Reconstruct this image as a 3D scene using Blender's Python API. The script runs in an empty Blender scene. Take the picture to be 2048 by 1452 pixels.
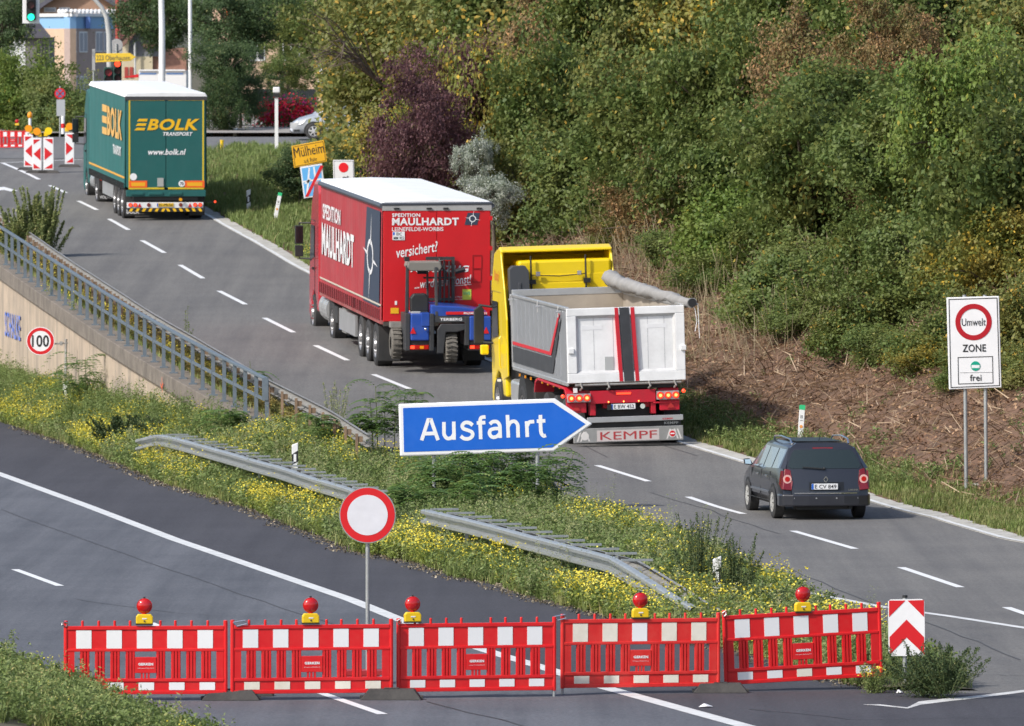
import bpy, math, random
import numpy as np
from mathutils import Matrix, Vector
random.seed(11)
rng = np.random.default_rng(11)
S = bpy.context.scene
COL = S.collection
pi = math.pi

# ------------------------------------------------------------------ camera, sky, sun, exposure
F = 18000.0; CX = 1024.0; CY = 726.0; YH = 120.0; HC = 8.32     # focal length and horizon in photograph pixels
PITCH = math.atan((CY - YH) / F)
cam = bpy.data.cameras.new('camera'); camo = bpy.data.objects.new('camera', cam); COL.objects.link(camo)
camo.location = (0, 0, HC); camo.rotation_euler = (pi / 2 - PITCH, 0, 0)
cam.sensor_width = 36; cam.lens = F / 2048 * 36; cam.clip_start = 1; cam.clip_end = 6000
cam.dof.use_dof = True; cam.dof.focus_distance = 142; cam.dof.aperture_fstop = 9
S.camera = camo
SUN_EL = math.radians(41); SUN_AZ = math.radians(52)           # azimuth measured from behind the camera towards the left
w = bpy.data.worlds.new('World'); S.world = w; w.use_nodes = True
nt = w.node_tree; bg = nt.nodes['Background']
sky = nt.nodes.new('ShaderNodeTexSky'); sky.sky_type = 'NISHITA'; sky.sun_disc = False
sky.sun_elevation = SUN_EL; sky.sun_rotation = pi + SUN_AZ
sky.air_density = 1.0; sky.dust_density = 2.5; sky.ozone_density = 1.0
nt.links.new(sky.outputs[0], bg.inputs[0]); bg.inputs[1].default_value = 0.148
sl = bpy.data.lights.new('sun', 'SUN'); sl.energy = 3.35; sl.angle = math.radians(2.6); sl.color = (1, .955, .88)
so = bpy.data.objects.new('sun', sl); COL.objects.link(so)
sd = Vector((-math.sin(SUN_AZ) * math.cos(SUN_EL), -math.cos(SUN_AZ) * math.cos(SUN_EL), math.sin(SUN_EL)))
so.rotation_euler = sd.to_track_quat('Z', 'Y').to_euler(); so.location = (-40, -40, 60)
S.view_settings.view_transform = 'Standard'; S.view_settings.look = 'None'
S.view_settings.exposure = 0.25; S.view_settings.gamma = 1

# ------------------------------------------------------------------ rays and surfaces
def P(px, py, Y):
    dx = (px - CX) / F; dy = -(py - CY) / F
    wy = math.cos(PITCH) + dy * math.sin(PITCH); wz = -math.sin(PITCH) + dy * math.cos(PITCH)
    return Vector((dx / wy * Y, Y, HC + wz / wy * Y))
_Y = np.arange(-60, 1400, .5)
def _sm(pts, k):
    z = np.interp(_Y, [p[0] for p in pts], [p[1] for p in pts])
    g = np.exp(-np.linspace(-2, 2, k) ** 2); g /= g.sum()
    return np.convolve(np.pad(z, k // 2, mode='edge'), g, 'valid')[:len(_Y)]
def zL(Y): return -0.0119 * (np.minimum(Y, 330) - 118.4)
_zr = _sm([(-60, zL(-60)), (118.4, 0), (160, zL(160)), (178, -.66), (195.6, -.02), (218, .88), (250, 2.1), (281, 3.37), (310, 4.45), (340, 5.3), (365, 5.75), (420, 6.1), (1400, 7)], 25)
_zr = np.where(_Y < 140, zL(_Y), _zr)
def zR(Y): return np.interp(Y, _Y, _zr)
def G(px, py, surf, off=0.0):
    lo, h0 = 60.0, None
    Y = 60.0
    while Y < 900:
        if P(px, py, Y).z - float(surf(Y)) - off < 0: break
        Y += 2
    a, b = Y - 2, Y
    for _ in range(25):
        m = (a + b) / 2
        if P(px, py, m).z - float(surf(m)) - off < 0: b = m
        else: a = m
    return P(px, py, a)
def trace(pts, surf, off=0.0, ext=None):
    q = sorted([(p.y, p.x) for p in (G(x, y, surf, off) for x, y in pts)])
    Y = [a for a, _ in q]; X = [b for _, b in q]
    if ext:
        s0 = (X[1] - X[0]) / (Y[1] - Y[0]) if ext[0] is None else ext[0]
        s1 = (X[-1] - X[-2]) / (Y[-1] - Y[-2]) if ext[1] is None else ext[1]
        X = [X[0] + s0 * (-60 - Y[0])] + X + [X[-1] + s1 * (500 - Y[-1])]; Y = [-60] + Y + [500]
    Y = np.array(Y); X = np.array(X)
    return lambda t: np.interp(t, Y, X)
x_med_l = trace([(0, 843), (160, 895), (330, 968), (500, 1018), (574, 1050), (656, 1080), (707, 1104), (832, 1128), (922, 1158), (1000, 1172), (1066, 1198), (1164, 1220), (1330, 1268), (1508, 1312), (1662, 1359), (1760, 1388)], zL, 0, (-.2, -.16))
x_med_r = trace([(738, 925), (900, 965), (1110, 1012), (1240, 1050), (1400, 1115), (1540, 1182), (1640, 1235), (1760, 1295), (1900, 1360), (1940, 1378)], zR, 0, (-.2, -.155))
x_rail = trace([(36, 450), (143, 524), (215, 570), (305, 628), (448, 710), (538, 762), (602, 793), (656, 820), (742, 875)], lambda Y: zR(Y), .75, (-.15, -.15))
x_hand = trace([(0, 524), (118, 604), (219, 672), (290, 716), (362, 758), (448, 805), (534, 850)], lambda Y: zR(Y) - .1, 0, (-.16, -.16))
x_re = trace([(415, 418), (480, 455), (540, 487), (612, 530), (985, 712), (1375, 880), (1500, 918), (1745, 992), (1900, 1034), (2048, 1078)], zR, 0, (-.19, -.15))
def x_rl(Y):
    a = x_med_r(Y); b = x_rail(Y) + .35
    t = np.clip((Y - 188) / 6, 0, 1)
    return a * (1 - t) + b * t
x_ll = trace([(0, 1322), (100, 1368), (310, 1452)], zL, 0, (-.2, -.16))
X_HAND_END = 202.0
def z_foot(Y): return np.interp(Y, [200, 215, 235, 262, 330], [-.05, -.25, -.55, -.75, -1.5])
def z_med(X, Y):
    a = x_med_l(Y); b = x_rl(Y)
    t = np.clip((X - a) / np.maximum(b - a, .3), 0, 1)
    z0 = zL(Y) + (zR(Y) - zL(Y)) * t * t * (3 - 2 * t) + .1 * np.sin(np.clip(t, 0, 1) * pi)
    if np.any(np.asarray(Y) > X_HAND_END - 6):
        xw = x_hand(Y); tw = np.clip((X - a) / np.maximum(xw - a, .3), 0, 1)
        zw = zL(Y) + (z_foot(Y) - zL(Y)) * tw
        zw = np.where(X > xw - .05, zR(Y) - .12, zw)
        k = np.clip((Y - (X_HAND_END - 6)) / 6, 0, 1)
        return z0 * (1 - k) + zw * k
    return z0
def slope_k(Y): return np.interp(Y, [100, 235, 262, 280, 330], [.52, .52, .3, .12, .03])
def z_bank(X, Y):
    d = X - x_re(Y)
    k = slope_k(Y)
    h = np.clip(d, 0, 1.6) * .09 + np.clip(d - 1.6, 0, 9) * k + np.clip(d - 10.6, 0, 60) * k * .25
    return zR(Y) + .03 + h + (.06 * np.sin(X * 1.7 + Y * .37) + .07 * np.sin(X * 4.1 - Y * 1.3) * np.sin(Y * .9) + .04 * np.sin(X * 9 + Y * 3.1)) * np.clip((d - 1.3) / 1.5, 0, 1)
def on_bank(px, py):
    Y = 100.0
    while Y < 500:
        p = P(px, py, Y)
        if p.z < float(z_bank(np.float64(p.x), np.float64(Y))): break
        Y += .25
    return p
def on_med(px, py):
    Y = 110.0
    while Y < 330:
        p = P(px, py, Y)
        if p.z < float(z_med(np.float64(p.x), np.float64(Y))): break
        Y += .25
    return p

# ------------------------------------------------------------------ materials
_M = {}
def mat(name, rgb, rough=.6, metal=0.0, var=.0, vscale=3.0, bump=.0, bscale=40., emit=None, estr=0, dirt=None, dirtamt=.0, dscale=1.2, coat=0, alpha=None, spec=.5):
    if name in _M: return _M[name]
    m = bpy.data.materials.new(name); m.use_nodes = True; n = m.node_tree; b = n.nodes['Principled BSDF']
    b.inputs['Base Color'].default_value = (*rgb, 1); b.inputs['Roughness'].default_value = rough; b.inputs['Metallic'].default_value = metal
    b.inputs['Specular IOR Level'].default_value = spec
    if coat: b.inputs['Coat Weight'].default_value = coat; b.inputs['Coat Roughness'].default_value = .08
    if emit: b.inputs['Emission Color'].default_value = (*emit, 1); b.inputs['Emission Strength'].default_value = estr
    tc = n.nodes.new('ShaderNodeTexCoord')
    cur = None
    if var or dirtamt:
        nz = n.nodes.new('ShaderNodeTexNoise'); nz.inputs['Scale'].default_value = vscale; nz.inputs['Detail'].default_value = 6; nz.inputs['Roughness'].default_value = .65
        n.links.new(tc.outputs['Object'], nz.inputs['Vector'])
        mr = n.nodes.new('ShaderNodeMapRange'); mr.inputs[1].default_value = .3; mr.inputs[2].default_value = .7; mr.inputs[3].default_value = 1 - var; mr.inputs[4].default_value = 1 + var
        n.links.new(nz.outputs[0], mr.inputs[0])
        mx = n.nodes.new('ShaderNodeVectorMath'); mx.operation = 'SCALE'; mx.inputs[0].default_value = rgb
        n.links.new(mr.outputs[0], mx.inputs['Scale']); cur = mx.outputs[0]
        if dirtamt:
            n2 = n.nodes.new('ShaderNodeTexNoise'); n2.inputs['Scale'].default_value = dscale; n2.inputs['Detail'].default_value = 8; n2.inputs['Roughness'].default_value = .75
            n.links.new(tc.outputs['Object'], n2.inputs['Vector'])
            r2 = n.nodes.new('ShaderNodeMapRange'); r2.inputs[1].default_value = .45; r2.inputs[2].default_value = .75; r2.inputs[3].default_value = 0; r2.inputs[4].default_value = dirtamt
            n.links.new(n2.outputs[0], r2.inputs[0])
            mm = n.nodes.new('ShaderNodeMix'); mm.data_type = 'RGBA'; n.links.new(r2.outputs[0], mm.inputs[0]); n.links.new(cur, mm.inputs[6]); mm.inputs[7].default_value = (*(dirt or (.12, .1, .08)), 1)
            cur = mm.outputs[2]
        n.links.new(cur, b.inputs['Base Color'])
    if bump:
        nb = n.nodes.new('ShaderNodeTexNoise'); nb.inputs['Scale'].default_value = bscale; nb.inputs['Detail'].default_value = 4
        n.links.new(tc.outputs['Object'], nb.inputs['Vector'])
        bp = n.nodes.new('ShaderNodeBump'); bp.inputs['Strength'].default_value = bump; bp.inputs['Distance'].default_value = .02
        n.links.new(nb.outputs[0], bp.inputs['Height']); n.links.new(bp.outputs[0], b.inputs['Normal'])
    _M[name] = m
    return m
def leafmat(name, c1, c2, c3, f3=.12, trans=.35, big=None):
    """leaf colours mixed by the per-leaf random value; c3 is the odd turned leaf"""
    m = bpy.data.materials.new(name); m.use_nodes = True; n = m.node_tree; n.nodes.remove(n.nodes['Principled BSDF'])
    at = n.nodes.new('ShaderNodeAttribute'); at.attribute_name = 'rnd'
    cr = n.nodes.new('ShaderNodeValToRGB'); e = cr.color_ramp.elements
    e[0].position = 0; e[0].color = (*c1, 1); e[1].position = 1 - f3 - .03; e[1].color = (*c2, 1)
    x = cr.color_ramp.elements.new(1 - f3); x.color = (*c3, 1)
    n.links.new(at.outputs['Fac'], cr.inputs[0]); col = cr.outputs[0]
    tc = n.nodes.new('ShaderNodeTexCoord'); nz = n.nodes.new('ShaderNodeTexNoise'); nz.inputs['Scale'].default_value = 1.1; nz.inputs['Detail'].default_value = 3
    gm = n.nodes.new('ShaderNodeNewGeometry'); n.links.new(gm.outputs['Position'], nz.inputs['Vector'])
    mr = n.nodes.new('ShaderNodeMapRange'); mr.inputs[1].default_value = .42; mr.inputs[2].default_value = .66; mr.inputs[3].default_value = 0; mr.inputs[4].default_value = .75
    n.links.new(nz.outputs[0], mr.inputs[0])
    mm = n.nodes.new('ShaderNodeMix'); mm.data_type = 'RGBA'; n.links.new(mr.outputs[0], mm.inputs[0]); n.links.new(col, mm.inputs[6])
    bc = big or tuple(.5 * (a + b) for a, b in zip(c2, c3)); mm.inputs[7].default_value = (*bc, 1)
    d = n.nodes.new('ShaderNodeBsdfPrincipled'); d.inputs['Roughness'].default_value = .55; d.inputs['Specular IOR Level'].default_value = .35
    t = n.nodes.new('ShaderNodeBsdfTranslucent'); mxs = n.nodes.new('ShaderNodeMixShader'); mxs.inputs[0].default_value = trans
    n.links.new(mm.outputs[2], d.inputs['Base Color']); n.links.new(mm.outputs[2], t.inputs[0])
    n.links.new(d.outputs[0], mxs.inputs[1]); n.links.new(t.outputs[0], mxs.inputs[2])
    n.links.new(mxs.outputs[0], n.nodes['Material Output'].inputs[0])
    return m
def asphalt(name, c, c2, patch=.35, streak=(0.15, 1)):
    m = bpy.data.materials.new(name); m.use_nodes = True; n = m.node_tree; b = n.nodes['Principled BSDF']
    L = n.links.new; tc = n.nodes.new('ShaderNodeTexCoord')
    def noise(scale, detail, vec=None):
        x = n.nodes.new('ShaderNodeTexNoise'); x.inputs['Scale'].default_value = scale; x.inputs['Detail'].default_value = detail; x.inputs['Roughness'].default_value = .7
        L(vec or tc.outputs['Object'], x.inputs['Vector']); return x.outputs[0]
    def mrng(v, a, b_, c_, d_):
        r = n.nodes.new('ShaderNodeMapRange'); r.inputs[1].default_value = a; r.inputs[2].default_value = b_; r.inputs[3].default_value = c_; r.inputs[4].default_value = d_; L(v, r.inputs[0]); return r.outputs[0]
    mp = n.nodes.new('ShaderNodeMapping'); mp.inputs['Rotation'].default_value = (0, 0, math.radians(-8.7)); mp.inputs['Scale'].default_value = (1.5, .03, 1)
    L(tc.outputs['Object'], mp.inputs[0])
    big = mrng(noise(.22, 5), .35, .65, 0, 1); st = mrng(noise(1.0, 4, mp.outputs[0]), .35, .7, 0, 1)
    mm = n.nodes.new('ShaderNodeMix'); mm.data_type = 'RGBA'; mm.inputs[6].default_value = (*c, 1); mm.inputs[7].default_value = (*c2, 1)
    ad = n.nodes.new('ShaderNodeMath'); ad.operation = 'MULTIPLY_ADD'; L(big, ad.inputs[0]); ad.inputs[1].default_value = patch
    s2 = n.nodes.new('ShaderNodeMath'); s2.operation = 'MULTIPLY'; L(st, s2.inputs[0]); s2.inputs[1].default_value = .85; L(s2.outputs[0], ad.inputs[2]); L(ad.outputs[0], mm.inputs[0])
    fine = mrng(noise(22, 3), .3, .7, .66, 1.34); vm = n.nodes.new('ShaderNodeVectorMath'); vm.operation = 'SCALE'; L(mm.outputs[2], vm.inputs[0]); L(fine, vm.inputs['Scale'])
    # pale chippings
    vo = n.nodes.new('ShaderNodeTexVoronoi'); vo.inputs['Scale'].default_value = 9; L(tc.outputs['Object'], vo.inputs['Vector'])
    sp = mrng(vo.outputs['Distance'], .05, .09, .5, 0); m3 = n.nodes.new('ShaderNodeMix'); m3.data_type = 'RGBA'
    g = mrng(noise(3.1, 2), .6, .66, 0, 1); mu = n.nodes.new('ShaderNodeMath'); mu.operation = 'MULTIPLY'; L(sp, mu.inputs[0]); L(g, mu.inputs[1])
    L(mu.outputs[0], m3.inputs[0]); L(vm.outputs[0], m3.inputs[6]); m3.inputs[7].default_value = (.35, .34, .32, 1)
    L(m3.outputs[2], b.inputs['Base Color']); b.inputs['Roughness'].default_value = .82; b.inputs['Specular IOR Level'].default_value = .3
    bp = n.nodes.new('ShaderNodeBump'); bp.inputs['Strength'].default_value = .5; bp.inputs['Distance'].default_value = .01; L(noise(55, 3), bp.inputs['Height']); L(bp.outputs[0], b.inputs['Normal'])
    return m

# ------------------------------------------------------------------ mesh helpers
def tag(o, label=None, cat=None, group=None, kind=None):
    if label: o['label'] = label
    if cat: o['category'] = cat
    if group: o['group'] = group
    if kind: o['kind'] = kind
    return o
_MW = {}
def mw(o):
    m = Matrix.LocRotScale(o.location, o.rotation_euler, o.scale)
    return mw(o.parent) @ m if o.parent else m
def thing(name, label, cat, loc=(0, 0, 0), rot=(0, 0, 0), group=None, scale=1):
    o = bpy.data.objects.new(name, None); COL.objects.link(o); o.location = loc; o.rotation_euler = rot; o.scale = (scale,) * 3
    o.empty_display_size = .2
    return tag(o, label, cat, group)
_TX = {}
def textdata(s, bold=0.0, shear=0.0):
    k = (s, bold, shear)
    if k not in _TX:
        c = bpy.data.curves.new('t', 'FONT'); c.body = s; c.offset = bold; c.shear = shear; c.resolution_u = 3; c.space_character = 1 + max(bold, 0) * 2.2
        o = bpy.data.objects.new('t', c); COL.objects.link(o)
        dg = bpy.context.evaluated_depsgraph_get(); me = bpy.data.meshes.new_from_object(o.evaluated_get(dg))
        v = np.array([tuple(q.co) for q in me.vertices]); f = [tuple(p.vertices) for p in me.polygons]
        v[:, 0] -= v[:, 0].min(); v[:, 1] -= v[:, 1].min()
        W, H = v[:, 0].max(), v[:, 1].max(); v[:, 0] /= W; v[:, 1] /= H
        bpy.data.objects.remove(o); bpy.data.curves.remove(c); bpy.data.meshes.remove(me)
        _TX[k] = (v[:, :2], f)
    return _TX[k]
class MB:
    def __init__(s): s.v = []; s.f = []; s.M = None
    def add(s, vs, fs):
        n = len(s.v)
        if s.M is not None: vs = [s.M @ Vector(v) for v in vs]
        s.v += [tuple(v) for v in vs]; s.f += [tuple(i + n for i in f) for f in fs]; return s
    def box(s, x0, x1, y0, y1, z0, z1):
        return s.hexa([(x0, y0, z0), (x1, y0, z0), (x1, y1, z0), (x0, y1, z0), (x0, y0, z1), (x1, y0, z1), (x1, y1, z1), (x0, y1, z1)])
    def hexa(s, p): return s.add(p, [(3, 2, 1, 0), (4, 5, 6, 7), (0, 1, 5, 4), (1, 2, 6, 5), (2, 3, 7, 6), (3, 0, 4, 7)])
    def prism(s, pts, d):
        n = len(pts); a = [Vector(p) for p in pts]; d = Vector(d); b = [p + d for p in a]
        return s.add(a + b, [tuple(range(n - 1, -1, -1)), tuple(range(n, 2 * n))] + [(i, (i + 1) % n, (i + 1) % n + n, i + n) for i in range(n)])
    def bar(s, a, b, w, h, up=(0, 0, 1)):
        a = Vector(a); b = Vector(b); d = (b - a).normalized(); u = Vector(up); r = d.cross(u)
        if r.length < 1e-4: r = d.cross(Vector((1, 0, 0)))
        r.normalize(); u = r.cross(d).normalized(); r *= w / 2; u *= h / 2
        return s.hexa([a - r - u, a + r - u, b + r - u, b - r - u, a - r + u, a + r + u, b + r + u, b - r + u])
    def tube(s, path, r, n=8, cap=True):
        path = [Vector(p) for p in path]; R = r if isinstance(r, (list, tuple)) else [r] * len(path); vs = []; fs = []
        ref = None
        for i, p in enumerate(path):
            d = (path[min(i + 1, len(path) - 1)] - path[max(i - 1, 0)]).normalized()
            if ref is None: ref = Vector((0, 0, 1)) if abs(d.z) < .9 else Vector((1, 0, 0))
            a = d.cross(ref); a.normalize(); b = a.cross(d).normalized(); ref = b
            for k in range(n):
                t = 2 * pi * k / n; vs.append(p + (a * math.cos(t) + b * math.sin(t)) * R[i])
        for i in range(len(path) - 1):
            for k in range(n):
                k2 = (k + 1) % n; fs.append((i * n + k, i * n + k2, (i + 1) * n + k2, (i + 1) * n + k))
        if cap: fs += [tuple(range(n - 1, -1, -1)), tuple(range((len(path) - 1) * n, len(path) * n))]
        return s.add(vs, fs)
    def disc(s, c, r, nrm, t, n=28, r2=None):
        c = Vector(c); nrm = Vector(nrm).normalized(); return s.tube([c, c + nrm * t], [r, r2 if r2 else r], n)
    def lathe(s, c, axis, prof, n=24):
        c = Vector(c); ax = Vector(axis).normalized(); ref = Vector((0, 0, 1)) if abs(ax.z) < .9 else Vector((1, 0, 0))
        a = ax.cross(ref).normalized(); b = ax.cross(a); vs = []; fs = []
        for h, r in prof:
            for k in range(n):
                t = 2 * pi * k / n; vs.append(c + ax * h + (a * math.cos(t) + b * math.sin(t)) * max(r, 1e-4))
        for i in range(len(prof) - 1):
            for k in range(n):
                k2 = (k + 1) % n; fs.append((i * n + k, i * n + k2, (i + 1) * n + k2, (i + 1) * n + k))
        return s.add(vs, fs)
    def ball(s, c, r, n=16, sz=1.0): return s.lathe(c, (0, 0, 1), [(-r * sz * math.cos(pi * i / 10), r * math.sin(pi * i / 10)) for i in range(11)], n)
    def ring(s, c, r0, r1, nrm, t, n=40):
        c = Vector(c); ax = Vector(nrm).normalized(); ref = Vector((0, 0, 1)) if abs(ax.z) < .9 else Vector((1, 0, 0))
        return s.lathe(c, ax, [(0, r0), (t, r0), (t, r1), (0, r1), (0, r0)], n)
    def text(s, txt, O, R, U, w, h, lift=.004, bold=0.0, shear=0.0):
        v, f = textdata(txt, bold, shear); O = Vector(O); R = Vector(R).normalized(); U = Vector(U).normalized(); N = R.cross(U).normalized() * lift
        return s.add([O + R * (a * w) + U * (b * h) + N for a, b in v], f)
    def stroke(s, pts, O, R, U, w, lift=.004):
        O = Vector(O); R = Vector(R); U = Vector(U); N = R.cross(U).normalized()
        for (a, b), (c, d) in zip(pts[:-1], pts[1:]):
            p = O + R * a + U * b; q = O + R * c + U * d
            if (q - p).length < 1e-6: continue
            t = (q - p).normalized(); e = N.cross(t) * w / 2; l = N * lift; t = t * w * .3
            s.add([p - e - t + l, q - e + t + l, q + e + t + l, p + e - t + l], [(0, 1, 2, 3)])
        return s
    def build(s, name, m, parent=None, world=False, smooth=0, bevel=0, kind=None, label=None, cat=None, group=None):
        me = bpy.data.meshes.new(name); vs = s.v
        if world and parent is not None:
            inv = mw(parent).inverted(); vs = [inv @ Vector(v) for v in vs]
        me.from_pydata([tuple(v) for v in vs], [], s.f); me.validate(); me.materials.append(m)
        if smooth:
            me.polygons.foreach_set('use_smooth', [True] * len(me.polygons)); me.set_sharp_from_angle(angle=math.radians(smooth))
        o = bpy.data.objects.new(name, me); COL.objects.link(o)
        if parent is not None: o.parent = parent
        if bevel:
            b = o.modifiers.new('bevel', 'BEVEL'); b.width = bevel; b.segments = 2; b.limit_method = 'ANGLE'; b.angle_limit = math.radians(40)
        return tag(o, label, cat, group, kind)
def copy_tree(o, parent=None):
    c = o.copy(); COL.objects.link(c); c.parent = parent
    for ch in list(o.children): copy_tree(ch, c)
    return c
def fastmesh(name, V, Q, rnd=None):
    """V (n,3) float, Q (m,4) int, rnd (n,) float per vertex"""
    me = bpy.data.meshes.new(name); V = np.ascontiguousarray(V, dtype=np.float32); Q = np.ascontiguousarray(Q, dtype=np.int32)
    k = Q.shape[1]
    me.vertices.add(len(V)); me.vertices.foreach_set('co', V.ravel())
    me.loops.add(Q.size); me.loops.foreach_set('vertex_index', Q.ravel())
    me.polygons.add(len(Q)); me.polygons.foreach_set('loop_start', np.arange(0, Q.size, k, dtype=np.int32))
    me.update(calc_edges=True)
    if rnd is not None:
        a = me.attributes.new('rnd', 'FLOAT', 'POINT'); a.data.foreach_set('value', np.ascontiguousarray(rnd, dtype=np.float32))
    return me
def put(name, me, m, parent=None, loc=None, **k):
    me.materials.append(m); o = bpy.data.objects.new(name, me); COL.objects.link(o); o.parent = parent
    if loc is not None: o.location = loc
    return tag(o, **k)
def unit(a): return a / np.maximum(np.linalg.norm(a, axis=-1, keepdims=True), 1e-9)
def leaves(C, N, L, W, fold=.25):
    """diamond leaves at C with normals N, length L, width W -> V,Q"""
    n = len(C); T = unit(np.cross(N, rng.normal(size=(n, 3)))); B = np.cross(N, T)
    L = np.broadcast_to(L, (n,))[:, None]; W = np.broadcast_to(W, (n,))[:, None]
    V = np.stack([C - T * L / 2, C - B * W / 2 + N * L * fold * .3 - T * L * .08, C + T * L / 2, C + B * W / 2 + N * L * fold * .3 - T * L * .08], 1).reshape(-1, 3)
    return V, np.arange(4 * n).reshape(n, 4)
def scatter(protos, pos, sc, rot, pick):
    Vs, Qs, Rs = [], [], []; off = 0
    for i, (v, q, r) in enumerate(protos):
        idx = np.where(pick == i)[0]
        if not len(idx): continue
        c, s = np.cos(rot[idx]), np.sin(rot[idx]); v_ = v[None] * sc[idx][:, None, None]
        x = v_[..., 0] * c[:, None] - v_[..., 1] * s[:, None]; y = v_[..., 0] * s[:, None] + v_[..., 1] * c[:, None]
        w_ = np.stack([x, y, v_[..., 2]], -1) + pos[idx][:, None, :]
        k = len(v); Vs.append(w_.reshape(-1, 3)); Qs.append((q[None] + (np.arange(len(idx)) * k)[:, None, None] + off).reshape(-1, q.shape[1])); off += k * len(idx)
        Rs.append(np.clip(r[None] * .6 + rng.random((len(idx), 1)) * .4, 0, 1).reshape(-1))
    return np.concatenate(Vs), np.concatenate(Qs), np.concatenate(Rs)
# ------------------------------------------------------------------ common materials
white = mat('white_paint', (.78, .79, .8), .45, var=.03, dirtamt=.12, dscale=3)
signwhite = mat('sign_white', (.80, .81, .83), .4, var=.02, dirtamt=.07, dscale=4)
signred = mat('sign_red', (.62, .012, .018), .4, var=.05)
signblue = mat('sign_blue', (.006, .12, .58), .38, var=.06, vscale=1.5, dirtamt=.14, dirt=(.10, .20, .50), dscale=3)
signblack = mat('sign_black', (.015, .015, .016), .5)
signyellow = mat('sign_yellow', (.78, .42, .015), .45, var=.05)
signgreen = mat('sign_green', (.0, .33, .22), .45)
galv = mat('galvanised_steel', (.42, .445, .455), .42, .55, var=.12, vscale=6, dirtamt=.3, dirt=(.22, .2, .17), dscale=2.5)
galvrust = mat('weathered_steel', (.33, .33, .32), .6, .3, var=.2, vscale=5, dirtamt=.6, dirt=(.16, .11, .07), dscale=2)
plasticred = mat('barrier_red', (.70, .012, .016), .38, var=.1, vscale=5, dirtamt=.32, dirt=(.36, .07, .05), dscale=5)
plasticworn = mat('barrier_red_faded', (.68, .022, .02), .45, var=.14, vscale=4, dirtamt=.4, dirt=(.40, .10, .07), dscale=4)
foil = mat('reflective_foil', (.82, .83, .84), .35, var=.02, dirtamt=.06)
foilold = mat('yellowed_foil', (.80, .76, .66), .4, var=.06, vscale=6, dirtamt=.25, dirt=(.5, .36, .2), dscale=5)
rubber = mat('recycled_rubber', (.075, .072, .07), .85, var=.25, bump=.4, dirtamt=.4, dirt=(.16, .14, .12), dscale=4)
tyre = mat('tyre_rubber', (.028, .028, .03), .75, var=.2, dirtamt=.4, dirt=(.09, .085, .075), dscale=3)
black = mat('black_plastic', (.02, .021, .023), .5, dirtamt=.2, var=.1, dirt=(.06, .055, .05))
chassis = mat('chassis_dark', (.03, .031, .033), .6, var=.3, dirtamt=.4, dirt=(.09, .08, .07))
glass = mat('dark_glass', (.012, .015, .018), .06, spec=.8)
chrome = mat('chrome', (.75, .76, .78), .15, 1.0)
alu = mat('aluminium', (.55, .56, .57), .35, .6, var=.08, dirtamt=.25, dirt=(.25, .23, .2))
lampred = mat('lamp_red', (.5, .008, .01), .15, coat=.6)
litred = mat('lit_tail_lamp', (.6, .02, .01), .3, emit=(1, .06, .02), estr=2.2)
litorange = mat('lit_lamp_core', (.9, .3, .05), .3, emit=(1, .35, .08), estr=3)
amber = mat('amber_lens', (.85, .32, .01), .2, coat=.5)
yellowcase = mat('yellow_case', (.78, .52, .01), .4, var=.05)
linewhite = mat('road_paint', (.66, .67, .67), .6, var=.12, vscale=2.5, dirtamt=.45, dirt=(.22, .22, .22), dscale=3.5)
linefresh = mat('road_paint_fresh', (.74, .75, .76), .6, var=.05, vscale=3, dirtamt=.15, dirt=(.3, .3, .3), dscale=4)
lineworn = mat('road_paint_worn', (.60, .60, .59), .7, var=.2, vscale=6, dirtamt=.8, dirt=(.16, .16, .16), dscale=5)
concrete = mat('kerb_concrete', (.42, .41, .38), .85, var=.2, vscale=3, dirtamt=.5, dirt=(.18, .17, .13), dscale=2, bump=.2)
bark = mat('bark', (.12, .095, .07), .9, var=.35, vscale=8, bump=.6, bscale=25)

# ------------------------------------------------------------------ ground and roads
def sheet(name, Ys, left, right, zf, m, cols=6, kind='structure', **k):
    Ys = np.asarray(Ys, float); t = np.linspace(0, 1, cols); Lx = np.asarray(left(Ys)); Rx = np.asarray(right(Ys))
    X = Lx[:, None] * (1 - t) + Rx[:, None] * t; Yg = np.repeat(Ys[:, None], cols, 1)
    V = np.stack([X, Yg, zf(X, Yg)], -1).reshape(-1, 3); r = len(Ys)
    i = (np.arange(r - 1)[:, None] * cols + np.arange(cols - 1)[None]).ravel()
    me = fastmesh(name, V, np.stack([i, i + 1, i + cols + 1, i + cols], 1)); me.polygons.foreach_set('use_smooth', [True] * len(me.polygons))
    return put(name, me, m, kind=kind, **k)
soil = mat('soil', (.10, .085, .055), .95, var=.4, vscale=1.5, bump=.8, bscale=8, dirtamt=.5, dirt=(.06, .09, .025), dscale=.8)
brown_floor = mat('leaf_litter', (.135, .078, .05), .95, var=.45, vscale=2.2, bump=1, bscale=12, dirtamt=.5, dirt=(.07, .055, .03), dscale=1.4)
asp_l = asphalt('asphalt_left', (.078, .083, .098), (.128, .134, .152), .5)
asp_s = asphalt('asphalt_shoulder', (.048, .047, .056), (.068, .067, .078), .5)
asp_r = asphalt('asphalt_right', (.112, .110, .111), (.168, .164, .158), .55)
asp_x = asphalt('asphalt_crossing', (.13, .13, .135), (.17, .17, .17))
gy = np.concatenate([[-80, 0, 60], np.arange(100, 420, 10), [600, 1000, 2500]])
sheet('ground', gy, lambda Y: -900 + 0 * Y, lambda Y: 900 + 0 * Y,
      lambda X, Y: np.interp(Y, [-80, 118, 318, 345, 420, 2500], [1.5, -.9, -3.4, 4.3, 5.5, 7]), soil, 40)
Ys = np.concatenate([np.arange(-60, 110, 10), np.arange(110, 360, 1.0)])
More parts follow.
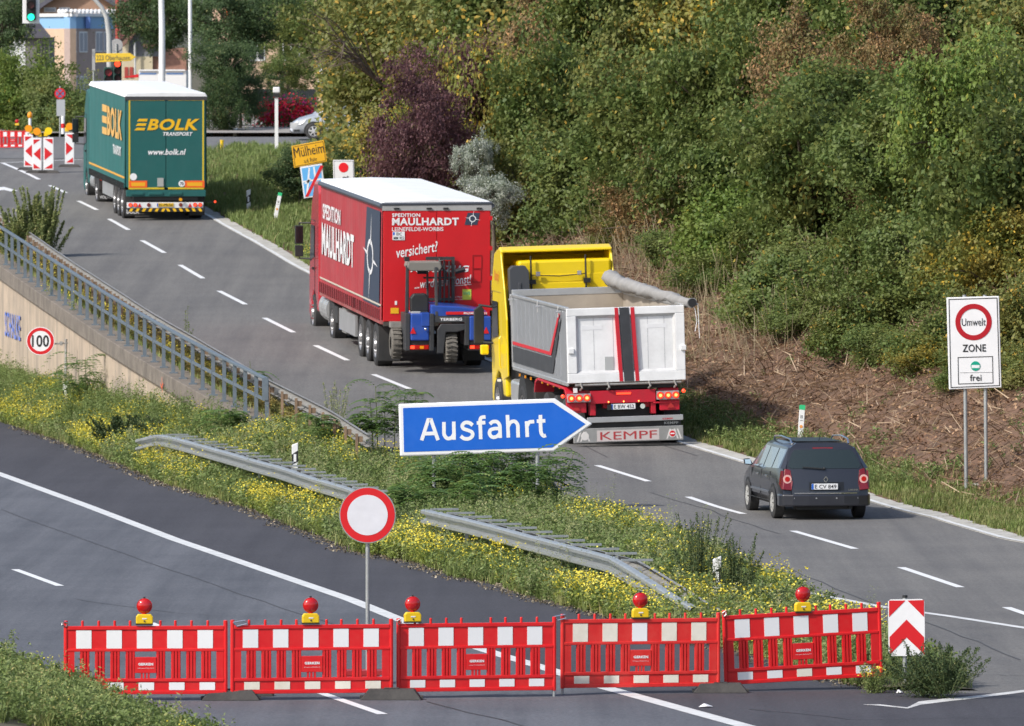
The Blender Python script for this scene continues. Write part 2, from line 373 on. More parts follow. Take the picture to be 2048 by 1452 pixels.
x_solid = trace([(0, 949), (175, 1013), (350, 1080), (560, 1152), (700, 1200), (740, 1216), (793, 1238), (937, 1291), (993, 1309), (1092, 1338), (1197, 1373), (1443, 1441)], zL, 0, (-.2, -.16))
near = Ys[Ys < 330]
sheet('left_road', near, x_ll, lambda Y: x_solid(Y), lambda X, Y: zL(Y) + .008, asp_l)
sheet('exit_lane', near, lambda Y: x_solid(Y), lambda Y: np.where(Y < 117.6, x_re(Y) - .4, x_med_l(Y) + .3 + .12 * np.sin(Y * 2.3)), lambda X, Y: zL(Y) + .008, asp_s)
sheet('right_road', Ys[(Ys > 112)], lambda Y: np.where(Y < 119.5, x_re(Y) - 14, np.where(Y > 285, x_rl(Y) - np.clip(Y - 285, 0, 60) * .5, x_rl(Y) - .25 + .1 * np.sin(Y * 1.9))), x_re, lambda X, Y: zR(Y) + .001, asp_r)
bumps = lambda X, Y: .02 * np.sin(X * 9 + Y * 5)
sheet('central_reserve', np.arange(118.6, 201, .8), x_med_l, x_rl, lambda X, Y: z_med(X, Y) + bumps(X, Y), soil, 30)
sheet('central_reserve', np.arange(200, 330, 1.0), x_med_l, lambda Y: x_hand(Y) + .1, lambda X, Y: zL(Y) + (z_foot(Y) - zL(Y)) * np.clip((X - x_med_l(Y)) / np.maximum(x_hand(Y) - x_med_l(Y), .3), 0, 1) + bumps(X, Y), soil, 14)
sheet('central_reserve', np.arange(199.6, 330, 1.0), lambda Y: x_hand(Y) + .1, x_rl, lambda X, Y: zR(Y) - .12 + bumps(X, Y), soil, 8)
sheet('roadside_bank', np.concatenate([np.arange(60, 160, 4), np.arange(160, 322, 1.5)]), lambda Y: x_re(Y) + .0, lambda Y: x_re(Y) + 70, lambda X, Y: z_bank(X, Y), brown_floor, 90)
sheet('left_verge', np.arange(-40, 330, 3.0), lambda Y: x_ll(Y) - 60, x_ll, lambda X, Y: zL(Y) + .01 + np.clip(x_ll(Y) - X, 0, 6) * .16, soil, 50)
# cross street and pavement at the junction
sheet('cross_street', np.arange(322, 346, 2.0), lambda Y: -70 + 0 * Y, lambda Y: 70 + 0 * Y, lambda X, Y: np.maximum(zR(Y), 0) + .012, asp_x, 20)
sheet('pavement', np.arange(346, 400, 2.0), lambda Y: -70 + 0 * Y, lambda Y: 70 + 0 * Y, lambda X, Y: zR(Y) + .12, mat('paving', (.3, .28, .26), .9, var=.15, vscale=3), 8)

def ribbon(name, pts, wdt, m, lift=.012, surf=None, kind='structure'):
    """pts: list of world (x,y); flat painted line"""
    V = []; q = []
    for i, (x, y) in enumerate(pts):
        a = pts[max(i - 1, 0)]; b = pts[min(i + 1, len(pts) - 1)]; dx, dy = b[0] - a[0], b[1] - a[1]; l = math.hypot(dx, dy); nx, ny = dy / l * wdt / 2, -dx / l * wdt / 2
        for sx in (-1, 1): V.append((x + sx * nx, y + sx * ny, float(surf(y)) + lift))
        if i: q.append((2 * i - 2, 2 * i - 1, 2 * i + 1, 2 * i))
    mb = MB(); mb.add(V, q); return mb.build(name, m, kind=kind)
yy = np.arange(60, 260, 1.0)
ribbon('edge_line', [(float(x_solid(y)), y) for y in yy], .25, linewhite, .013, zL)
def dash(name, a, b, surf, w_=.14, m=linefresh, lift=.006):
    A = G(*a, surf); B = G(*b, surf); n = 4
    return ribbon(name, [(A.x + (B.x - A.x) * t / n, A.y + (B.y - A.y) * t / n) for t in range(n + 1)], w_, m, lift, surf)
for a, b in [((30, 1140), (120, 1173)), ((632, 1384), (765, 1430)), ((300, 1247), (405, 1289))]: dash('lane_dash', a, b, zL, .14, linefresh, .013)
for a, b in [((100, 371), (132, 386)), ((157, 402), (194, 420)), ((218, 438), (257, 460)), ((284, 481), (329, 506)), ((360, 530), (406, 557)), ((438, 582), (491, 609)), ((529, 636), (587, 665)), ((631, 691), (695, 721)), ((747, 749), (819, 778)), ((880, 805), (955, 835)), ((1030, 865), (1115, 898)),
             ((1194, 931), (1297, 963)), ((1376, 994), (1487, 1028)), ((1586, 1062), (1710, 1098)), ((1802, 1135), (1921, 1175)), ((2013, 1215), (2150, 1262))]:
    dash('lane_dash', a, b, zR, .15)
dash('stop_line', (0, 326), (165, 319), zR, .3, linewhite); dash('stop_line', (0, 312), (165, 309), zR, .3, linewhite)
dash('lane_line', (5, 326), (78, 359), zR, .15)
# part of a turn arrow at the left edge
A = G(-20, 378, zR); ar = MB(); pts = [G(a, b, zR) for a, b in [(-20, 377), (8, 374), (36, 382), (20, 383), (8, 380), (-20, 384)]]
ar.add([(p.x, p.y, p.z + .006) for p in pts], [tuple(range(6))]); ar.build('turn_arrow', linefresh, kind='structure')
el = [G(a, b, zR) for a, b in [(1500, 1160), (1540, 1172), (1640, 1191), (1770, 1215), (1900, 1233), (2048, 1256), (2200, 1280)]]
ribbon('edge_line', [(p.x, p.y) for p in el], .17, linewhite, .006, zR)
# worn paint where the two asphalts meet
wl = [G(a, b, zL) for a, b in [(1727, 1411), (1760, 1412), (1815, 1418), (1840, 1408), (1900, 1401), (1960, 1395), (2048, 1384), (2200, 1366)]]
V = []; Q = []; wd = [.02, .12, .10, .28, .26, .2, .2, .2]
for i, p in enumerate(wl):
    V += [(p.x, p.y - wd[i], p.z + .0135), (p.x, p.y + wd[i], p.z + .0135)]
    if i: Q.append((2 * i - 2, 2 * i, 2 * i + 1, 2 * i - 1))
mb = MB(); mb.add(V, Q); mb.build('worn_line', lineworn, kind='structure')
# concrete gutter slabs along the right edge, each a slab of its own under one kerb strip
gut = bpy.data.objects.new('gutter', None); COL.objects.link(gut); gut['kind'] = 'structure'
y = 160.0
while y < 292:
    L_ = 1.0 if y < 215 else 2.0
    a, b = float(x_re(y + .012)), float(x_re(y + L_ - .012)); za, zb = float(zR(y)) , float(zR(y + L_)); j = random.uniform(.0, .02)
    m_ = MB(); m_.hexa([(a - .42, y + .012, za - .1), (a + .04, y + .012, za - .1), (b + .04, y + L_ - .012, zb - .1), (b - .42, y + L_ - .012, zb - .1),
                        (a - .42, y + .012, za + .012 + j * .3), (a + .04, y + .012, za + .03 + j), (b + .04, y + L_ - .012, zb + .03 + j), (b - .42, y + L_ - .012, zb + .012 + j * .3)])
    m_.build('slab', concrete, gut); y += L_
ribbon('edge_line', [(float(x_re(t)) - .36, t) for t in np.arange(150, 292, 1.)], .13, linewhite, .024, zR)
# tar joints on the right road
tar = mat('tar', (.058, .058, .062), .7)
def crack(pts, surf, w_=.03, lift=.0145):
    q = [G(a, b, surf) for a, b in pts]; out = []
    rr = random.Random(int(pts[0][0]))
    for a, b in zip(q[:-1], q[1:]):
        for k in range(5): t = k / 5; out.append((a.x + (b.x - a.x) * t + rr.uniform(-.035, .035), a.y + (b.y - a.y) * t + rr.uniform(-.2, .2) * .5))
    out.append((q[-1].x, q[-1].y)); ribbon('crack', out, w_, tar, lift, surf)
crack([(1560, 1130), (1700, 1190), (1900, 1262), (2040, 1320)], zR, .03, .006); crack([(1300, 985), (1420, 1020), (1560, 1068)], zR, .03, .006); crack([(560, 470), (700, 570)], zR, .03, .006)
crack([(0, 1020), (250, 1110), (480, 1190), (700, 1262)], zL, .018); crack([(850, 1405), (1000, 1440), (1100, 1470)], zL, .03); crack([(1500, 1420), (1700, 1440), (2040, 1436)], zL, .03); crack([(150, 1200), (330, 1225), (420, 1232)], zL, .02); crack([(1850, 1330), (1960, 1350), (2048, 1352)], zR, .03, .006)
for a, b in [((1170, 892), (1215, 915)), ((1330, 892), (1395, 912)), ((1080, 960), (1110, 975))]: dash('tar_joint', a, b, zR, .04, tar, .005)

# ------------------------------------------------------------------ retaining wall with coping and handrail
wallm = mat('wall_render', (.47, .38, .29), .9, var=.12, vscale=1.2, dirtamt=.75, dirt=(.24, .21, .18), dscale=.9, bump=.15)
_n = wallm.node_tree; _b = _n.nodes['Principled BSDF']; _src = _b.inputs['Base Color'].links[0].from_socket
_mp = _n.nodes.new('ShaderNodeMapping'); _mp.inputs['Scale'].default_value = (2.2, 2.2, .16); _tc = _n.nodes.new('ShaderNodeTexCoord'); _nz = _n.nodes.new('ShaderNodeTexNoise'); _nz.inputs['Scale'].default_value = .75; _nz.inputs['Detail'].default_value = 7
_mr = _n.nodes.new('ShaderNodeMapRange'); _mr.inputs[1].default_value = .5; _mr.inputs[2].default_value = .72; _mr.inputs[3].default_value = 0; _mr.inputs[4].default_value = .75; _mx = _n.nodes.new('ShaderNodeMix'); _mx.data_type = 'RGBA'; _mx.inputs[7].default_value = (.24, .21, .18, 1)
_n.links.new(_tc.outputs['Object'], _mp.inputs[0]); _n.links.new(_mp.outputs[0], _nz.inputs['Vector']); _n.links.new(_nz.outputs[0], _mr.inputs[0]); _n.links.new(_mr.outputs[0], _mx.inputs[0]); _n.links.new(_src, _mx.inputs[6]); _n.links.new(_mx.outputs[2], _b.inputs['Base Color'])
copem = mat('coping_concrete', (.19, .165, .14), .95, var=.3, vscale=2, dirtamt=.6, dirt=(.10, .09, .075), dscale=1.5, bump=.5)
wt = thing('retaining_wall', 'long beige retaining wall with brown concrete coping below the blue handrail', 'wall', (float(x_hand(203)), 203, -1))
yw = np.arange(203, 300, 4.0)
for i in range(len(yw) - 1):
    a, b = yw[i] + .01, yw[i + 1] - .01; xa, xb = float(x_hand(a)), float(x_hand(b)); ta, tb = float(zR(a)) - .1, float(zR(b)) - .1
    m_ = MB(); m_.hexa([(xa - .05, a, -3.5), (xa + .5, a, -3.5), (xb + .5, b, -3.5), (xb - .05, b, -3.5), (xa - .05, a, ta - .4), (xa + .5, a, ta - .4), (xb + .5, b, tb - .4), (xb - .05, b, tb - .4)])
    m_.build('wall_panel', wallm, wt, True)
    m_ = MB(); m_.hexa([(xa - .17, a, ta - .4), (xa + .6, a, ta - .4), (xb + .6, b, tb - .4), (xb - .17, b, tb - .4), (xa - .17, a, ta), (xa + .6, a, ta), (xb + .6, b, tb), (xb - .17, b, tb)])
    m_.build('coping_stone', copem, wt, True, bevel=.02)
# end block
m_ = MB(); xa, xb = float(x_hand(198)), float(x_hand(202.8)); m_.hexa([(xa - .1, 198.2, -1.5), (xa + .6, 198.2, -1.5), (xb + .6, 202.95, -1.5), (xb - .1, 202.95, -1.5), (xa - .1, 198.2, -.36), (xa + .6, 198.2, -.36), (xb + .6, 202.95, -.12), (xb - .1, 202.95, -.12)])
m_.build('end_block', copem, wt, True, bevel=.02)
def wallpt(px, py):      # ray on the wall face
    Y = 180.
    while Y < 330:
        p = P(px, py, Y)
        if p.x > float(x_hand(Y)) - .06: break
        Y += .05
    return p
gm_ = MB(); spray = mat('blue_spray', (.12, .19, .55), .8, var=.3, vscale=5)
Rw = Vector((float(x_hand(240)) - float(x_hand(260)), -20, 0)).normalized()
p0 = wallpt(11, 672); p1 = wallpt(42, 650); O = Vector((p0.x - .015, p0.y, p0.z)); wtext = (Vector((p1.x, p1.y, 0)) - Vector((p0.x, p0.y, 0))).length
gm_.text('SCHALKE', O, (p1.x - p0.x, p1.y - p0.y, 0), (0, 0, 1), wtext, .72, .01, .012)
gm_.build('graffiti', spray, wt, True, label='blue sprayed lettering on the wall')
gm_ = MB(); p0 = wallpt(226, 780); p1 = wallpt(262, 790); d = Vector((p1.x - p0.x, p1.y - p0.y, 0)); l = d.length; d.normalize()
for k in range(11):
    x = l * k / 11; gm_.stroke([(x, random.uniform(.3, .55)), (x + random.uniform(-.1, .3), random.uniform(-.35, .1)), (x + .25, random.uniform(.1, .4))], Vector((p0.x - .02, p0.y, p0.z)), d, Vector((0, 0, 1)), .03, .0)
gm_.build('graffiti', mat('dark_spray', (.1, .11, .14), .8), wt, True, label='dark scribbles sprayed on the wall')
gm_ = MB(); p0 = wallpt(333, 775)
gm_.stroke([(0, .1), (.2, .0), (.5, .12)], Vector((p0.x - .14, p0.y, p0.z)), d, Vector((0, 0, 1)), .05); gm_.stroke([(.3, .25), (.35, -.1)], Vector((p0.x - .14, p0.y, p0.z)), d, Vector((0, 0, 1)), .05)
gm_.build('graffiti', mat('orange_spray', (.8, .12, .03), .7), wt, True, label='small orange mark sprayed on the coping')

bluem = mat('handrail_blue', (.12, .155, .19), .5, var=.15, vscale=6, dirtamt=.3, dirt=(.2, .2, .2))
hr = thing('handrail', 'grey blue steel handrail with upright posts along the top of the retaining wall', 'railing', (float(x_hand(203)), 203, 0))
ends = np.arange(202.4, 300, 6.0)
def hp(y, h, o=0): return (float(x_hand(y)) + .05 + o, y, float(zR(y)) - .1 + h)
for i in range(len(ends) - 1):
    MB().bar(hp(ends[i], 1.0), hp(ends[i + 1], 1.0), .10, .06).build('top_rail', bluem, hr, True, bevel=.01)
    MB().bar(hp(ends[i], .52), hp(ends[i + 1], .52), .05, .06).build('middle_rail', bluem, hr, True)
pp = []; 
x_posts = [12, 24, 37, 50, 62, 76, 89, 103, 118, 131, 145, 160, 174, 190, 205, 221, 238, 255, 272, 289, 308, 327, 346, 365, 385, 405, 426, 448, 469, 490, 512, 534]
for px in x_posts:
    lo, hi = 202.2, 299.
    for _ in range(30):
        m = (lo + hi) / 2
        if (float(x_hand(m)) + .05) / m * F + CX > px: lo = m
        else: hi = m
    y = lo; m_ = MB(); m_.bar(hp(y, -.02), hp(y, .97), .055, .09, (1, 0, 0)); m_.box(float(x_hand(y)) - .04, float(x_hand(y)) + .16, y - .09, y + .09, float(zR(y)) - .105, float(zR(y)) - .07)
    m_.build('post', bluem, hr, True)
y = ends[0]; MB().box(float(x_hand(y)) - .02, float(x_hand(y)) + .12, y - .25, y - .06, float(zR(y)) + .42, float(zR(y)) + .93).build('end_plate', bluem, hr, True)

# ------------------------------------------------------------------ crash barriers
def wbeam(mb, path, up=1, hgt=.27, out=.10, side=1):
    """W-profile beam along path of top points; side=+1 waves bulge towards the left of travel"""
    prof = [(0, 0), (.75, -.03), (1, -.1), (1, -.27), (.05, -.42), (.0, -.6), (1, -.73), (1, -.9), (.75, -.97), (0, -1)]
    V = []; Q = []; n = len(prof); path = [Vector(p) for p in path]
    for i, p in enumerate(path):
        d = path[min(i + 1, len(path) - 1)] - path[max(i - 1, 0)]; d.z = 0; d.normalize(); nn = Vector((-d.y, d.x, 0)) * side
        for a, b in prof: V.append(p + nn * (a * out) + Vector((0, 0, b * hgt)))
        if i:
            for k in range(n - 1): Q.append(((i - 1) * n + k, (i - 1) * n + k + 1, i * n + k + 1, i * n + k))
    return mb.add(V, Q)
def rail_thing(name, label, path, seg, m, rungs=None, side=1, posts=True, postm=None, rear=0, drop_end=None, ground=None):
    t = thing(name, label, 'guardrail', path[0]); L = [0]
    for a, b in zip(path[:-1], path[1:]): L.append(L[-1] + (Vector(b) - Vector(a)).length)
    L = np.array(L); A = np.array([tuple(p) for p in path])
    def at(s): return Vector([float(np.interp(s, L, A[:, k])) for k in range(3)])
    tot = L[-1]; s = 0; k = 0
    while s < tot - .3:
        e = min(s + seg, tot); n = max(2, int((e - s) / .8)); off = .004 * (k % 2); mb = MB()
        wbeam(mb, [at(s + (e - s) * i / n) + Vector((0, 0, off)) for i in range(n + 1)], side=side); mb.build('beam', m, t, True, smooth=20)
        if rear:
            d = (at(e) - at(s)).normalized(); nn = Vector((-d.y, d.x, 0)) * -side * rear; mb = MB(); wbeam(mb, [at(s + (e - s) * i / n) + nn + Vector((0, 0, -.06)) for i in range(n + 1)], side=-side); mb.build('rear_beam', galvrust, t, True, smooth=20)
        s = e; k += 1
    if rungs:
        s = .5
        while s < tot - (drop_end or 0):
            p = at(s); d = (at(s + .1) - at(s - .1)).normalized(); nn = Vector((-d.y, d.x, 0)).normalized() * -side
            MB().bar(p + Vector((0, 0, .012)), p + nn * rungs + Vector((0, 0, .012)), .07, .035).build('rung', galv, t, True)
            s += 1.7
    s = .6
    while s < tot:
        p = at(s); d = (at(min(s + .1, tot)) - at(s - .1)).normalized(); nn = Vector((-d.y, d.x, 0)).normalized() * -side
        g = p.z - .8 if ground is None else ground(p) - .1
        q = p + nn * (.12 if not rear else rear / 2)
        m_ = MB(); m_.bar((q.x, q.y, g), (q.x, q.y, p.z - .03), .1, .06, (1, 0, 0)); m_.bar(p + Vector((0, 0, -.15)) + nn * -.0, q + Vector((0, 0, -.15)), .08, .12)
        m_.build('post', postm or galv, t, True); s += 2.0 if not rungs else 2.66
    return t
# along the right road
yy = np.arange(188.6, 300, 2.)
path = [Vector((float(x_rail(y)), y, float(zR(y)) + .75)) for y in yy]
rail_thing('crash_barrier', 'weathered crash barrier with brown posts between handrail and right carriageway', path, 4.0, galvrust, side=-1, postm=mat('rusty_post', (.22, .15, .1), .8, var=.3), ground=lambda p: float(zR(p.y)))
def med_path(pts, h, Ys=None):
    out = []
    for (px, py) in pts:
        Y = 125.
        while Y < 260:
            p = P(px, py, Y)
            if p.z - h < float(z_med(np.float64(p.x), np.float64(Y))): break
            Y += .2
        out.append(p)
    return out
p1_ = med_path([(278, 878), (320, 868), (345, 873), (420, 893), (500, 916), (560, 932), (640, 958), (700, 975), (740, 990)], .72)
rail_thing('crash_barrier', 'ladder topped double steel crash barrier left of the round red and white sign', p1_, 4.0, galv, rungs=.5, side=-1, rear=.34, drop_end=.6, ground=lambda p: p.z - .85)
pts2 = [(852, 1018), (930, 1036), (1010, 1056), (1080, 1075), (1150, 1093), (1225, 1112)]
p2_ = med_path(pts2, .72)
e_ = p2_[-1]; tail = [P(1265, 1135, e_.y - 2.4), P(1310, 1163, e_.y - 4.6), P(1355, 1192, e_.y - 6.8), P(1395, 1214, e_.y - 8.8)]
rail_thing('crash_barrier', 'ladder topped crash barrier, its near end sloping to the ground, right of the round sign', p2_ + tail, 4.0, galv, rungs=.5, side=-1, rear=.34, drop_end=6.5, ground=lambda p: -1.4)
# ------------------------------------------------------------------ vehicles
X, Yv, Z = Vector((1, 0, 0)), Vector((0, 1, 0)), Vector((0, 0, 1))
rimgrey = mat('wheel_rim', (.42, .42, .43), .4, .6, dirtamt=.6, dirt=(.12, .1, .08), dscale=5)
def wheel(parent, x, y, r, wd, side=-1, rim=None, spokes=0, truck=True, z=None):
    """side: -1 outer face to the left"""
    z = r if z is None else z
    ax = (side, 0, 0); c = (x, y, z)
    mb = MB(); mb.lathe(c, ax, [(-wd, r * .6), (-wd, r * .93), (-wd * .93, r), (-wd * .5, r * 1.0), (-wd * .08, r), (0, r * .93), (.012, r * .8), (0, r * .62), (-.03, r * .58)], 32)
    w_ = mb.build('wheel', tyre, parent, smooth=40)
    mb = MB()
    if truck:
        mb.lathe(c, ax, [(-.03, r * .6), (.0, r * .59), (-.02, r * .55), (-.1, r * .48), (-.12, r * .3), (-.02, r * .26), (.03, r * .2), (.035, 0)], 28)
        for k in range(10):
            t = 2 * pi * k / 10; mb.box(x + side * -.0 - .02 - (.04 if side > 0 else 0) , x + .04, y + math.cos(t) * r * .37 - .018, y + math.cos(t) * r * .37 + .018, z + math.sin(t) * r * .37 - .018, z + math.sin(t) * r * .37 + .018)
    else:
        mb.lathe(c, ax, [(-.03, r * .62), (.004, r * .61), (.004, r * .56), (-.05, r * .53)], 32)
        for k in range(spokes):
            t = 2 * pi * (k + .2) / spokes; dy, dz = math.cos(t), math.sin(t)
            a = Vector((x + side * .005, y + dy * r * .1, z + dz * r * .1)); b = Vector((x - side * .012, y + dy * r * .57, z + dz * r * .57)); mb.bar(a, b, r * .17, .03, (1, 0, 0))
        mb.disc((x - side * .02, y, z), r * .17, ax, .035)
    mb.build('rim', rim or rimgrey, w_, smooth=35)
    if not truck: MB().disc((x - side * .06, y, z), r * .56, ax, .01).build('brake_disc', chassis, w_)
    return w_
def plate(parent, x, y, z, wd, h, txt, eu=True, yellow=False):
    p_ = MB().box(x - wd / 2, x + wd / 2, y - .012, y, z - h / 2, z + h / 2).build('number_plate', mat('plate_yellow', (.72, .45, .02), .45) if yellow else signwhite, parent, bevel=.004)
    mb = MB(); mb.box(x - wd / 2, x - wd / 2 + wd * .075, y - .0145, y - .012, z - h / 2 + .003, z + h / 2 - .003); mb.build('euro_band', signblue, p_)
    MB().text(txt, (x - wd / 2 + wd * .12, y - .012, z - h * .33), X, Z, wd * .82, h * .66, .003, .01).build('lettering', signblack, p_)
    return p_

# ---- generic tractor cab as side-profile prism plus fittings (local: y forward, left side = -x)
def cab(t, y0, zt, paint, flat=False, hw=1.24):
    prof = [(y0, .95), (y0, zt - .25), (y0 + .25, zt), (y0 + 1.1, zt - .02), (y0 + 1.75, zt - .6), (y0 + 2.1, zt - 1.4), (y0 + 2.25, 1.6), (y0 + 2.28, .5), (y0 + 1.9, .32), (y0 + 1.75, .34), (y0 + 1.62, .82), (y0 + 1.3, 1.06), (y0 + .9, 1.06), (y0 + .55, .82), (y0 + .45, .6), (y0 + .15, .6)]
    c = MB().prism([(-hw, a, b) for a, b in prof], (2 * hw, 0, 0)).build('cab', paint, t, bevel=.07)
    for s in (-1, 1):
        x = s * (hw + .004); g = [(x, y0 + 1.0, 1.95), (x, y0 + 1.95, 1.8), (x, y0 + 1.72, 2.72), (x, y0 + 1.0, 2.72)]
        MB().prism(g, (s * .012, 0, 0)).build('side_window', glass, c)
        mb = MB()
        for a, b in [((y0 + .92, .95), (y0 + .92, 2.85)), ((y0 + .92, 2.85), (y0 + 1.75, 2.85))]: mb.bar((s * (hw + .002), a[0], a[1]), (s * (hw + .002), b[0], b[1]), .014, .014, (1, 0, 0))
        mb.box(min(x, x + s * .05), max(x, x + s * .05), y0 + 1.02, y0 + 1.2, 1.62, 1.68)
        mb.build('door_gap', black, c)
        m_ = MB(); xo = s * (hw + .28)
        m_.box(xo - .1, xo + .1, y0 + 2.0, y0 + 2.14, 2.22, 2.68); m_.box(xo - .1, xo + .1, y0 + 2.0, y0 + 2.12, 1.9, 2.18)
        m_.tube([(s * hw, y0 + 1.95, 2.75), (xo, y0 + 2.05, 2.74), (xo, y0 + 2.05, 2.6)], .025, 6); m_.tube([(s * hw, y0 + 1.95, 1.85), (xo, y0 + 2.05, 1.86), (xo, y0 + 2.05, 1.95)], .025, 6)
        w_ = m_.build('wing_mirror', black, t, bevel=.03)
        MB().box(xo - .085, xo + .085, y0 + 1.993, y0 + 1.999, 2.25, 2.65).build('mirror_glass', glass, w_)
    MB().prism([(-hw + .12, y0 + 2.18, 1.75), (hw - .12, y0 + 2.18, 1.75), (hw - .25, y0 + 1.95, zt - 1.1), (-hw + .25, y0 + 1.95, zt - 1.1)], (0, .06, .02)).build('windscreen', glass, t)
    return c
def trailer_frame(t, y1, wheels_y, r=.5, hw=1.24):
    MB().box(-.5, -.35, .3, y1, .75, 1.08).build('chassis_rail', chassis, t); MB().box(.35, .5, .3, y1, .75, 1.08).build('chassis_rail', chassis, t)
    for y in wheels_y:
        wheel(t, -hw, y, r, .38, -1); wheel(t, hw, y, r, .38, 1)
        MB().tube([(-hw + .3, y, r), (hw - .3, y, r)], .07, 8).build('axle', chassis, t)
def curtain(t, x, y0, y1, z0, z1, m, name='side_curtain'):
    mb = MB(); n = 110; V = []; Q = []
    for i in range(n + 1):
        y = y0 + (y1 - y0) * i / n; o = .008 * math.sin(i * 1.9) + .005 * math.sin(i * .53 + 1)
        s = 1 if x > 0 else -1
        V += [(x + s * (o * 1.6 + .012), y, z0), (x + s * (o + .006), y, (z0 + z1) / 2), (x + s * o * .4, y, z1)]
        if i:
            for k in range(2): Q.append((3 * i - 3 + k, 3 * i + k, 3 * i + 1 + k, 3 * i - 2 + k))
    mb.add(V, Q); return mb.build(name, m, t, smooth=60)
roofw = mat('trailer_roof', (.80, .82, .84), .5, var=.04, dirtamt=.12, dscale=1)
def compass(mb, O, R, U, k):   # ring with four spikes
    O = Vector(O); R = Vector(R); U = Vector(U); N = R.cross(U).normalized() * .008
    n = 28; V = []; Q = []
    for i in range(n):
        t = 2 * pi * i / n
        for r in (.30, .40): V.append(O + (R * math.cos(t) + U * math.sin(t)) * r * k + N)
        Q.append((2 * i, 2 * i + 1, (2 * i + 3) % (2 * n), (2 * i + 2) % (2 * n)))
    mb.add(V, Q)
    for a, L_ in ((.30, 1.0), (.30 + pi / 2, .95), (.30 + pi, 1.0), (.30 + 1.5 * pi, .95)):
        d = R * math.cos(a + 1.1) + U * math.sin(a + 1.1); e = R * -math.sin(a + 1.1) + U * math.cos(a + 1.1)
        mb.add([O + d * .28 * k - e * .05 * k + N, O + d * L_ * k + N, O + d * .28 * k + e * .05 * k + N], [(0, 1, 2)])

YAW = math.radians(8.6)
def truck_at(px, py, name, label, yaw=YAW, pitch=.03, roll=0, scale=1):
    p = G(px, py, zR); return thing(name, label, 'truck', p, (pitch, roll, yaw), scale=scale)

# ================= green curtain trailer truck
tg = mat('tarp_green', (.016, .13, .125), .5, var=.1, vscale=2, dirtamt=.22, dirt=(.12, .22, .22), dscale=.9)
tgd = mat('door_green', (.012, .105, .10), .5, var=.06, vscale=2, dirtamt=.12, dirt=(.1, .16, .16))
bolk = mat('lettering_gold', (.80, .46, .01), .5, var=.05)
t = truck_at(332, 441, 'green_truck', 'green lorry with white roof and yellow lettering, farthest of the three lorries', yaw=math.radians(7.4), pitch=.024)
U_ = lambda u: (u - 973) / 187.; V_ = lambda v: (1290 - v) / 187.
MB().box(-1.25, 1.25, .03, 13.6, 1.05, 3.86).build('cargo_box', tgd, t)
curtain(t, -1.265, .1, 13.5, 1.02, 3.82, tg); curtain(t, 1.265, .1, 13.5, 1.02, 3.82, tg)
mb = MB(); mb.prism([(-1.3, 0, 3.84), (1.3, 0, 3.84), (1.22, 0, 3.97), (0, 0, 4.0), (-1.22, 0, 3.97)], (0, 13.65, 0)); mb.build('roof', roofw, t, bevel=.02)
MB().box(-1.28, 1.28, -.03, .06, 3.74, 3.86).build('roof_header', mat('dark_trim', (.05, .05, .055), .5), t)
for s in (-1, 1):
    d_ = MB().box(*( (-1.22, -.01) if s < 0 else (.01, 1.22)), -.02, .03, 1.02, 3.73).build('rear_door', tgd, t, bevel=.01)
    x0, x1 = (-1.17, -.06) if s < 0 else (.06, 1.18); mb = MB(); y = -.028
    mb.box(x0, x1, y, y + .01, V_(592), V_(580)); mb.box(x0, x1, y, y + .01, V_(1108), V_(1097))
    if s < 0: mb.box(x0, x0 + .05, y, y + .01, V_(1097), V_(592))
    else: mb.box(x1 - .05, x1, y, y + .01, V_(1097), V_(592))
    mb.build('border_stripe', mat('stripe_yellow', (.62, .47, .03), .5), d_)
    rf = MB().box(*((U_(757), U_(862)) if s < 0 else (U_(1082), U_(1197))), -.034, -.024, V_(1098), V_(1058)).build('warning_marker', mat('marker_orange', (.85, .13, .02), .4), d_)
    MB().box(*((U_(770), U_(850)) if s < 0 else (U_(1096), U_(1184))), -.038, -.034, V_(1090), V_(1068)).build('reflective_stripe', mat('marker_yellow', (.8, .4, .02), .4), rf)
MB().text('BOLK', (U_(862), -.03, V_(765)), X, Z, U_(1168) - U_(862), V_(698) - V_(765), .003, .035, .25).build('lettering', bolk, t)
mb = MB()
for k in range(3):
    v0 = 765 - k * 26; a = 788 + k * 7; mb.add([(U_(a), -.033, V_(v0)), (U_(a + 58), -.033, V_(v0)), (U_(a + 64), -.033, V_(v0 - 15)), (U_(a + 12), -.033, V_(v0 - 15))], [(0, 1, 2, 3)])
mb.build('emblem_bars', bolk, t)
MB().text('TRANSPORT', (U_(955), -.03, V_(797)), X, Z, U_(1128) - U_(955), V_(775) - V_(797), .003, .03, .25).build('lettering', signwhite, t)
MB().text('www.bolk.nl', (U_(868), -.03, V_(908)), X, Z, U_(1088) - U_(868), V_(874) - V_(908), .003, .03, .25).build('lettering', signwhite, t)
MB().disc((U_(782), -.02, V_(1035)), .11, (0, -1, 0), .012).build('round_plate', signwhite, t)
q = MB().disc((U_(1064), -.03, V_(1075)), .1, (0, -1, 0), .012).build('speed_disc', signwhite, t); MB().text('70', (U_(1064) - .055, -.045, V_(1075) - .05), X, Z, .11, .1, .003, .01).build('lettering', signblack, q)
MB().box(U_(922), U_(958), -.05, -.02, V_(1092), V_(1042)).build('door_lock', mat('grey_panel', (.36, .37, .36), .5), t)
mb = MB(); mb.box(-1.24, 1.24, -.03, .1, V_(1150), V_(1112)); mb.box(-1.1, -.7, -.06, -.02, V_(1140), V_(1126)); mb.box(-.55, -.1, -.06, -.02, V_(1140), V_(1126)); mb.box(.1, .5, -.06, -.02, V_(1140), V_(1126)); mb.build('rear_sill', tgd, t, bevel=.01)
MB().box(-1.0, 1.0, .1, .4, .62, .78).build('rear_crossmember', chassis, t)
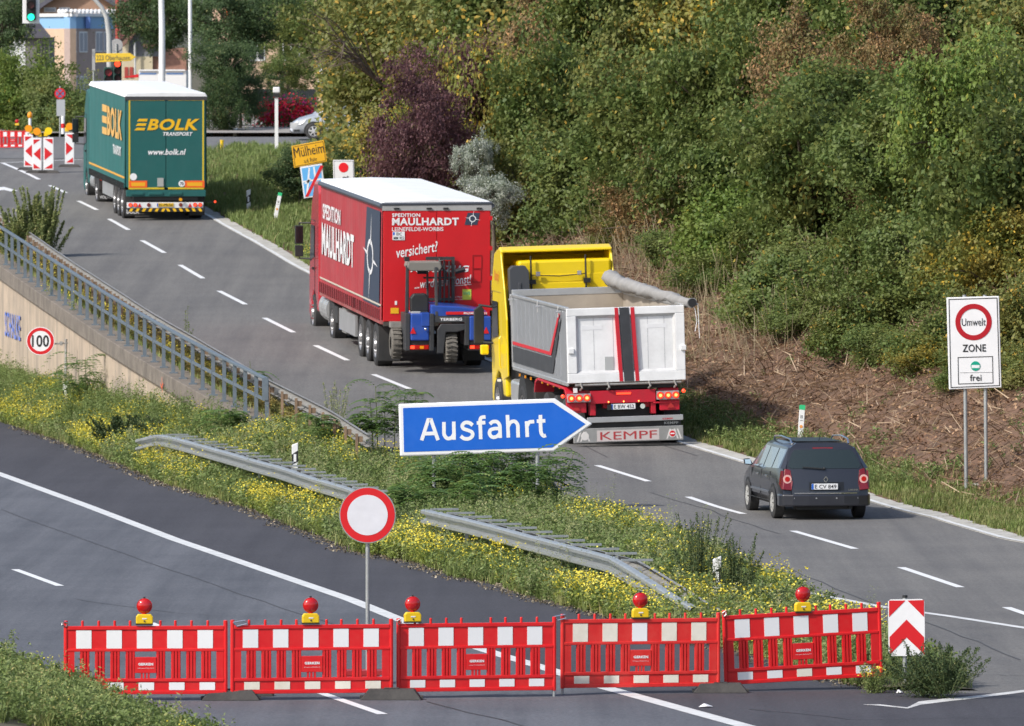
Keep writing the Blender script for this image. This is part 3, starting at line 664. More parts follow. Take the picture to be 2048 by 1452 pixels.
lb = MB().box(U_(745), U_(1190), -.02, .06, V_(1216), V_(1184)).build('light_bar', white, t)
for u in (765, 793, 1142, 1172):
    q = MB().disc((U_(u), -.02, V_(1199)), .065, (0, -1, 0), .03, 20).build('tail_lamp', lampred, t); MB().disc((U_(u), -.052, V_(1199)), .042, (0, -1, 0), .004, 16).build('lamp_core', litred, q)
for u in (818, 1112): MB().prism([(U_(u) - .06, -.03, V_(1212)), (U_(u) + .06, -.03, V_(1212)), (U_(u), -.03, V_(1188))], (0, -.01, 0)).build('triangle_reflector', signred, t)
for u in (872, 1058): MB().disc((U_(u), -.02, V_(1199)), .06, (0, -1, 0), .02, 20).build('fog_lamp', mat('dull_lamp', (.18, .04, .035), .3), t)
plate(t, U_(968), -.03, V_(1199), .52, .11, '01-PB-56', yellow=True)
ub = MB().box(U_(748), U_(1192), -.05, .05, V_(1238), V_(1218)).build('underrun_bar', black, t)
mb = MB()
for k in range(12):
    a = -1.18 + k * .2; s = 1 if k < 6 else -1; z0, z1 = V_(1237), V_(1219); mb.add([(a + .02, -.054, z0), (a + .11, -.054, z0), (a + .11 + .05 * s, -.054, z1), (a + .02 + .05 * s, -.054, z1)], [(0, 1, 2, 3)])
mb.build('hazard_stripes', mat('hazard_yellow', (.85, .5, .01), .5), ub)
MB().disc((U_(1055), -.1, V_(1167)), .05, (0, -1, 0), .1).build('beacon_lamp', mat('amber_small', (.8, .35, .01), .3), t)
MB().ball((1.55, 0.2, V_(1183)), .035).build('side_lamp', litred, t); MB().tube([(1.25, .2, V_(1183)), (1.52, .2, V_(1183))], .012, 6).build('lamp_arm', black, t)
for s in (-1, 1):
    q = MB().box(*((-1.24, -.78) if s < 0 else (.78, 1.24)), .35, .38, .15, .78).build('mud_flap', chassis, t)
    if s < 0: MB().text('BOLK', (-1.2, .34, .2), X, Z, .4, .13, .003, .02).build('lettering', signwhite, q)
mb = MB()
for k in range(52): y = .2 + k * .258; mb.box(-1.31, -1.285, y, y + .05, .95, 1.16)
mb.build('curtain_straps', black, t, kind='stuff')
MB().box(-1.296, -1.284, .15, 13.4, 1.3, 1.36).build('side_stripe', mat('stripe_ochre', (.70, .36, .05), .5), t)
R_ = Vector((0, -1, 0))
mb = MB(); mb.text('BOLK', (-1.29, 6.3, 2.45), R_, Z, 5.4, .95, .012, .04); mb.build('lettering', mat('lettering_pale_gold', (.72, .42, .12), .5), t)
mb = MB()
for k in range(3): mb.box(-1.306, -1.298, 6.5, 8.2, 2.45 + k * .36, 2.45 + k * .36 + .22)
mb.build('emblem_bars', mat('lettering_pale_gold', (.72, .42, .12), .5), t)
MB().text('TRANSPORT', (-1.29, 4.2, 1.95), R_, Z, 3.0, .3, .012, .03).build('lettering', signwhite, t)
trailer_frame(t, 13, [1.5, 2.9, 4.3])
MB().box(-1.2, -1.14, 5.2, 9.3, .5, .95).build('side_guard', alu, t)
cb = cab(t, 14.1, 3.7, tgd)
for y in (15.6, 11.6): wheel(t, -1.2, y, .5, .34, -1); wheel(t, 1.2, y, .5, .34, 1)
MB().box(-1.2, 1.2, 10.6, 14.1, .55, .95).build('tractor_chassis', chassis, t)
MB().tube([(-.95, 12.4, .75), (-.95, 13.7, .75)], .3, 20).build('fuel_tank', alu, t)
MB().ball((-1.15, 10.2, .95), .07).build('side_lamp', litred, t)
mb = MB().box(-1.2, -.7, 11.0, 11.04, .2, .6).build('mud_flap', chassis, t); MB().text('VOLVO', (-1.15, 10.99, .25), X, Z, .4, .1, .003, .02).build('lettering', signwhite, mb)

# ================= red curtain trailer truck
rd = mat('door_red', (.56, .008, .014), .45, var=.06, vscale=1.5, dirtamt=.1, dirt=(.3, .03, .03))
rt = mat('tarp_red', (.38, .035, .046), .5, var=.1, vscale=1.2, dirtamt=.6, dirt=(.34, .10, .105), dscale=.8)
navy = mat('navy_panel', (.035, .05, .085), .5)
t = truck_at(873, 741, 'red_truck', 'red curtain sided lorry with white roof, between the green and the yellow lorry', yaw=math.radians(7.3), pitch=.025, scale=1.035)
redtruck = t
U_ = lambda u: (u - 911) / 243.; V_ = lambda v: (1398 - v) / 243.
MB().box(-1.25, 1.25, .03, 13.6, 1.14, 3.82).build('cargo_box', rd, t)
cs = curtain(t, -1.265, .08, 13.5, 1.15, 3.78, rt); curtain(t, 1.265, .08, 13.5, 1.15, 3.78, rt)
MB().prism([(-1.3, 0, 3.84), (1.3, 0, 3.84), (1.24, 0, 3.95), (0, 0, 3.99), (-1.24, 0, 3.95)], (0, 13.65, 0)).build('roof', roofw, t, bevel=.02)
mb = MB(); mb.tube([(-1.29, -.02, 3.84), (-1.29, 13.6, 3.84)], .06, 8); mb.tube([(1.29, -.02, 3.84), (1.29, 13.6, 3.84)], .06, 8); mb.tube([(-1.29, -.02, 3.88), (1.29, -.02, 3.90)], .035, 8)
mb.build('roof_seal', mat('seal_dark', (.07, .08, .1), .5), t)
MB().box(-1.28, 1.28, -.03, .05, 3.73, 3.87).build('roof_header', mat('header_grey', (.36, .36, .36), .5, var=.1), t)
mb = MB()
for u in (680, 865, 960, 1150): mb.box(U_(u) - .06, U_(u) + .06, -.06, -.03, 3.76, 3.80)
mb.build('hinge', black, t)
for s in (-1, 1): MB().box(*((-1.25, -.006) if s < 0 else (.006, 1.25)), -.02, .03, V_(1118), 3.73).build('rear_door', rd, t, bevel=.008)
def rtext(s, u0, u1, v0, v1, bold=.03, sh=0, m=signwhite, nm='lettering', rot=0):
    w_ = U_(u1) - U_(u0); R = Vector((math.cos(rot), 0, math.sin(rot))); Uu = Vector((-math.sin(rot), 0, math.cos(rot)))
    return MB().text(s, (U_(u0), -.024, V_(v1)), R, Uu, w_, V_(v0) - V_(v1), .004, bold, sh).build(nm, m, t)
rtext('SPEDITION', 655, 815, 507, 527); rtext('MAULHARDT', 655, 1035, 532, 575, .035); rtext('LEINEFELDE-WORBIS', 655, 947, 585, 607, .01)
rtext('versichert?', 685, 925, 700, 760, .01, .3, rot=.16); rtext('NÄHE-ZUG', 760, 1095, 795, 840, .035, .2); rtext('...wird dem sonst!', 785, 1112, 885, 935, .01, .3, rot=.10)
mb = MB(); mb.bar((U_(1010), -.026, V_(918)), (U_(1108), -.026, V_(910)), .012, .012); mb.build('underline', signwhite, t)
q = MB().prism([(U_(1068), -.021, V_(573)), (U_(1140), -.021, V_(573)), (U_(1156), -.021, V_(505)), (U_(1085), -.021, V_(505))], (0, -.006, 0)).build('emblem_panel', navy, t)
mb = MB(); compass(mb, (U_(1113), -.027, V_(538)), X, Z, .2); mb.build('compass_emblem', signwhite, q)
q = MB().box(U_(658), U_(727), -.034, -.022, V_(658), V_(610)).build('number_plate', signwhite, t)
MB().text('EIC', (U_(680), -.034, V_(632)), X, Z, .13, .07, .003, .01).build('lettering', signblack, q); MB().text('MM 955', (U_(664), -.034, V_(655)), X, Z, .24, .07, .003, .01).build('lettering', signblack, q)
MB().box(U_(660), U_(670), -.037, -.034, V_(630), V_(613)).build('euro_band', signblue, q)
q = MB().box(U_(1057), U_(1107), -.03, -.022, V_(997), V_(938)).build('sticker', mat('sticker_lime', (.55, .62, .08), .5), t); MB().text('NWB', (U_(1062), -.03, V_(970)), X, Z, .16, .08, .003, .01).build('lettering', signgreen, q)
MB().text('unsere Fahrer', (U_(985), -.024, V_(985)), X, Z, .3, .04, .003).build('lettering', signwhite, t); MB().text('suchen Sie', (U_(985), -.024, V_(998)), X, Z, .3, .035, .003).build('lettering', signwhite, t)
MB().box(U_(648), U_(694), -.03, -.022, V_(1074), V_(1042)).build('warning_marker', signyellow, t)
q = MB().box(U_(672), U_(684), -.03, -.022, V_(1025), V_(1003)).build('small_label', signwhite, t)
mb = MB()
for a, b, c, d_ in [(1115, 1165, 745, 820), (1115, 1162, 822, 895)]:
    for z in (c, d_): mb.box(U_(a), U_(b), -.032, -.02, V_(z) - .012, V_(z) + .012)
    for x in (a, b): mb.box(U_(x) - .01, U_(x) + .01, -.032, -.02, V_(d_), V_(c))
mb.build('step_frame', mat('dark_red', (.35, .005, .01), .5), t)
for z in (1.4, 2.1, 2.8, 3.5): MB().box(1.24, 1.3, -.035, .02, z, z + .1).build('hinge', rd, t)
MB().box(-1.25, 1.25, -.02, .12, 1.04, 1.14).build('rear_sill', mat('sill_dark', (.05, .045, .04), .6, dirtamt=.4), t)
# curtain details
sd = signwhite
MB().text('SPEDITION', (-1.28, 12.9, 3.0), R_, Z, 4.0, .38, .014, .03).build('lettering', sd, cs)
MB().text('MAULHARDT', (-1.28, 13.1, 2.1), R_, Z, 7.2, .80, .014, .035).build('lettering', sd, cs)
q = MB().prism([(-1.292, .5, 1.45), (-1.292, 3.9, 1.45), (-1.292, 3.1, 3.7), (-1.292, .3, 3.7)], (-.006, 0, 0)).build('emblem_panel', navy, cs)
mb = MB(); compass(mb, (-1.298, 2.3, 2.55), R_ * 1.6, Z, 1.05); mb.build('compass_emblem', signwhite, q)
MB().box(-1.305, -1.296, .1, 13.45, 1.5, 1.54).build('side_stripe', mat('stripe_beige', (.55, .5, .42), .5), cs)
mb = MB()
for k in range(32):
    y = .3 + k * .42; mb.box(-1.33, -1.3, y, y + .06, 1.16, 1.42)
mb.build('curtain_straps', mat('strap_dark', (.12, .02, .025), .5), t, kind='stuff')
MB().box(-1.3, -1.24, .05, 13.5, 1.08, 1.17).build('side_rail', mat('rail_dirty_red', (.3, .05, .05), .6, dirtamt=.5, dirt=(.35, .3, .28)), t)
trailer_frame(t, 13, [1.75, 3.35, 4.9], .52)
for s in (-1, 1): MB().box(*((-1.25, -.75) if s < 0 else (.75, 1.25)), .95, .98, .18, 1.0).build('mud_flap', chassis, t)
MB().box(-1.22, -1.16, 6.2, 9.8, .45, .95).build('side_guard', alu, t); MB().box(-1.2, -.8, 8.4, 9.3, .4, 1.0).build('pallet_box', mat('grey_box', (.25, .25, .24), .5, dirtamt=.4), t)
cr = mat('cab_red', (.42, .02, .035), .25, coat=.4, dirtamt=.15, dirt=(.3, .1, .1), var=.05)
cb = cab(t, 14.3, 3.85, cr)
for y in (15.9, 11.4): wheel(t, -1.22, y, .52, .34, -1); wheel(t, 1.22, y, .52, .34, 1)
MB().box(-1.2, 1.2, 10.3, 14.3, .55, .95).build('tractor_chassis', chassis, t)
q = MB().tube([(-.92, 12.2, .78), (-.92, 14.0, .78)], .36, 20).build('fuel_tank', alu, t)
mb = MB(); [mb.ring((-.92, y, .78), .355, .375, (0, 1, 0), .06) for y in (12.5, 13.1, 13.7)]; mb.build('tank_strap', alu, q)
q = MB().box(-1.2, -.72, 10.2, 10.26, .62, .86).build('tail_lamp', chassis, t); MB().box(-1.15, -.9, 10.18, 10.2, .68, .82).build('lamp_core', litred, q)
plate(t, -.95, 10.19, .45, .45, .1, 'EIC MM 1')

# ---- truck mounted forklift, carried on the tail of the red truck
fb = mat('forklift_blue', (.018, .07, .36), .35, var=.12, dirtamt=.35, dirt=(.08, .09, .12), dscale=3, coat=.2)
fd = mat('forklift_dark', (.035, .037, .042), .5, var=.2, dirtamt=.4, dirt=(.1, .09, .08))
f = thing('truck_mounted_forklift', 'blue three wheeled forklift hung on the tail of the red lorry', 'forklift', (redtruck.matrix_basis @ Vector((0, 0, 0))), redtruck.rotation_euler)
f.location = redtruck.location; f.scale = redtruck.scale
def fx(name, u0, u1, v0, v1, y0, y1, m, **k): return MB().box(U_(u0), U_(u1), y0, y1, V_(v1), V_(v0)).build(name, m, f, **k)
hood = MB().prism([(U_(845), -1.15, V_(1080)), (U_(845), -1.15, V_(1012)), (U_(1010), -1.15, V_(1022)), (U_(1165), -1.15, V_(1050)), (U_(1165), -1.15, V_(1085))], (0, .85, .04)).build('hood', fb, f, bevel=.03)
fx('left_body', 730, 835, 1060, 1212, -1.2, -.3, fb, bevel=.03); fx('right_body', 1062, 1185, 1075, 1212, -1.25, -.3, fb, bevel=.03)
q = MB().box(U_(852), U_(1165), -1.2, -1.16, V_(1108), V_(1074)).build('name_panel', fd, f); MB().text('TERBERG', (U_(895), -1.2, V_(1100)), X, Z, U_(1020) - U_(895), .065, .004, .03).build('lettering', signwhite, q)
q = MB().box(U_(930), U_(1165), -1.19, -1.16, V_(1066), V_(1050)).build('side_badge', signred, hood); mb = MB().text('MAULHARDT', (U_(1030), -1.19, V_(1064)), X, Z, .28, .05, .004, .02).build('lettering', signwhite, f)
MB().text('79', (U_(1145), -1.19, V_(1066)), X, Z, .07, .05, .004, .01).build('lettering', signwhite, f)
fx('seat_base', 740, 790, 1050, 1102, -1.0, -.5, mat('grey_metal_box', (.4, .4, .4), .5), bevel=.01); fx('blue_box', 790, 835, 1055, 1130, -1.22, -.9, fb, bevel=.01)
MB().prism([(U_(735), -.95, V_(1055)), (U_(732), -.95, V_(975)), (U_(750), -.95, V_(950)), (U_(822), -.95, V_(948)), (U_(840), -.95, V_(975)), (U_(840), -.95, V_(1055))], (0, .18, 0)).build('seat_back', black, f, bevel=.04)
MB().box(U_(742), U_(838), -.95, -.45, V_(1065), V_(1045)).build('seat_cushion', black, f, bevel=.03)
# overhead guard
mb = MB(); mb.bar((U_(712), -.9, V_(1215)), (U_(718), -.9, V_(790)), .07, .07, Yv); mb.bar((U_(735), -.35, V_(1060)), (U_(735), -.35, V_(800)), .06, .06, Yv); mb.bar((U_(878), -1.15, V_(1110)), (U_(876), -1.0, V_(800)), .07, .06, Yv); mb.bar((U_(848), -.4, V_(1010)), (U_(845), -.4, V_(800)), .05, .05, Yv)
mb.build('guard_frame', fd, f, bevel=.01)
MB().prism([(U_(715), -1.0, V_(800)), (U_(722), -1.0, V_(772)), (U_(900), -1.0, V_(770)), (U_(912), -1.0, V_(800)), (U_(900), -1.0, V_(822)), (U_(735), -1.0, V_(822))], (0, .7, 0)).build('guard_roof', mat('guard_grey', (.20, .19, .17), .6, dirtamt=.4, dirt=(.3, .28, .25)), f, bevel=.02)
MB().box(U_(700), U_(730), -.95, -.85, V_(768), V_(742)).build('work_lamp', black, f, bevel=.01)
# mast
mb = MB()
for u in (925, 1000): mb.bar((U_(u), -.12, V_(1010)), (U_(u), -.12, V_(752)), .07, .09, Yv)
for u in (948, 975): mb.bar((U_(u), -.2, V_(1010)), (U_(u), -.2, V_(775)), .035, .05, Yv)
mb.box(U_(845), U_(1003), -.16, -.08, V_(770), V_(752)); mb.box(U_(830), U_(1015), -.2, -.1, V_(875), V_(865)); mb.box(U_(850), U_(1000), -.2, -.1, V_(1000), V_(985))
mb.tube([(U_(920), -.16, V_(760)), (U_(930), -.22, V_(800)), (U_(960), -.2, V_(840)), (U_(955), -.2, V_(900))], .02, 6); mb.tube([(U_(905), -.16, V_(780)), (U_(945), -.22, V_(770)), (U_(940), -.2, V_(830))], .02, 6)
mb.build('mast', fd, f)
MB().disc((U_(905), -.2, V_(805)), .06, (0, -1, 0), .06).build('orange_beacon', mat('orange_beacon', (.8, .15, .02), .4), f)
mb = MB(); mb.tube([(U_(790), -.35, V_(835)), (U_(840), -.35, V_(835))], .05, 8); mb.tube([(U_(1010), -.2, V_(835)), (U_(1065), -.2, V_(822))], .06, 8); mb.build('fork_arm', black, f)
# lower chassis
mb = MB(); mb.box(U_(700), U_(728), -1.15, -.2, V_(1270), V_(1060)); mb.box(U_(728), U_(850), -1.1, -.2, V_(1272), V_(1210)); mb.box(U_(836), U_(862), -1.22, -.4, V_(1270), V_(1060))
mb.build('left_chassis', fd, f, bevel=.015)
mb = MB(); mb.box(U_(1058), U_(1190), -1.15, -.2, V_(1270), V_(1212)); mb.box(U_(1035), U_(1062), -1.22, -.4, V_(1240), V_(1078)); mb.build('right_chassis', fd, f, bevel=.015)
MB().prism([(U_(880), -1.2, V_(1285)), (U_(880), -1.2, V_(1150)), (U_(900), -1.2, V_(1118)), (U_(1035), -1.2, V_(1118)), (U_(1048), -1.2, V_(1150)), (U_(990), -1.2, V_(1165)), (U_(930), -1.2, V_(1165)), (U_(918), -1.2, V_(1285))], (0, .3, 0)).build('wheel_arm', fd, f, bevel=.02)
# rear steering wheel with lugs (axle across x)
cw = Vector((U_(962), -.95, V_(1255))); mb = MB(); mb.lathe(cw - X * .14, X, [(0, .14), (0, .27), (.03, .31), (.14, .32), (.25, .31), (.28, .27), (.28, .14)], 28)
for k in range(20):
    a = 2 * pi * k / 20
    for s in (-1, 1):
        c0 = cw + Vector((s * .07, math.cos(a + s * .1) * .325, math.sin(a + s * .1) * .325)); n_ = Vector((0, math.cos(a), math.sin(a))); mb.bar(c0 - X * .06, c0 + X * .06 + Vector((0, -math.sin(a), math.cos(a))) * .03 * s, .035, .04, n_)
mb.build('rear_wheel', mat('dusty_tyre', (.13, .12, .105), .85, var=.3, vscale=8), f)
cw = Vector((U_(663), -.35, V_(1235))); mb = MB(); mb.lathe(cw - X * .1, X, [(0, .15), (0, .30), (.03, .34), (.14, .35), (.22, .33), (.25, .15)], 28)
for k in range(18):
    a = 2 * pi * k / 18; c0 = cw + Vector((0.03, math.cos(a) * .35, math.sin(a) * .35)); mb.bar(c0 - X * .1, c0 + X * .1, .04, .04, (0, math.cos(a), math.sin(a)))
mb.build('front_wheel', mat('dusty_tyre', (.13, .12, .105), .85, var=.3, vscale=8), f)
cw2 = cw + Vector((U_(1225) - U_(663), 0, 0)); mb = MB(); mb.lathe(cw2 - X * .2, X, [(0, .15), (0, .3), (.03, .34), (.2, .35), (.25, .15)], 24); mb.build('front_wheel', mat('dusty_tyre', (.13, .12, .105), .85, var=.3, vscale=8), f)
for (a, b) in ((728, 833), (1066, 1178)):
    q = fx('lamp_cluster', a, b, 1238, 1262, -1.16, -1.1, lampred); n = 4
    for k in range(n):
        w_ = (U_(b) - U_(a)) / n; x0 = U_(a) + w_ * k + .008; MB().box(x0, x0 + w_ - .016, -1.168, -1.16, V_(1258), V_(1242)).build('lamp_segment', [litred, lampred, signwhite, lampred][k] if a > 1000 else [litred, lampred, amber, lampred][k], q)
for u in (742, 1155): MB().prism([(U_(u) - .07, -1.21 - (.045 if u > 900 else 0), V_(1172)), (U_(u) + .07, -1.21 - (.045 if u > 900 else 0), V_(1172)), (U_(u), -1.21 - (.045 if u > 900 else 0), V_(1135))], (0, -.01, 0)).build('triangle_reflector', signred, f)
MB().ball((U_(812), -1.26, V_(1146)), .035).build('tow_knob', chrome, f)
mb = MB(); mb.box(U_(640), U_(700), -.3, .1, V_(1150), V_(1118)); mb.tube([(U_(645), -.3, V_(1170)), (U_(665), -.4, V_(1210)), (U_(700), -.4, V_(1240))], .025, 6); mb.build('carrier_bracket', galvrust, f)

# ================= yellow tipper truck
yl = mat('cab_yellow', (.82, .60, .006), .3, coat=.4, var=.03, dirtamt=.08, dirt=(.5, .38, .08))
tw = mat('tipper_white', (.84, .85, .86), .35, .0, var=.05, vscale=2, dirtamt=.4, dirt=(.42, .42, .42), dscale=1.3)
ts = mat('tipper_silver', (.40, .42, .45), .35, .45, var=.06, dirtamt=.2, dirt=(.25, .25, .25))
ti = mat('tipper_inside', (.38, .33, .27), .7, var=.15, vscale=1.5, dirtamt=.4, dirt=(.25, .22, .18))
tr = mat('chassis_red', (.50, .012, .03), .4, var=.08, dirtamt=.3, dirt=(.2, .05, .05), dscale=2)
sr = mat('stripe_red', (.55, .02, .035), .45, var=.05); sb = mat('stripe_black', (.04, .043, .05), .55, var=.2, dirtamt=.15, dirt=(.2, .2, .2), dscale=4)
t = truck_at(1258, 892, 'tipper_truck', 'yellow cab with white open tipper trailer, nearest lorry behind the blue arrow sign', pitch=.012, roll=math.radians(-1.6), scale=1.03)
U_ = lambda u: (u - 1010) / 302.; V_ = lambda v: (1365 - v) / 302.
LB = 7.6
# body: tailgate with recess, side walls with ribs, floor
x0, x1, zb, ztp = -1.27, 1.24, 1.36, 2.93
tgt = MB(); fr = .17
tgt.box(x0, x1, -.06, .04, zb, zb + .2); tgt.box(x0, x1, -.06, .04, ztp - .16, ztp); tgt.box(x0, x0 + .2, -.06, .04, zb + .2, ztp - .16); tgt.box(x1 - .2, x1, -.06, .04, zb + .2, ztp - .16)
tg_ = tgt.build('tailgate', tw, t, bevel=.012)
xa, xb, za, zc = x0 + .2, x1 - .2, zb + .2, ztp - .16
MB().hexa([(xa, .0, za), (xb, .0, za), (xb, .05, za), (xa, .05, za), (xa, .0, zc), (xb, .0, zc), (xb, .05, zc), (xa, .05, zc)]).build('recessed_panel', tw, tg_)
mb = MB()
for a, b in (((xa, za), (xa, zc)), ((xb, za), (xb, zc)), ((xa, za), (xb, za)), ((xa, zc), (xb, zc))):
    cx_, cz_ = (xa + xb) / 2, (za + zc) / 2; ins = lambda p: (p[0] + (.055 if p[0] < cx_ else -.055), -.002, p[1] + (.055 if p[1] < cz_ else -.055))
    mb.add([(a[0], -.058, a[1]), (b[0], -.058, b[1]), ins(b), ins(a)], [(0, 1, 2, 3)])
mb.build('bevel_frame', mat('bevel_grey', (.62, .63, .64), .45, dirtamt=.5, dirt=(.25, .25, .25), var=.1), tg_)
for a, b, m_, y_ in ((935, 958, sr, -.066), (965, 1028, sb, -.068), (1038, 1062, sr, -.066)):
    sh = .075
    MB().prism([(U_(a) + sh, y_, zb + .01), (U_(b) + sh, y_, zb + .01), (U_(b), y_, ztp - .005), (U_(a), y_, ztp - .005)], (0, .072, 0)).build('stripe', m_, tg_)
MB().box(U_(868), U_(925), -.012, .0, V_(878), V_(792)).build('grey_plate', mat('plate_grey', (.42, .44, .44), .5), tg_)
for a, b in ((722, 856), (1145, 1268)): MB().box(U_(a), U_(b), -.004, .0, V_(618), V_(592)).build('white_patch', signwhite, tg_)
for u in (800, 925, 1148, 1255): MB().box(U_(u) - .004, U_(u) + .004, -.003, .0, za + .06, zc - .06).build('panel_seam', mat('seam_grey', (.4, .4, .42), .5), tg_)
for s, u in ((-1, 650), (1, 1372)): MB().box(U_(u) - .06, U_(u) + .06, -.1, -.06, V_(765), V_(732)).build('latch', tw, tg_, bevel=.01)
mb = MB()
for k in range(10): mb.tube([(U_(905) + k * .0, 0, 0), (0, 0, 0.001)], .0001, 3) if False else None
left = MB().box(x0, x0 + .05, .04, LB, zb, ztp - .02).build('side_wall', ts, t)
MB().box(x1 - .05, x1, .04, LB, zb, ztp - .02).build('side_wall', ts, t)
mb = MB()
for k in range(11): y = .9 + k * .6; mb.box(x0 - .012, x0, y, y + .03, zb + .1, ztp - .08)
mb.build('rib', ts, left)
mb = MB(); mb.box(x0 - .03, x0 + .07, .0, LB, ztp - .03, ztp + .03); mb.box(x1 - .07, x1 + .03, .0, LB, ztp - .03, ztp + .03); mb.box(x0, x1, LB - .06, LB + .02, ztp - .03, ztp + .12); mb.box(x0 - .03, x0 + .03, LB - .1, LB + .03, zb, ztp); mb.box(x0 - .02, x0 + .03, .0, LB, zb - .06, zb + .02)
mb.build('top_rail', alu, t, bevel=.01)
MB().box(x0 + .05, x1 - .05, LB - .05, LB, zb, ztp + .1).build('front_wall', ti, t)
MB().box(x0 + .05, x1 - .05, .05, LB - .05, zb - .02, zb + .06).build('body_floor', ti, t)
for s in (-1, 1):
    xx = x0 + .05 if s < 0 else x1 - .05; MB().box(min(xx, xx + -s * .006), max(xx, xx - s * .006), .06, LB - .06, zb + .07, ztp - .05).build('inner_lining', ti, t)
# side stripes: black band, red line, slanted end
xs = x0 - .016
MB().prism([(xs, 7.5, zb + .12), (xs, 1.9, zb + .12), (xs, .55, ztp - .2), (xs, .9, ztp - .35), (xs, 2.0, zb + .46), (xs, 7.5, zb + .46)], (-.006, 0, 0)).build('side_band', sb, left)
MB().prism([(xs - .002, 7.5, zb + .50), (xs - .002, 2.05, zb + .50), (xs - .002, .75, ztp - .15), (xs - .002, .9, ztp - .12), (xs - .002, 2.25, zb + .57), (xs - .002, 7.5, zb + .57)], (-.006, 0, 0)).build('side_band', sr, left)
mb = MB()
for y in (.6, 3.4, 7.3): mb.tube([(x0 - .02, y, ztp - .08), (x0 - .12, y, ztp - .08)], .02, 6); mb.tube([(x0 - .08, y, ztp - .2), (x0 - .08, y, ztp + .04)], .015, 6)
mb.build('tarp_hook', alu, t)
# rolled tarp
tp = mat('tarp_grey', (.28, .275, .27), .75, var=.15, vscale=4, bump=.5, bscale=6, dirtamt=.3, dirt=(.22, .2, .18))
mb = MB(); pth = []; rr = []
for k in range(30):
    y = 8.0 - k * (8.35 / 29); q_ = k / 29; pth.append((x1 - .28 + q_ * .38 + .02 * math.sin(k * .7), y, ztp + .30 - .25 * q_ ** .6 + .012 * math.sin(k * .9))); rr.append((.165 - .06 * q_) * (1 + .05 * math.sin(k * 1.1) + .04 * math.sin(k * 2.9)))
mb.tube(pth, rr, 12); _r = random.Random(4); mb.v = [(x_ + _r.uniform(-.022, .022), y_, z_ + _r.uniform(-.022, .022)) for x_, y_, z_ in mb.v]; mb.build('rolled_tarp', tp, t, smooth=60)
mb = MB(); e0 = Vector(pth[-1]); mb.tube([e0, e0 + Vector((.06, -.02, -.15)), e0 + Vector((.09, -.02, -.4)), e0 + Vector((.05, -.02, -.6))], .008, 5); mb.tube([e0, e0 + Vector((.12, -.03, -.02)), e0 + Vector((.13, -.03, -.5)), e0 + Vector((.14, -.03, -.75))], .008, 5); mb.build('tarp_rope', signwhite, t)
MB().disc(e0 + Vector((0, .02, 0)), .09, (0, -1, 0), .08).build('tarp_end_cap', black, t)
# chassis and rear
mb = MB(); mb.box(U_(770), U_(1190), .0, .25, V_(1090), V_(1008)); mb.box(-.5, -.38, .2, 7.2, .8, 1.15); mb.box(.38, .5, .2, 7.2, .8, 1.15); mb.box(U_(770), U_(805), .05, .3, V_(1165), V_(1090)); mb.box(U_(1160), U_(1192), .05, .3, V_(1165), V_(1090)); mb.box(U_(1175), U_(1345), .0, .2, V_(1100), V_(1090)); mb.build('red_chassis', tr, t, bevel=.01)
mb = MB(); mb.box(-.75, .55, .35, .4, .55, 1.25); mb.box(-1.1, 1.1, .15, 7.3, 1.2, 1.3); mb.box(-.7, .5, .3, 7, .6, .8); mb.build('underbody', chassis, t)
for s in (-1, 1):
    a, b = (622, 738) if s < 0 else (1222, 1338)
    fnd = MB(); prof = [(.05, V_(1140)), (.05, V_(1078)), (.12, V_(1010)), (.3, V_(985)), (4.0, V_(975)), (4.35, V_(1000)), (4.5, V_(1075)), (4.42, V_(1075)), (4.28, V_(1010)), (3.95, V_(988)), (.33, V_(998)), (.18, V_(1025)), (.11, V_(1085)), (.11, V_(1140))]
    xx0, xx1 = (U_(a) - .02, U_(b) + .02); fnd.prism([(xx0, y_, z_) for y_, z_ in prof], (xx1 - xx0, 0, 0)); fnd.build('mudguard', tr, t, bevel=.006)
    MB().box(xx0, xx1, .03, .06, V_(1145), V_(1080)).build('guard_panel', tr, t, bevel=.01)
    c0, c1 = (620, 770) if s < 0 else (1195, 1340); q = MB().box(U_(c0), U_(c1), -.04, .04, V_(1076), V_(1022)).build('lamp_housing', alu, t, bevel=.006)
    for u in ((645, 695, 745) if s < 0 else (1218, 1268, 1318)):
        l_ = MB().disc((U_(u), -.04, V_(1049)), .072, (0, -1, 0), .02, 22).build('tail_lamp', litred, q)
        MB().ring((U_(u), -.062, V_(1049)), .058, .074, (0, -1, 0), .006, 24).build('lamp_ring', lampred, l_); MB().disc((U_(u), -.062, V_(1049)), .03, (0, -1, 0), .004, 14).build('lamp_core', litorange, l_)
    MB().prism([(U_(680 if s < 0 else 1287) - .08, .02, V_(1130)), (U_(680 if s < 0 else 1287) + .08, .02, V_(1130)), (U_(680 if s < 0 else 1287), .02, V_(1092))], (0, -.015, 0)).build('triangle_reflector', mat('dull_red', (.45, .03, .03), .4), t)
    MB().ball((U_(592 if s < 0 else 1370), .0, V_(1035 if s < 0 else 1025)), .04).build('side_lamp', litred, t)
MB().box(U_(938), U_(1030), -.012, .0, V_(1035), V_(1023)).build('brake_light', litred, t)
mb = MB()
for u in (885, 983, 1080): mb.ball((U_(u), -.01, V_(1080)), .015)
mb.build('marker_lights', litorange, t)
q_ = plate(t, U_(978), -.02, V_(1112), .52, .115, 'E BW 452'); MB().box(U_(875), U_(902), -.05, 0, V_(1130), V_(1098)).build('lamp_box', black, t); MB().disc((U_(1103), -.02, V_(1114)), .052, (0, -1, 0), .02).build('round_reflector', mat('pale_grey', (.55, .6, .55), .4), t)
MB().box(U_(742), U_(1358), -.12, -.04, V_(1208), V_(1174)).build('bumper_beam', alu, t, bevel=.008)
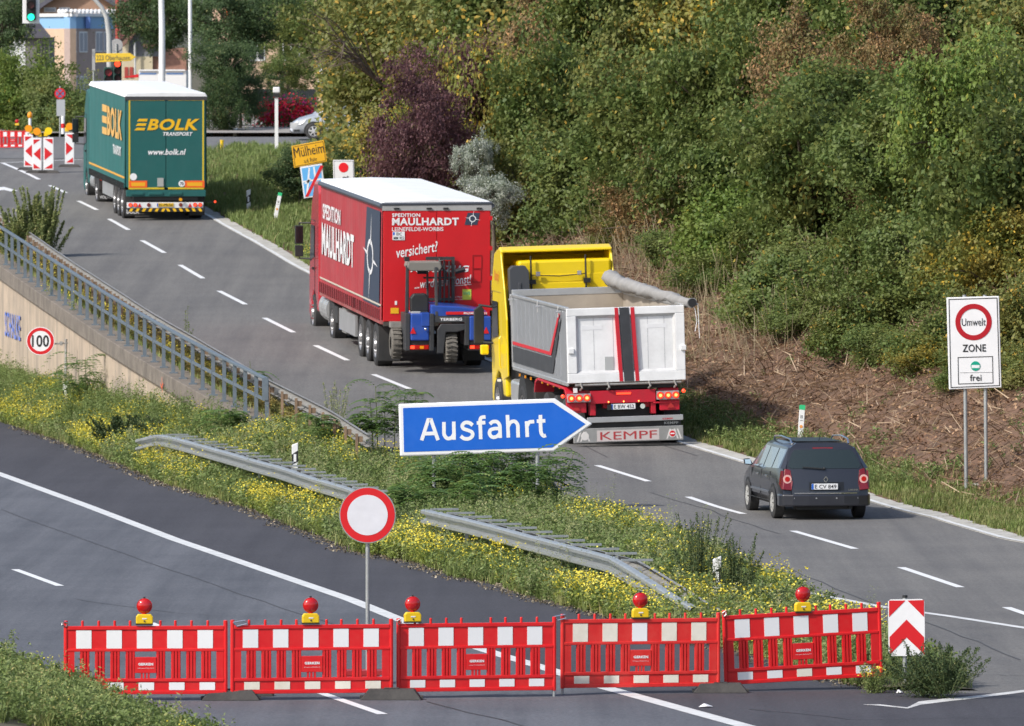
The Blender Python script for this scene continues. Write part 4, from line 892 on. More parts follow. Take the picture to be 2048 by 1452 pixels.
q = MB().box(U_(650), U_(1356), -.13, -.06, V_(1335), V_(1243)).build('lower_bumper', mat('bumper_steel', (.36, .36, .35), .4, .4, var=.15, dirtamt=.3, dirt=(.2, .19, .17)), t, bevel=.01)
k_ = MB().box(U_(800), U_(1200), -.136, -.13, V_(1328), V_(1258)).build('name_panel', mat('panel_pale', (.56, .50, .49), .5), q); MB().text('KEMPF', (U_(820), -.136, V_(1318)), X, Z, U_(1185) - U_(820), .165, .004, .0).build('lettering', mat('kempf_red', (.42, .045, .05), .5), k_)
for u in (722, 1285):
    MB().disc((U_(u), -.131, V_(1292)), .085, (0, -1, 0), .006).build('round_badge', mat('badge_pale', (.66, .64, .62), .5), q)
    if u > 900: MB().disc((U_(u), -.137, V_(1292)), .062, (0, -1, 0), .004).build('badge_centre', signred, q); MB().box(U_(u) - .045, U_(u) + .045, -.144, -.141, V_(1292) - .012, V_(1292) + .012).build('badge_bar', signwhite, q)
mb = MB()
for a, s in ((668, 1), (690, 1), (745, -1), (1245, 1), (1315, -1), (1335, -1)): mb.add([(U_(a), -.133, V_(1325)), (U_(a + 10), -.133, V_(1325)), (U_(a + 10 + 22 * s), -.133, V_(1262)), (U_(a + 22 * s), -.133, V_(1262))], [(0, 1, 2, 3)])
mb.build('hazard_stripes', mat('badge_pale', (.66, .64, .62), .5), q)
mb = MB(); mb.box(U_(742), U_(1350), .0, .05, V_(1242), V_(1210)); mb.build('bumper_bracket', chassis, t)
MB().text('KEMPF', (U_(1240), -.005, V_(1234)), X, Z, .3, .055, .004, .03).build('lettering', alu, t)
MB().text('KEMPF', (U_(1225), -.121, V_(1202)), X, Z, .22, .035, .003, .02).build('lettering', sr, t)
mb = MB()
for u in (705, 880, 1145, 1310): mb.tube([(U_(u), -.06, V_(955)), (U_(u) + .03, -.09, V_(985)), (U_(u), -.02, V_(1000))], .022, 6)
mb.tube([(x0 + .15, -.04, V_(968)), (x1 - .1, -.04, V_(968))], .025, 8); mb.build('tailgate_latch', galvrust, t)
MB().box(U_(662), U_(686), -.02, .03, V_(1015), V_(985)).build('white_box', signwhite, t)
for y in (.95, 2.25, 3.55): wheel(t, -1.2, y, .5, .38, -1); wheel(t, 1.2, y, .5, .38, 1)
mb = MB()
for k in range(8): mb.box(x0 - .03, x0 + .0, 1 + k * .8, 1.06 + k * .8, zb - .16, zb - .1)
mb.build('side_marker_lights', amber, t)
# tractor
MB().box(-1.1, 1.1, 5.6, 9.2, .6, 1.0).build('tractor_chassis', chassis, t)
fnd = MB(); fnd.prism([(-1.25, 6.5 + .68 * math.cos(a), .55 + .68 * math.sin(a)) for a in np.linspace(0, pi, 12)], (.55, 0, 0)); fnd.build('black_mudguard', black, t, smooth=40)
wheel(t, -1.27, 6.5, .5, .34, -1); wheel(t, 1.2, 6.5, .5, .34, 1); wheel(t, -1.24, 10.3, .5, .34, -1); wheel(t, 1.24, 10.3, .5, .34, 1)
MB().box(-1.2, -.6, 7.5, 8.6, .45, 1.05).build('fuel_tank', alu, t, bevel=.08)
yc = 9.0; ztc = 3.9; hw = 1.24
prof = [(yc + .1, 1.0), (yc + .1, 3.0), (yc + .5, 3.05), (yc + 1.2, 3.5), (yc + 1.8, 2.9), (yc + 2.15, 1.7), (yc + 2.2, .5), (yc + 1.9, .35), (yc + 1.8, .4), (yc + 1.68, .95), (yc + 1.3, 1.15), (yc + .9, 1.1), (yc + .6, .85), (yc + .5, .62), (yc + .1, .62)]
cb = MB().prism([(-hw + .02, a, b) for a, b in prof], (2 * hw - .04, 0, 0)).build('cab', yl, t, bevel=.05)
# high roof shell, hollow towards the rear
sh_ = MB(); zs = 3.0
sh_.prism([(-hw, yc + .3, zs - .1), (-hw, yc + .25, ztc - .06), (-hw, yc + .5, ztc), (-hw, yc + 1.2, ztc - .15), (-hw, yc + 1.75, zs + .1), (-hw, yc + 1.8, zs - .1)], (.06, 0, 0)); sh_.prism([(hw - .06, yc + .3, zs - .1), (hw - .06, yc + .25, ztc - .06), (hw - .06, yc + .5, ztc), (hw - .06, yc + 1.2, ztc - .15), (hw - .06, yc + 1.75, zs + .1), (hw - .06, yc + 1.8, zs - .1)], (.06, 0, 0))
sh_.prism([(-hw, yc + .22, ztc - .05), (-hw, yc + .5, ztc + .02), (-hw, yc + 1.25, ztc - .13), (-hw, yc + 1.8, zs), (-hw, yc + 1.76, zs - .04), (-hw, yc + 1.2, ztc - .19), (-hw, yc + .5, ztc - .05), (-hw, yc + .22, ztc - .11)], (2 * hw, 0, 0)); sh_.build('roof_shell', yl, t, bevel=.03)
MB().box(-hw + .35, hw - .05, yc + .06, yc + 1.0, 2.9, 3.62).build('sleeper_top', yl, t, bevel=.06)
bw = mat('cab_rear_panel', (.80, .58, .01), .35, var=.03)
MB().box(-.72, hw - .12, yc + .05, yc + .1, 1.9, 3.3).build('rear_wall', bw, t, bevel=.01)
for z in (2.32, 2.62, 2.92): MB().box(-.6, .7, yc + .02, yc + .05, z, z + .2).build('pressed_panel', bw, t, bevel=.015)
MB().box(.7, 1.05, yc + .0, yc + .05, 2.6, 2.63).build('grab_handle', black, t)
q = MB(); q.prism([(-1.13, yc - .25, 2.5), (-1.13, yc - .25, 3.45), (-1.05, yc - .25, 3.52), (-.78, yc - .25, 3.52), (-.70, yc - .25, 3.4), (-.68, yc - .25, 2.65), (-.6, yc - .25, 2.55)], (0, .3, 0)); q.box(-.95, -.88, yc - .27, yc - .25, 2.7, 3.15); q.build('air_intake', mat('intake_dark', (.06, .065, .075), .5), t, bevel=.03)
MB().box(-1.15, -.6, yc - .26, yc + .05, 1.0, 2.48).build('intake_duct', chassis, t, bevel=.02); MB().box(-1.14, -.62, yc - .28, yc + .05, 2.42, 2.5).build('duct_rim', mat('rust_brown', (.12, .07, .05), .7), t)
for s in (-1, 1):
    MB().prism([(s * (hw + .005), yc - .35, 1.1), (s * (hw + .005), yc - .35, 2.35), (s * (hw + .005), yc - .1, 3.0), (s * (hw + .005), yc + .32, ztc - .05), (s * (hw + .005), yc + .34, 1.0)], (-s * .04, 0, 0)).build('side_deflector', yl, t, bevel=.015)
mb = MB()
for x in (-.62, .6): mb.tube([(x, yc - .03, 2.75), (x, yc - .03, 3.72)], .022, 6); mb.box(x - .05, x + .1, yc - .06, yc + .02, 3.1, 3.2)
mb.tube([(-.6, yc - .03, 3.3), (0, yc - .03, 3.26), (.6, yc - .03, 3.3)], .012, 6); mb.build('support_strut', black, t)
for x in (-.47, .45): q = MB().box(x - .05, x + .05, yc - .08, yc - .02, 3.27, 3.37).build('work_lamp', chrome, t, bevel=.01)
for s in (-1, 1):
    x = s * (hw - .005); MB().prism([(x, yc + .95, 1.95), (x, yc + 1.85, 1.85), (x, yc + 1.65, 2.7), (x, yc + .95, 2.7)], (s * .012, 0, 0)).build('side_window', glass, cb)
    xo = s * (hw + .3); m_ = MB(); m_.prism([(xo - .12, yc + 1.75, 1.75), (xo + .1, yc + 1.75, 1.75), (xo + .12, yc + 1.75, 2.5), (xo + .04, yc + 1.75, 2.6), (xo - .1, yc + 1.75, 2.5)], (0, .12, 0)); m_.tube([(s * hw, yc + 1.7, 2.55), (xo, yc + 1.8, 2.6)], .03, 6); m_.tube([(s * hw, yc + 1.7, 1.75), (xo, yc + 1.8, 1.78)], .03, 6)
    q = m_.build('wing_mirror', black, t, bevel=.03)
MB().box(-hw - .3, -hw - .12, yc + 1.6, yc + 1.75, 1.5, 1.72).build('lower_mirror', yl, t, bevel=.03); MB().box(-hw - .1, -hw - .02, yc + .55, yc + .6, .95, 1.0).build('white_knob', signwhite, t)
MB().text('Kempf', (-hw - .012, yc + 1.2, 3.1), R_, Z, .7, .3, .01, .02, .2).build('lettering', mat('faded_red', (.6, .15, .02), .5), t)
mb = MB(); mb.tube([(-hw - .03, yc + .4, 1.25), (-hw - .06, yc + .4, 1.3), (-hw - .06, yc + .4, 1.9), (-hw - .02, yc + .4, 1.95)], .02, 6); mb.build('grab_rail', yl, t)

# ================= estate car and the silver car
def make_car(root, paint, L_, Wd, H, rim, spokes, front=False):
    hw = Wd / 2; k = L_ / 4.7
    lv = ['b', 's', 'm', 'w', 'belt', 're', 'rf', 'c']
    def st(y, b=.24, belt=.90, re=H - .10, rf=H - .02, wb=.9, ww=1., wr=.74, yb=None, ys=None):
        pts = [(hw * wb * .9, b), (hw * wb, b + .06), (hw * ww * .99, .42), (hw * ww, .64), (hw * ww * .965, belt), (hw * wr, re), (hw * wr * .80, rf), (0, rf + .015)]
        yo = ys or [0] * 8
        return [(x, y * k + o, z) for (x, z), o in zip(pts, yo)]
    S_ = [st(.0, b=.30, belt=.98, wr=.69, ww=.95, ys=[.10, .06, .0, .03, .12, .42, .50, .50]),
          st(.16, b=.26, belt=.97, wr=.70, ww=.985, ys=[0, 0, 0, 0, .06, .38, .46, .46]), st(.62, belt=.95, wr=.725, ww=1.), st(1.3, belt=.93, wr=.74), st(2.05, belt=.91, wr=.745), st(2.75, belt=.90, wr=.735, re=H - .09),
          st(3.25, belt=.90, wr=.72, re=H - .20, rf=H - .13), st(3.62, belt=.90, wr=.74, re=1.08, rf=1.12), st(3.80, belt=.88, wr=.80, re=.93, rf=.965), st(4.35, belt=.74, wr=.72, re=.80, rf=.82, ww=.97), st(4.6, belt=.62, wr=.70, re=.66, rf=.68, ww=.88), st(4.7, belt=.55, wr=.66, re=.56, rf=.57, ww=.78, b=.3)]
    mb = MB(); n = 8; V = []
    for s in S_:
        V += s + [(-x, y, z) for x, y, z in s[:-1]][::-1]
    m = 15; Q = []
    for i in range(len(S_) - 1):
        for j in range(m - 1): Q.append((i * m + j, i * m + j + 1, (i + 1) * m + j + 1, (i + 1) * m + j))
    for base, flip in ((0, 0), ((len(S_) - 1) * m, 1)):
        for j in range(7):
            a = (base + j, base + j + 1, base + m - 2 - j, base + m - 1 - j)
            if j == 6: a = (base + 6, base + 7, base + 8)
            Q.append(a if not flip else a[::-1])
    mb.add(V, Q); body = mb.build('body', paint, root, smooth=28)
    def surf(i, f, j, g, side=-1, off=.006):   # point on side between station i (+f) level j (+g)
        a = Vector(S_[i][j]).lerp(Vector(S_[min(i + 1, len(S_) - 1)][j]), f); b = Vector(S_[i][j + 1]).lerp(Vector(S_[min(i + 1, len(S_) - 1)][j + 1]), f)
        p = a.lerp(b, g); p.x = (p.x + off) * side * -1 * -1 if side > 0 else -(p.x + off); return p
    def pane(name, m_, i0, f0, i1, f1, g0=.08, g1=.90, side=-1, parent=body, off=.006, j=4):
        st_ = [(i0, f0)] + [(i, 0.0) for i in range(i0 + 1, i1 + 1)] + ([(i1, f1)] if f1 > 0 else [])
        V = []; Q = []
        for a, (i, f_) in enumerate(st_):
            V += [surf(i, f_, j, g0, side, off), surf(i, f_, j, g1, side, off)]
            if a: Q.append((2 * a - 2, 2 * a, 2 * a + 1, 2 * a - 1))
        return MB().add(V, Q).build(name, m_, parent)
    gl = mat('car_side_glass', (.40, .46, .52), .08, .7)  # sky reflection put into the panes as a pale, metallic colour
    for s in (-1, 1):
        pane('side_window', gl, 1, .55, 2, .85, side=s); pane('side_window', gl, 2, .98, 4, .15, side=s); pane('side_window', gl, 4, .27, 6, .75, side=s)
        mb = MB(); xx = lambda z: s * (hw + .004)
        for y in (1.28, 2.28, 3.35): mb.bar((xx(0), y * k, .34), (s * (hw * .97 + .006), y * k + .01, .9), .012, .01, (1, 0, 0))
        mb.bar((xx(0), .9 * k, .33), (xx(0), 3.7 * k, .33), .012, .01, (1, 0, 0)); mb.build('door_gap', black, body)
        MB().bar((s * (hw + .006), 1.3 * k, .50), (s * (hw + .006), 3.3 * k, .50), .03, .04, (0, 0, 1)).build('side_moulding', paint if front else mat('moulding', (.1, .11, .13), .35), body)
        for y in (1.42, 2.42):
            MB().box(*sorted((s * (hw - .0), s * (hw + .035))), y * k, (y + .18) * k, .79, .82).build('door_handle', chrome, body)
        for y in (.86, 3.72):
            yy_ = y * k; r = .315
            V = []; Q = []; nn = 20
            for a in range(nn + 1):
                th = -.25 + (pi + .5) * a / nn
                for rr_ in (.0, r + .055): V.append((s * (hw + .003), yy_ + rr_ * math.cos(th), r + rr_ * math.sin(th)))
                if a: Q.append((2 * a - 2, 2 * a - 1, 2 * a + 1, 2 * a))
            MB().add(V, Q).build('wheel_arch', black, body)
            wheel(root, s * (hw + .014), yy_, r, .2, s, rim, spokes, truck=False)
        q = MB().prism([(s * (hw - .03), 3.2 * k, .93), (s * (hw + .16), 3.15 * k, .95), (s * (hw + .18), 3.15 * k, 1.06), (s * (hw + .05), 3.2 * k, 1.07)], (0, .11, 0)).build('wing_mirror', paint, root, bevel=.02)
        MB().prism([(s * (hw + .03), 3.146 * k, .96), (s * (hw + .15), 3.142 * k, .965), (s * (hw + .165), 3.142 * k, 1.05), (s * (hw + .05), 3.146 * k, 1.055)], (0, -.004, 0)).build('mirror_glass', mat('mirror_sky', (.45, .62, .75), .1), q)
    # windscreen
    a, b = S_[6], S_[7]
    MB().add([(-b[5][0] * .95, b[5][1] - .02, b[5][2] + .02), (b[5][0] * .95, b[5][1] - .02, b[5][2] + .02), (a[6][0] * 1.05, a[6][1] + .03, a[6][2]), (-a[6][0] * 1.05, a[6][1] + .03, a[6][2])], [(0, 1, 2, 3)]).build('windscreen', glass, body)
    if front:
        MB().prism([(-hw * .95, 4.36 * k, .55), (-hw * .95, 4.28 * k, .72), (-hw * .99, 4.0 * k, .76), (-hw * .99, 4.2 * k, .6)], (-.03, 0, 0)).build('headlight', mat('headlamp', (.6, .62, .65), .1, coat=1), body)
        MB().box(-hw * .7, hw * .7, 4.68 * k, 4.715 * k, .3, .42).build('grille', black, body)
        MB().box(-hw * .96, -hw * .86, 4.3 * k, 4.55 * k, .3, .38).build('bumper_trim', black, body)
    return body, S_, k
cp = mat('car_charcoal', (.022, .024, .033), .3, .0, coat=.7, var=.02)
pc = G(1651, 1040, zR); car = thing('estate_car', 'dark grey estate car driving beside the road centre line in front of the tipper lorry', 'car', pc, (.0, 0, math.radians(8.3)), scale=1.0)
body, S_, k = make_car(car, cp, 4.7, 1.78, 1.50, mat('hubcap', (.52, .52, .5), .35, .3, dirtamt=.4, dirt=(.25, .2, .15)), 7)
hw = .89
rp = lambda x, z: (x, float(np.interp(z, [.3, .42, .64, .98, 1.40], [.06, .0, .03, .12, .42])) - .010 - .07 * (1 - (x / .88) ** 2), z)
def rpatch(name, pts, m_, off=0, parent=body, n=6):
    """patch on the rear face, pts as rows [(xl,xr,z)...]"""
    V = []; Q = []
    for i, (a, b, z) in enumerate(pts):
        for c in range(n): x = a + (b - a) * c / (n - 1); p = rp(x, z); V.append((p[0], p[1] - off, p[2]))
        if i:
            for c in range(n - 1): Q.append(((i - 1) * n + c, (i - 1) * n + c + 1, i * n + c + 1, i * n + c))
    return MB().add(V, Q).build(name, m_, parent)
rg = mat('rear_glass', (.02, .03, .03), .06, spec=.9)
rpatch('tailgate', [(-.66, .66, .49), (-.68, .68, .62), (-.70, .70, .76), (-.72, .72, .88), (-.76, .76, .99), (-.74, .74, 1.06), (-.70, .70, 1.2), (-.655, .655, 1.32), (-.60, .60, 1.395)], cp, 0, n=13)
for s in (-1, 1): MB().hexa([(s * .6, .42, 1.385), (s * .66, .44, 1.385), (s * .87, .16, 1.0), (s * .78, .07, 1.0), (s * .6, .5, 1.40), (s * .65, .52, 1.40), (s * .87, .3, 1.02), (s * .8, .3, 1.02)]).build('rear_pillar', cp, car)
rw = rpatch('rear_window', [(-.66, .66, 1.0), (-.72, .72, 1.04), (-.68, .68, 1.16), (-.62, .62, 1.29), (-.56, .56, 1.355)], rg, .008, n=13)
mb = MB(); mb.bar((-.05, rp(0, 1.0)[1] - .04, 1.0), (-.45, rp(0, 1.03)[1] - .03, 1.03), .02, .022); mb.ball((-.02, rp(0, 1.0)[1] - .02, 1.0), .03, 10); mb.build('rear_wiper', black, car)
MB().box(-.2, .2, .33, .40, 1.372, 1.395).build('brake_light', lampred, car)
for s in (-1, 1):
    V = [(0, 0, 0), (s * .855, .0, .60), (s * .67, .0, .58), (s * .65, .02, .74), (s * .68, .10, .97), (s * .79, .13, 1.01)]
    q = MB().prism([(x, y - .035, z) for x, y, z in V[1:6]] + [], (0, .08, 0)).build('tail_light', mat('tail_red', (.17, .003, .006), .12, coat=.8), car, bevel=.012)
    MB().prism([(s * .868, .01, .60), (s * .858, .07, .96), (s * .862, .16, .96), (s * .884, .22, .70)], (-s * .04, 0, 0)).build('tail_light_side', mat('tail_red', (.30, .004, .008)), q)
    MB().disc((s * .755, .01, .80), .085, (0, -1, 0), .012, 20).build('reverse_lamp', mat('lamp_pale', (.75, .45, .42), .2, coat=.6), q)
    MB().disc((s * .755, -.003, .80), .05, (0, -1, 0), .004, 16).build('lamp_core', lampred, q)
mb = MB(); z = .58; rpatch('handle_recess', [(-.33, .36, .57), (-.33, .36, .74)], mat('recess_dark', (.012, .013, .016), .4), .004)
plate(car, -.03, -.075, .655, .52, .115, 'E CV 849')
MB().prism([(-.62, -.045, .515), (-.3, -.085, .515), (0, -.093, .515), (.3, -.085, .515), (.62, -.045, .515), (.6, .0, .515), (-.6, .0, .515)], (0, 0, .02)).build('chrome_strip', chrome, car)
mb = MB(); d_ = [(0, .85), (.04, .79), (0, .73), (-.04, .79)]
for a, b in zip(d_, d_[1:] + d_[:1]): mb.bar((a[0], -.022, a[1]), (b[0], -.022, b[1]), .014, .014, Yv)
mb.build('diamond_emblem', chrome, car)
MB().text('LAGUNA', (.44, -.055, .575), X, Z, .2, .03, .006, .02).build('lettering', chrome, car)
bm = MB(); bm.prism([(-.90, .35, .27), (-.90, .10, .27), (-.85, .0, .27), (-.65, -.07, .27), (-.35, -.105, .27), (0, -.115, .27), (.35, -.105, .27), (.65, -.07, .27), (.85, .0, .27), (.90, .10, .27), (.90, .35, .27)], (0, 0, .235)); bm.build('bumper', cp, car, bevel=.03)
mb = MB()
for x in (-.62, -.2, .2, .62): mb.disc((x, -.118 + .055 * x * x / .4, .43), .015, (0, -1, 0), .008, 10)
mb.build('parking_sensors', alu, car)
MB().box(-.55, .55, .1, .5, .2, .3).build('rear_apron', chassis, car); MB().tube([(.5, .02, .24), (.5, .4, .24)], .035, 10).build('exhaust_pipe', chassis, car)
for s in (-1, 1):
    MB().tube([(s * .56, .60, 1.46), (s * .57, .72, 1.55), (s * .60, 1.6, 1.58), (s * .58, 2.4, 1.55), (s * .57, 2.5, 1.47)], .018, 8).build('roof_rail', chrome, car, smooth=60)
MB().prism([(-.44, .72, 1.497), (.44, .72, 1.497), (.44, 2.4, 1.499), (-.44, 2.4, 1.499)], (0, 0, .012)).build('sunroof', mat('sunroof_glass', (.012, .013, .015), .3), car)
mb = MB(); mb.tube([(0, .75, 1.5), (0, .55, 1.68)], .006, 5); mb.build('aerial', black, car)
MB().box(-.7, .7, 1.2, 3.0, .95, 1.2).build('interior', chassis, car)

ps = P(590, 272, 340); silver = thing('silver_car', 'silver car on the cross street partly hidden by the trees', 'car', (ps.x + 4.15, 340, float(zR(340)) + .03), (0, 0, math.radians(88)))
make_car(silver, mat('car_silver', (.50, .53, .57), .28, .5, coat=.7), 4.3, 1.75, 1.46, mat('alloy', (.6, .6, .6), .3, .4), 6, True)
# ------------------------------------------------------------------ red and white barriers with lamps and feet
def barrier(name, label, A, B, old_top=(), old_low=(), group='red and white barriers across the closed lane', plates=True, tall=.02, pr=None):
    plasticred = pr or globals()['plasticred']
    A = Vector(A); B = Vector(B); d = B - A; L_ = d.length; yaw = math.atan2(d.y, d.x)
    t = thing(name, label, 'barrier', A, (0, -math.atan2(d.z, math.hypot(d.x, d.y)), yaw), group); sc = L_ / 2.11; t.scale = (sc, sc, sc)
    z = lambda v: (705 - v) / 445. ; x = lambda u: (u - 130) / 445.
    fr = MB()
    fr.tube([(.025, 0, 0), (.025, 0, z(278))], .027, 12); fr.tube([(2.085, 0, 0), (2.085, 0, z(278))], .027, 12)
    for u in (237, 330, 422, 510, 684, 770, 863, 956): fr.tube([(x(u), 0, z(311)), (x(u), 0, z(278))], .018, 8)
    for a, b in ((331, 309), (456, 440), (630, 611), (702, 682)): fr.box(.045, 2.065, -.026, .026, z(a), z(b))
    fr.build('frame', plasticred, t, bevel=.006)
    ub = MB().box(.05, 2.06, -.012, .016, z(440), z(331)).build('upper_board', plasticred, t); lb = MB().box(.05, 2.06, -.012, .016, z(682), z(630)).build('lower_board', plasticred, t)
    MB().box(.05, x(190), -.02, .016, z(611), z(456)).build('end_board', plasticred, t); MB().box(x(1005), 2.06, -.02, .016, z(611), z(456)).build('end_board', plasticred, t)
    for k in range(5):
        u = 200 + 174.2 * k; MB().box(x(u), x(u + 88), -.018, -.0125, z(438), z(333)).build('reflector', foilold if k in old_top else foil, ub)
        u = 208 + 175 * k; MB().box(x(u), x(u + 89), -.018, -.0125, z(678), z(634)).build('reflector', foilold if k in old_low else foil, lb)
    for a, b in ((222, 277), (308, 365), (396, 451), (484, 538), (660, 712), (745, 800), (832, 888), (918, 975)):
        s = MB(); s.box(x(a), x(b), .0, .012, z(611), z(456)); w_ = (b - a) / 3.
        for k in range(3): s.box(x(a + w_ * (k + .18)), x(a + w_ * (k + .82)), -.024, .0, z(611), z(456))
        s.build('slat', plasticred, t)
    np_ = MB(); np_.box(x(538), x(660), -.026, .012, z(580), z(488)); nb = np_.build('name_board', plasticred, t, bevel=.004)
    mb = MB(); mb.text('GERKEN', (x(556), -.026, z(536)), X, Z, x(642) - x(556), .034, .003, .05); mb.text('www.gerken-arbeitsbuehnen.de', (x(552), -.026, z(555)), X, Z, .21, .014, .003, .0); mb.build('lettering', signwhite, nb)
    s = MB()
    for k in range(3): s.box(x(570 + k * 20), x(582 + k * 20), -.02, .012, z(612), z(580))
    s.build('slat', plasticred, t)
    return t
def zl(Y): return float(zL(Y)) + .01
EP = [((128, 1403), (455, 1402)), ((461, 1402), (786, 1399)), ((793, 1398), (1112, 1394)), ((1121, 1390), (1440, 1386)), ((1449, 1384), (1766, 1366))]
LBL = ['red and white barrier farthest left, its bottom corner in the verge plants', 'red and white barrier second from the left, on two rubber feet', 'red and white barrier in the middle, its lamp on the left corner',
       'red and white barrier with yellowed, stained white panels', 'red and white barrier farthest right, beside the chevron sign']
OLD = [((), ()), ((), (0, 1, 2, 3, 4)), ((), ()), ((0, 1, 3, 4), (0, 1, 2, 3, 4)), ((), (2,))]
LAMPS = [289, 621, 825, 1280, 1605]; bars = []
LL = ['red warning lamp on the barrier farthest left', 'red warning lamp on the second barrier from the left', 'red warning lamp on the left corner of the middle barrier', 'red warning lamp on the yellowed barrier', 'red warning lamp on the barrier beside the chevron sign']
def lamp(name, label, loc, lens=lampred, yaw=0, k=1.0, group='red warning lamps on the barriers'):
    l = thing(name, label, 'warning lamp', loc, (0, 0, yaw), group, k)
    MB().prism([(-.11, -.045, .0), (.11, -.045, .0), (.11, -.045, .09), (.085, -.045, .125), (-.085, -.045, .125), (-.11, -.045, .09)], (0, .09, 0)).build('battery_case', yellowcase, l, bevel=.012)
    MB().box(-.112, .112, -.047, .047, -.015, .0).build('base_plate', black, l)
    MB().disc((0, -.046, .035), .012, (0, -1, 0), .006, 10).build('key_lock', chassis, l); MB().box(-.03, .03, -.05, -.045, .06, .075).build('small_label', signwhite, l)
    q = MB().lathe((0, .0, .23), (0, 1, 0), [(-.05, .001), (-.048, .03), (-.04, .062), (-.022, .088), (-.004, .095), (.004, .095), (.022, .088), (.04, .062), (.048, .03), (.05, .001)], 32).build('lens', lens, l, smooth=60)
    MB().ring((0, -.012, .23), .092, .101, (0, 1, 0), .024).build('lens_rim', lens, l); MB().tube([(0, 0, .12), (0, 0, .145)], .03, 10).build('neck', lens, l); MB().tube([(0, 0, .325), (0, 0, .35)], .014, 8).build('loop', chassis, l)
    return l
for i, (a, b) in enumerate(EP):
    A = G(*a, zL); B = G(*b, zL) if i < 4 else P(*b, A.y + .55); A.z += .085; B.z += .085
    t = barrier('barrier', LBL[i], A, B, *OLD[i], pr=plasticworn if i in (3,) else None); bars.append((t, A, B))
    px = LAMPS[i]; k = (px - a[0]) / (b[0] - a[0]); p = A.lerp(B, k); up = (705 - 309) / 445.
    lamp('warning_lamp', LL[i], (p.x, p.y, p.z + up + .03), yaw=t.rotation_euler.z)
mb = MB()
# metal hooks between barriers (each belongs to its barrier)
def hook(t, x, dx):
    mb = MB(); mb.tube([(x, -.03, .93), (x + dx, -.04, .955), (x + dx * 1.1, -.04, .91), (x + dx * .3, -.03, .88), (x, -.03, .93)], .009, 6); mb.build('coupling_hook', chrome, t)
hook(bars[0][0], .05, -.07); hook(bars[1][0], .03, .16); hook(bars[2][0], .0, .05); hook(bars[3][0], -.09, .14); hook(bars[4][0], .0, .04)
mb = MB(); mb.tube([(2.085, 0, .0), (2.085, 0, -.085)], .019, 8); mb.build('pin', galv, bars[2][0]); MB().tube([(.025, 0, .05), (.025, 0, -.085)], .019, 8).build('pin', galv, bars[3][0])
rubber = mat('foot_rubber', (.045, .043, .042), .85, var=.25, bump=.4, dirtamt=.4, dirt=(.11, .10, .09), dscale=4)
def foot(px, py, label, yaw=0, surf=zL, k=1, group='rubber feet under the barriers', **kw):
    p = G(px, py, surf); t = thing('rubber_foot', label, 'barrier foot', (p.x, p.y, p.z + .01), (0, 0, yaw), group, k)
    MB().hexa([(-.38, -.2, 0), (.38, -.2, 0), (.38, .2, 0), (-.38, .2, 0), (-.28, -.12, .13), (.28, -.12, .13), (.28, .12, .13), (-.28, .12, .13)]).build('base_block', rubber, t, bevel=.012)
    MB().box(-.09, .09, -.07, .07, .13, .142).build('socket', rubber, t)
    for s in (-1, 1): MB().box(s * .36 - .03, s * .36 + .03, -.08, .08, .01, .045).build('grip', rubber, t)
    return t
foot(462, 1401, 'front rubber foot under the joint of the first and second barrier', .02, k=1.0); foot(500, 1393, 'rear rubber foot sticking out right behind the first and second barrier joint', .1, k=.8)
foot(783, 1400, 'rubber foot under the joint of the second and middle barrier', -.02, k=1.05); foot(1441, 1386, 'rubber foot under the joint of the yellowed and the right hand barrier', 0, k=.95)
# litter
def litter(px, py, label, k=1):
    p = G(px, py, zL); m = MB(); m.add([(p.x - .09 * k, p.y, p.z + .015), (p.x + .02, p.y - .1, p.z + .03), (p.x + .1 * k, p.y + .02, p.z + .02), (p.x + .0, p.y + .12, p.z + .05), (p.x - .02, p.y, p.z + .06)], [(0, 1, 4), (1, 2, 4), (2, 3, 4), (3, 0, 4)])
    m.build('litter', signwhite, label=label, cat='litter')
litter(1411, 1416, 'crumpled white scrap of paper on the dark asphalt'); litter(1799, 1388, 'small pale scrap at the foot of the chevron sign', .5)

# ------------------------------------------------------------------ signs
def pole(mb, x, y, z0, z1, r=.03): return mb.tube([(x, y, z0), (x, y, z1)], r, 12)
# round no-entry-for-vehicles sign
g = G(734, 1384, zL); Yg = 120.2; s = F / Yg; c = P(735, 1030, Yg)
t = thing('road_sign', 'round white sign with red ring on a single pole behind the barriers', 'road sign', (c.x, Yg, zl(Yg)))
m = MB(); pole(m, c.x, Yg + .05, zl(Yg), c.z + .3, .028); m.build('pole', galv, t, True, smooth=40)
dsc = MB().disc((c.x, Yg, c.z), 56.5 / s, (0, -1, 0), .012, 64).build('sign_disc', galv, t, True)
mb = MB(); mb.disc((c.x, Yg - .012, c.z), 54.5 / s, (0, -1, 0), .003, 64); mb.build('border_ring', signred, dsc, True); MB().disc((c.x, Yg - .015, c.z), 40.5 / s, (0, -1, 0), .003, 64).build('face', mat('scuffed_white', (.66, .67, .72), .45, var=.06, vscale=4, dirtamt=.35, dirt=(.78, .79, .82), dscale=7), dsc, True)
m = MB(); 
for k in range(3): m.box(c.x - .42 + .06 * k, c.x + .06 * k + .1, Yg - .2, Yg + .2, zl(Yg) + .0 + k * .06, zl(Yg) + .055 + k * .06)
m.build('foot_plates', mat('foot_red', (.35, .015, .02), .6, dirtamt=.3), t, True)
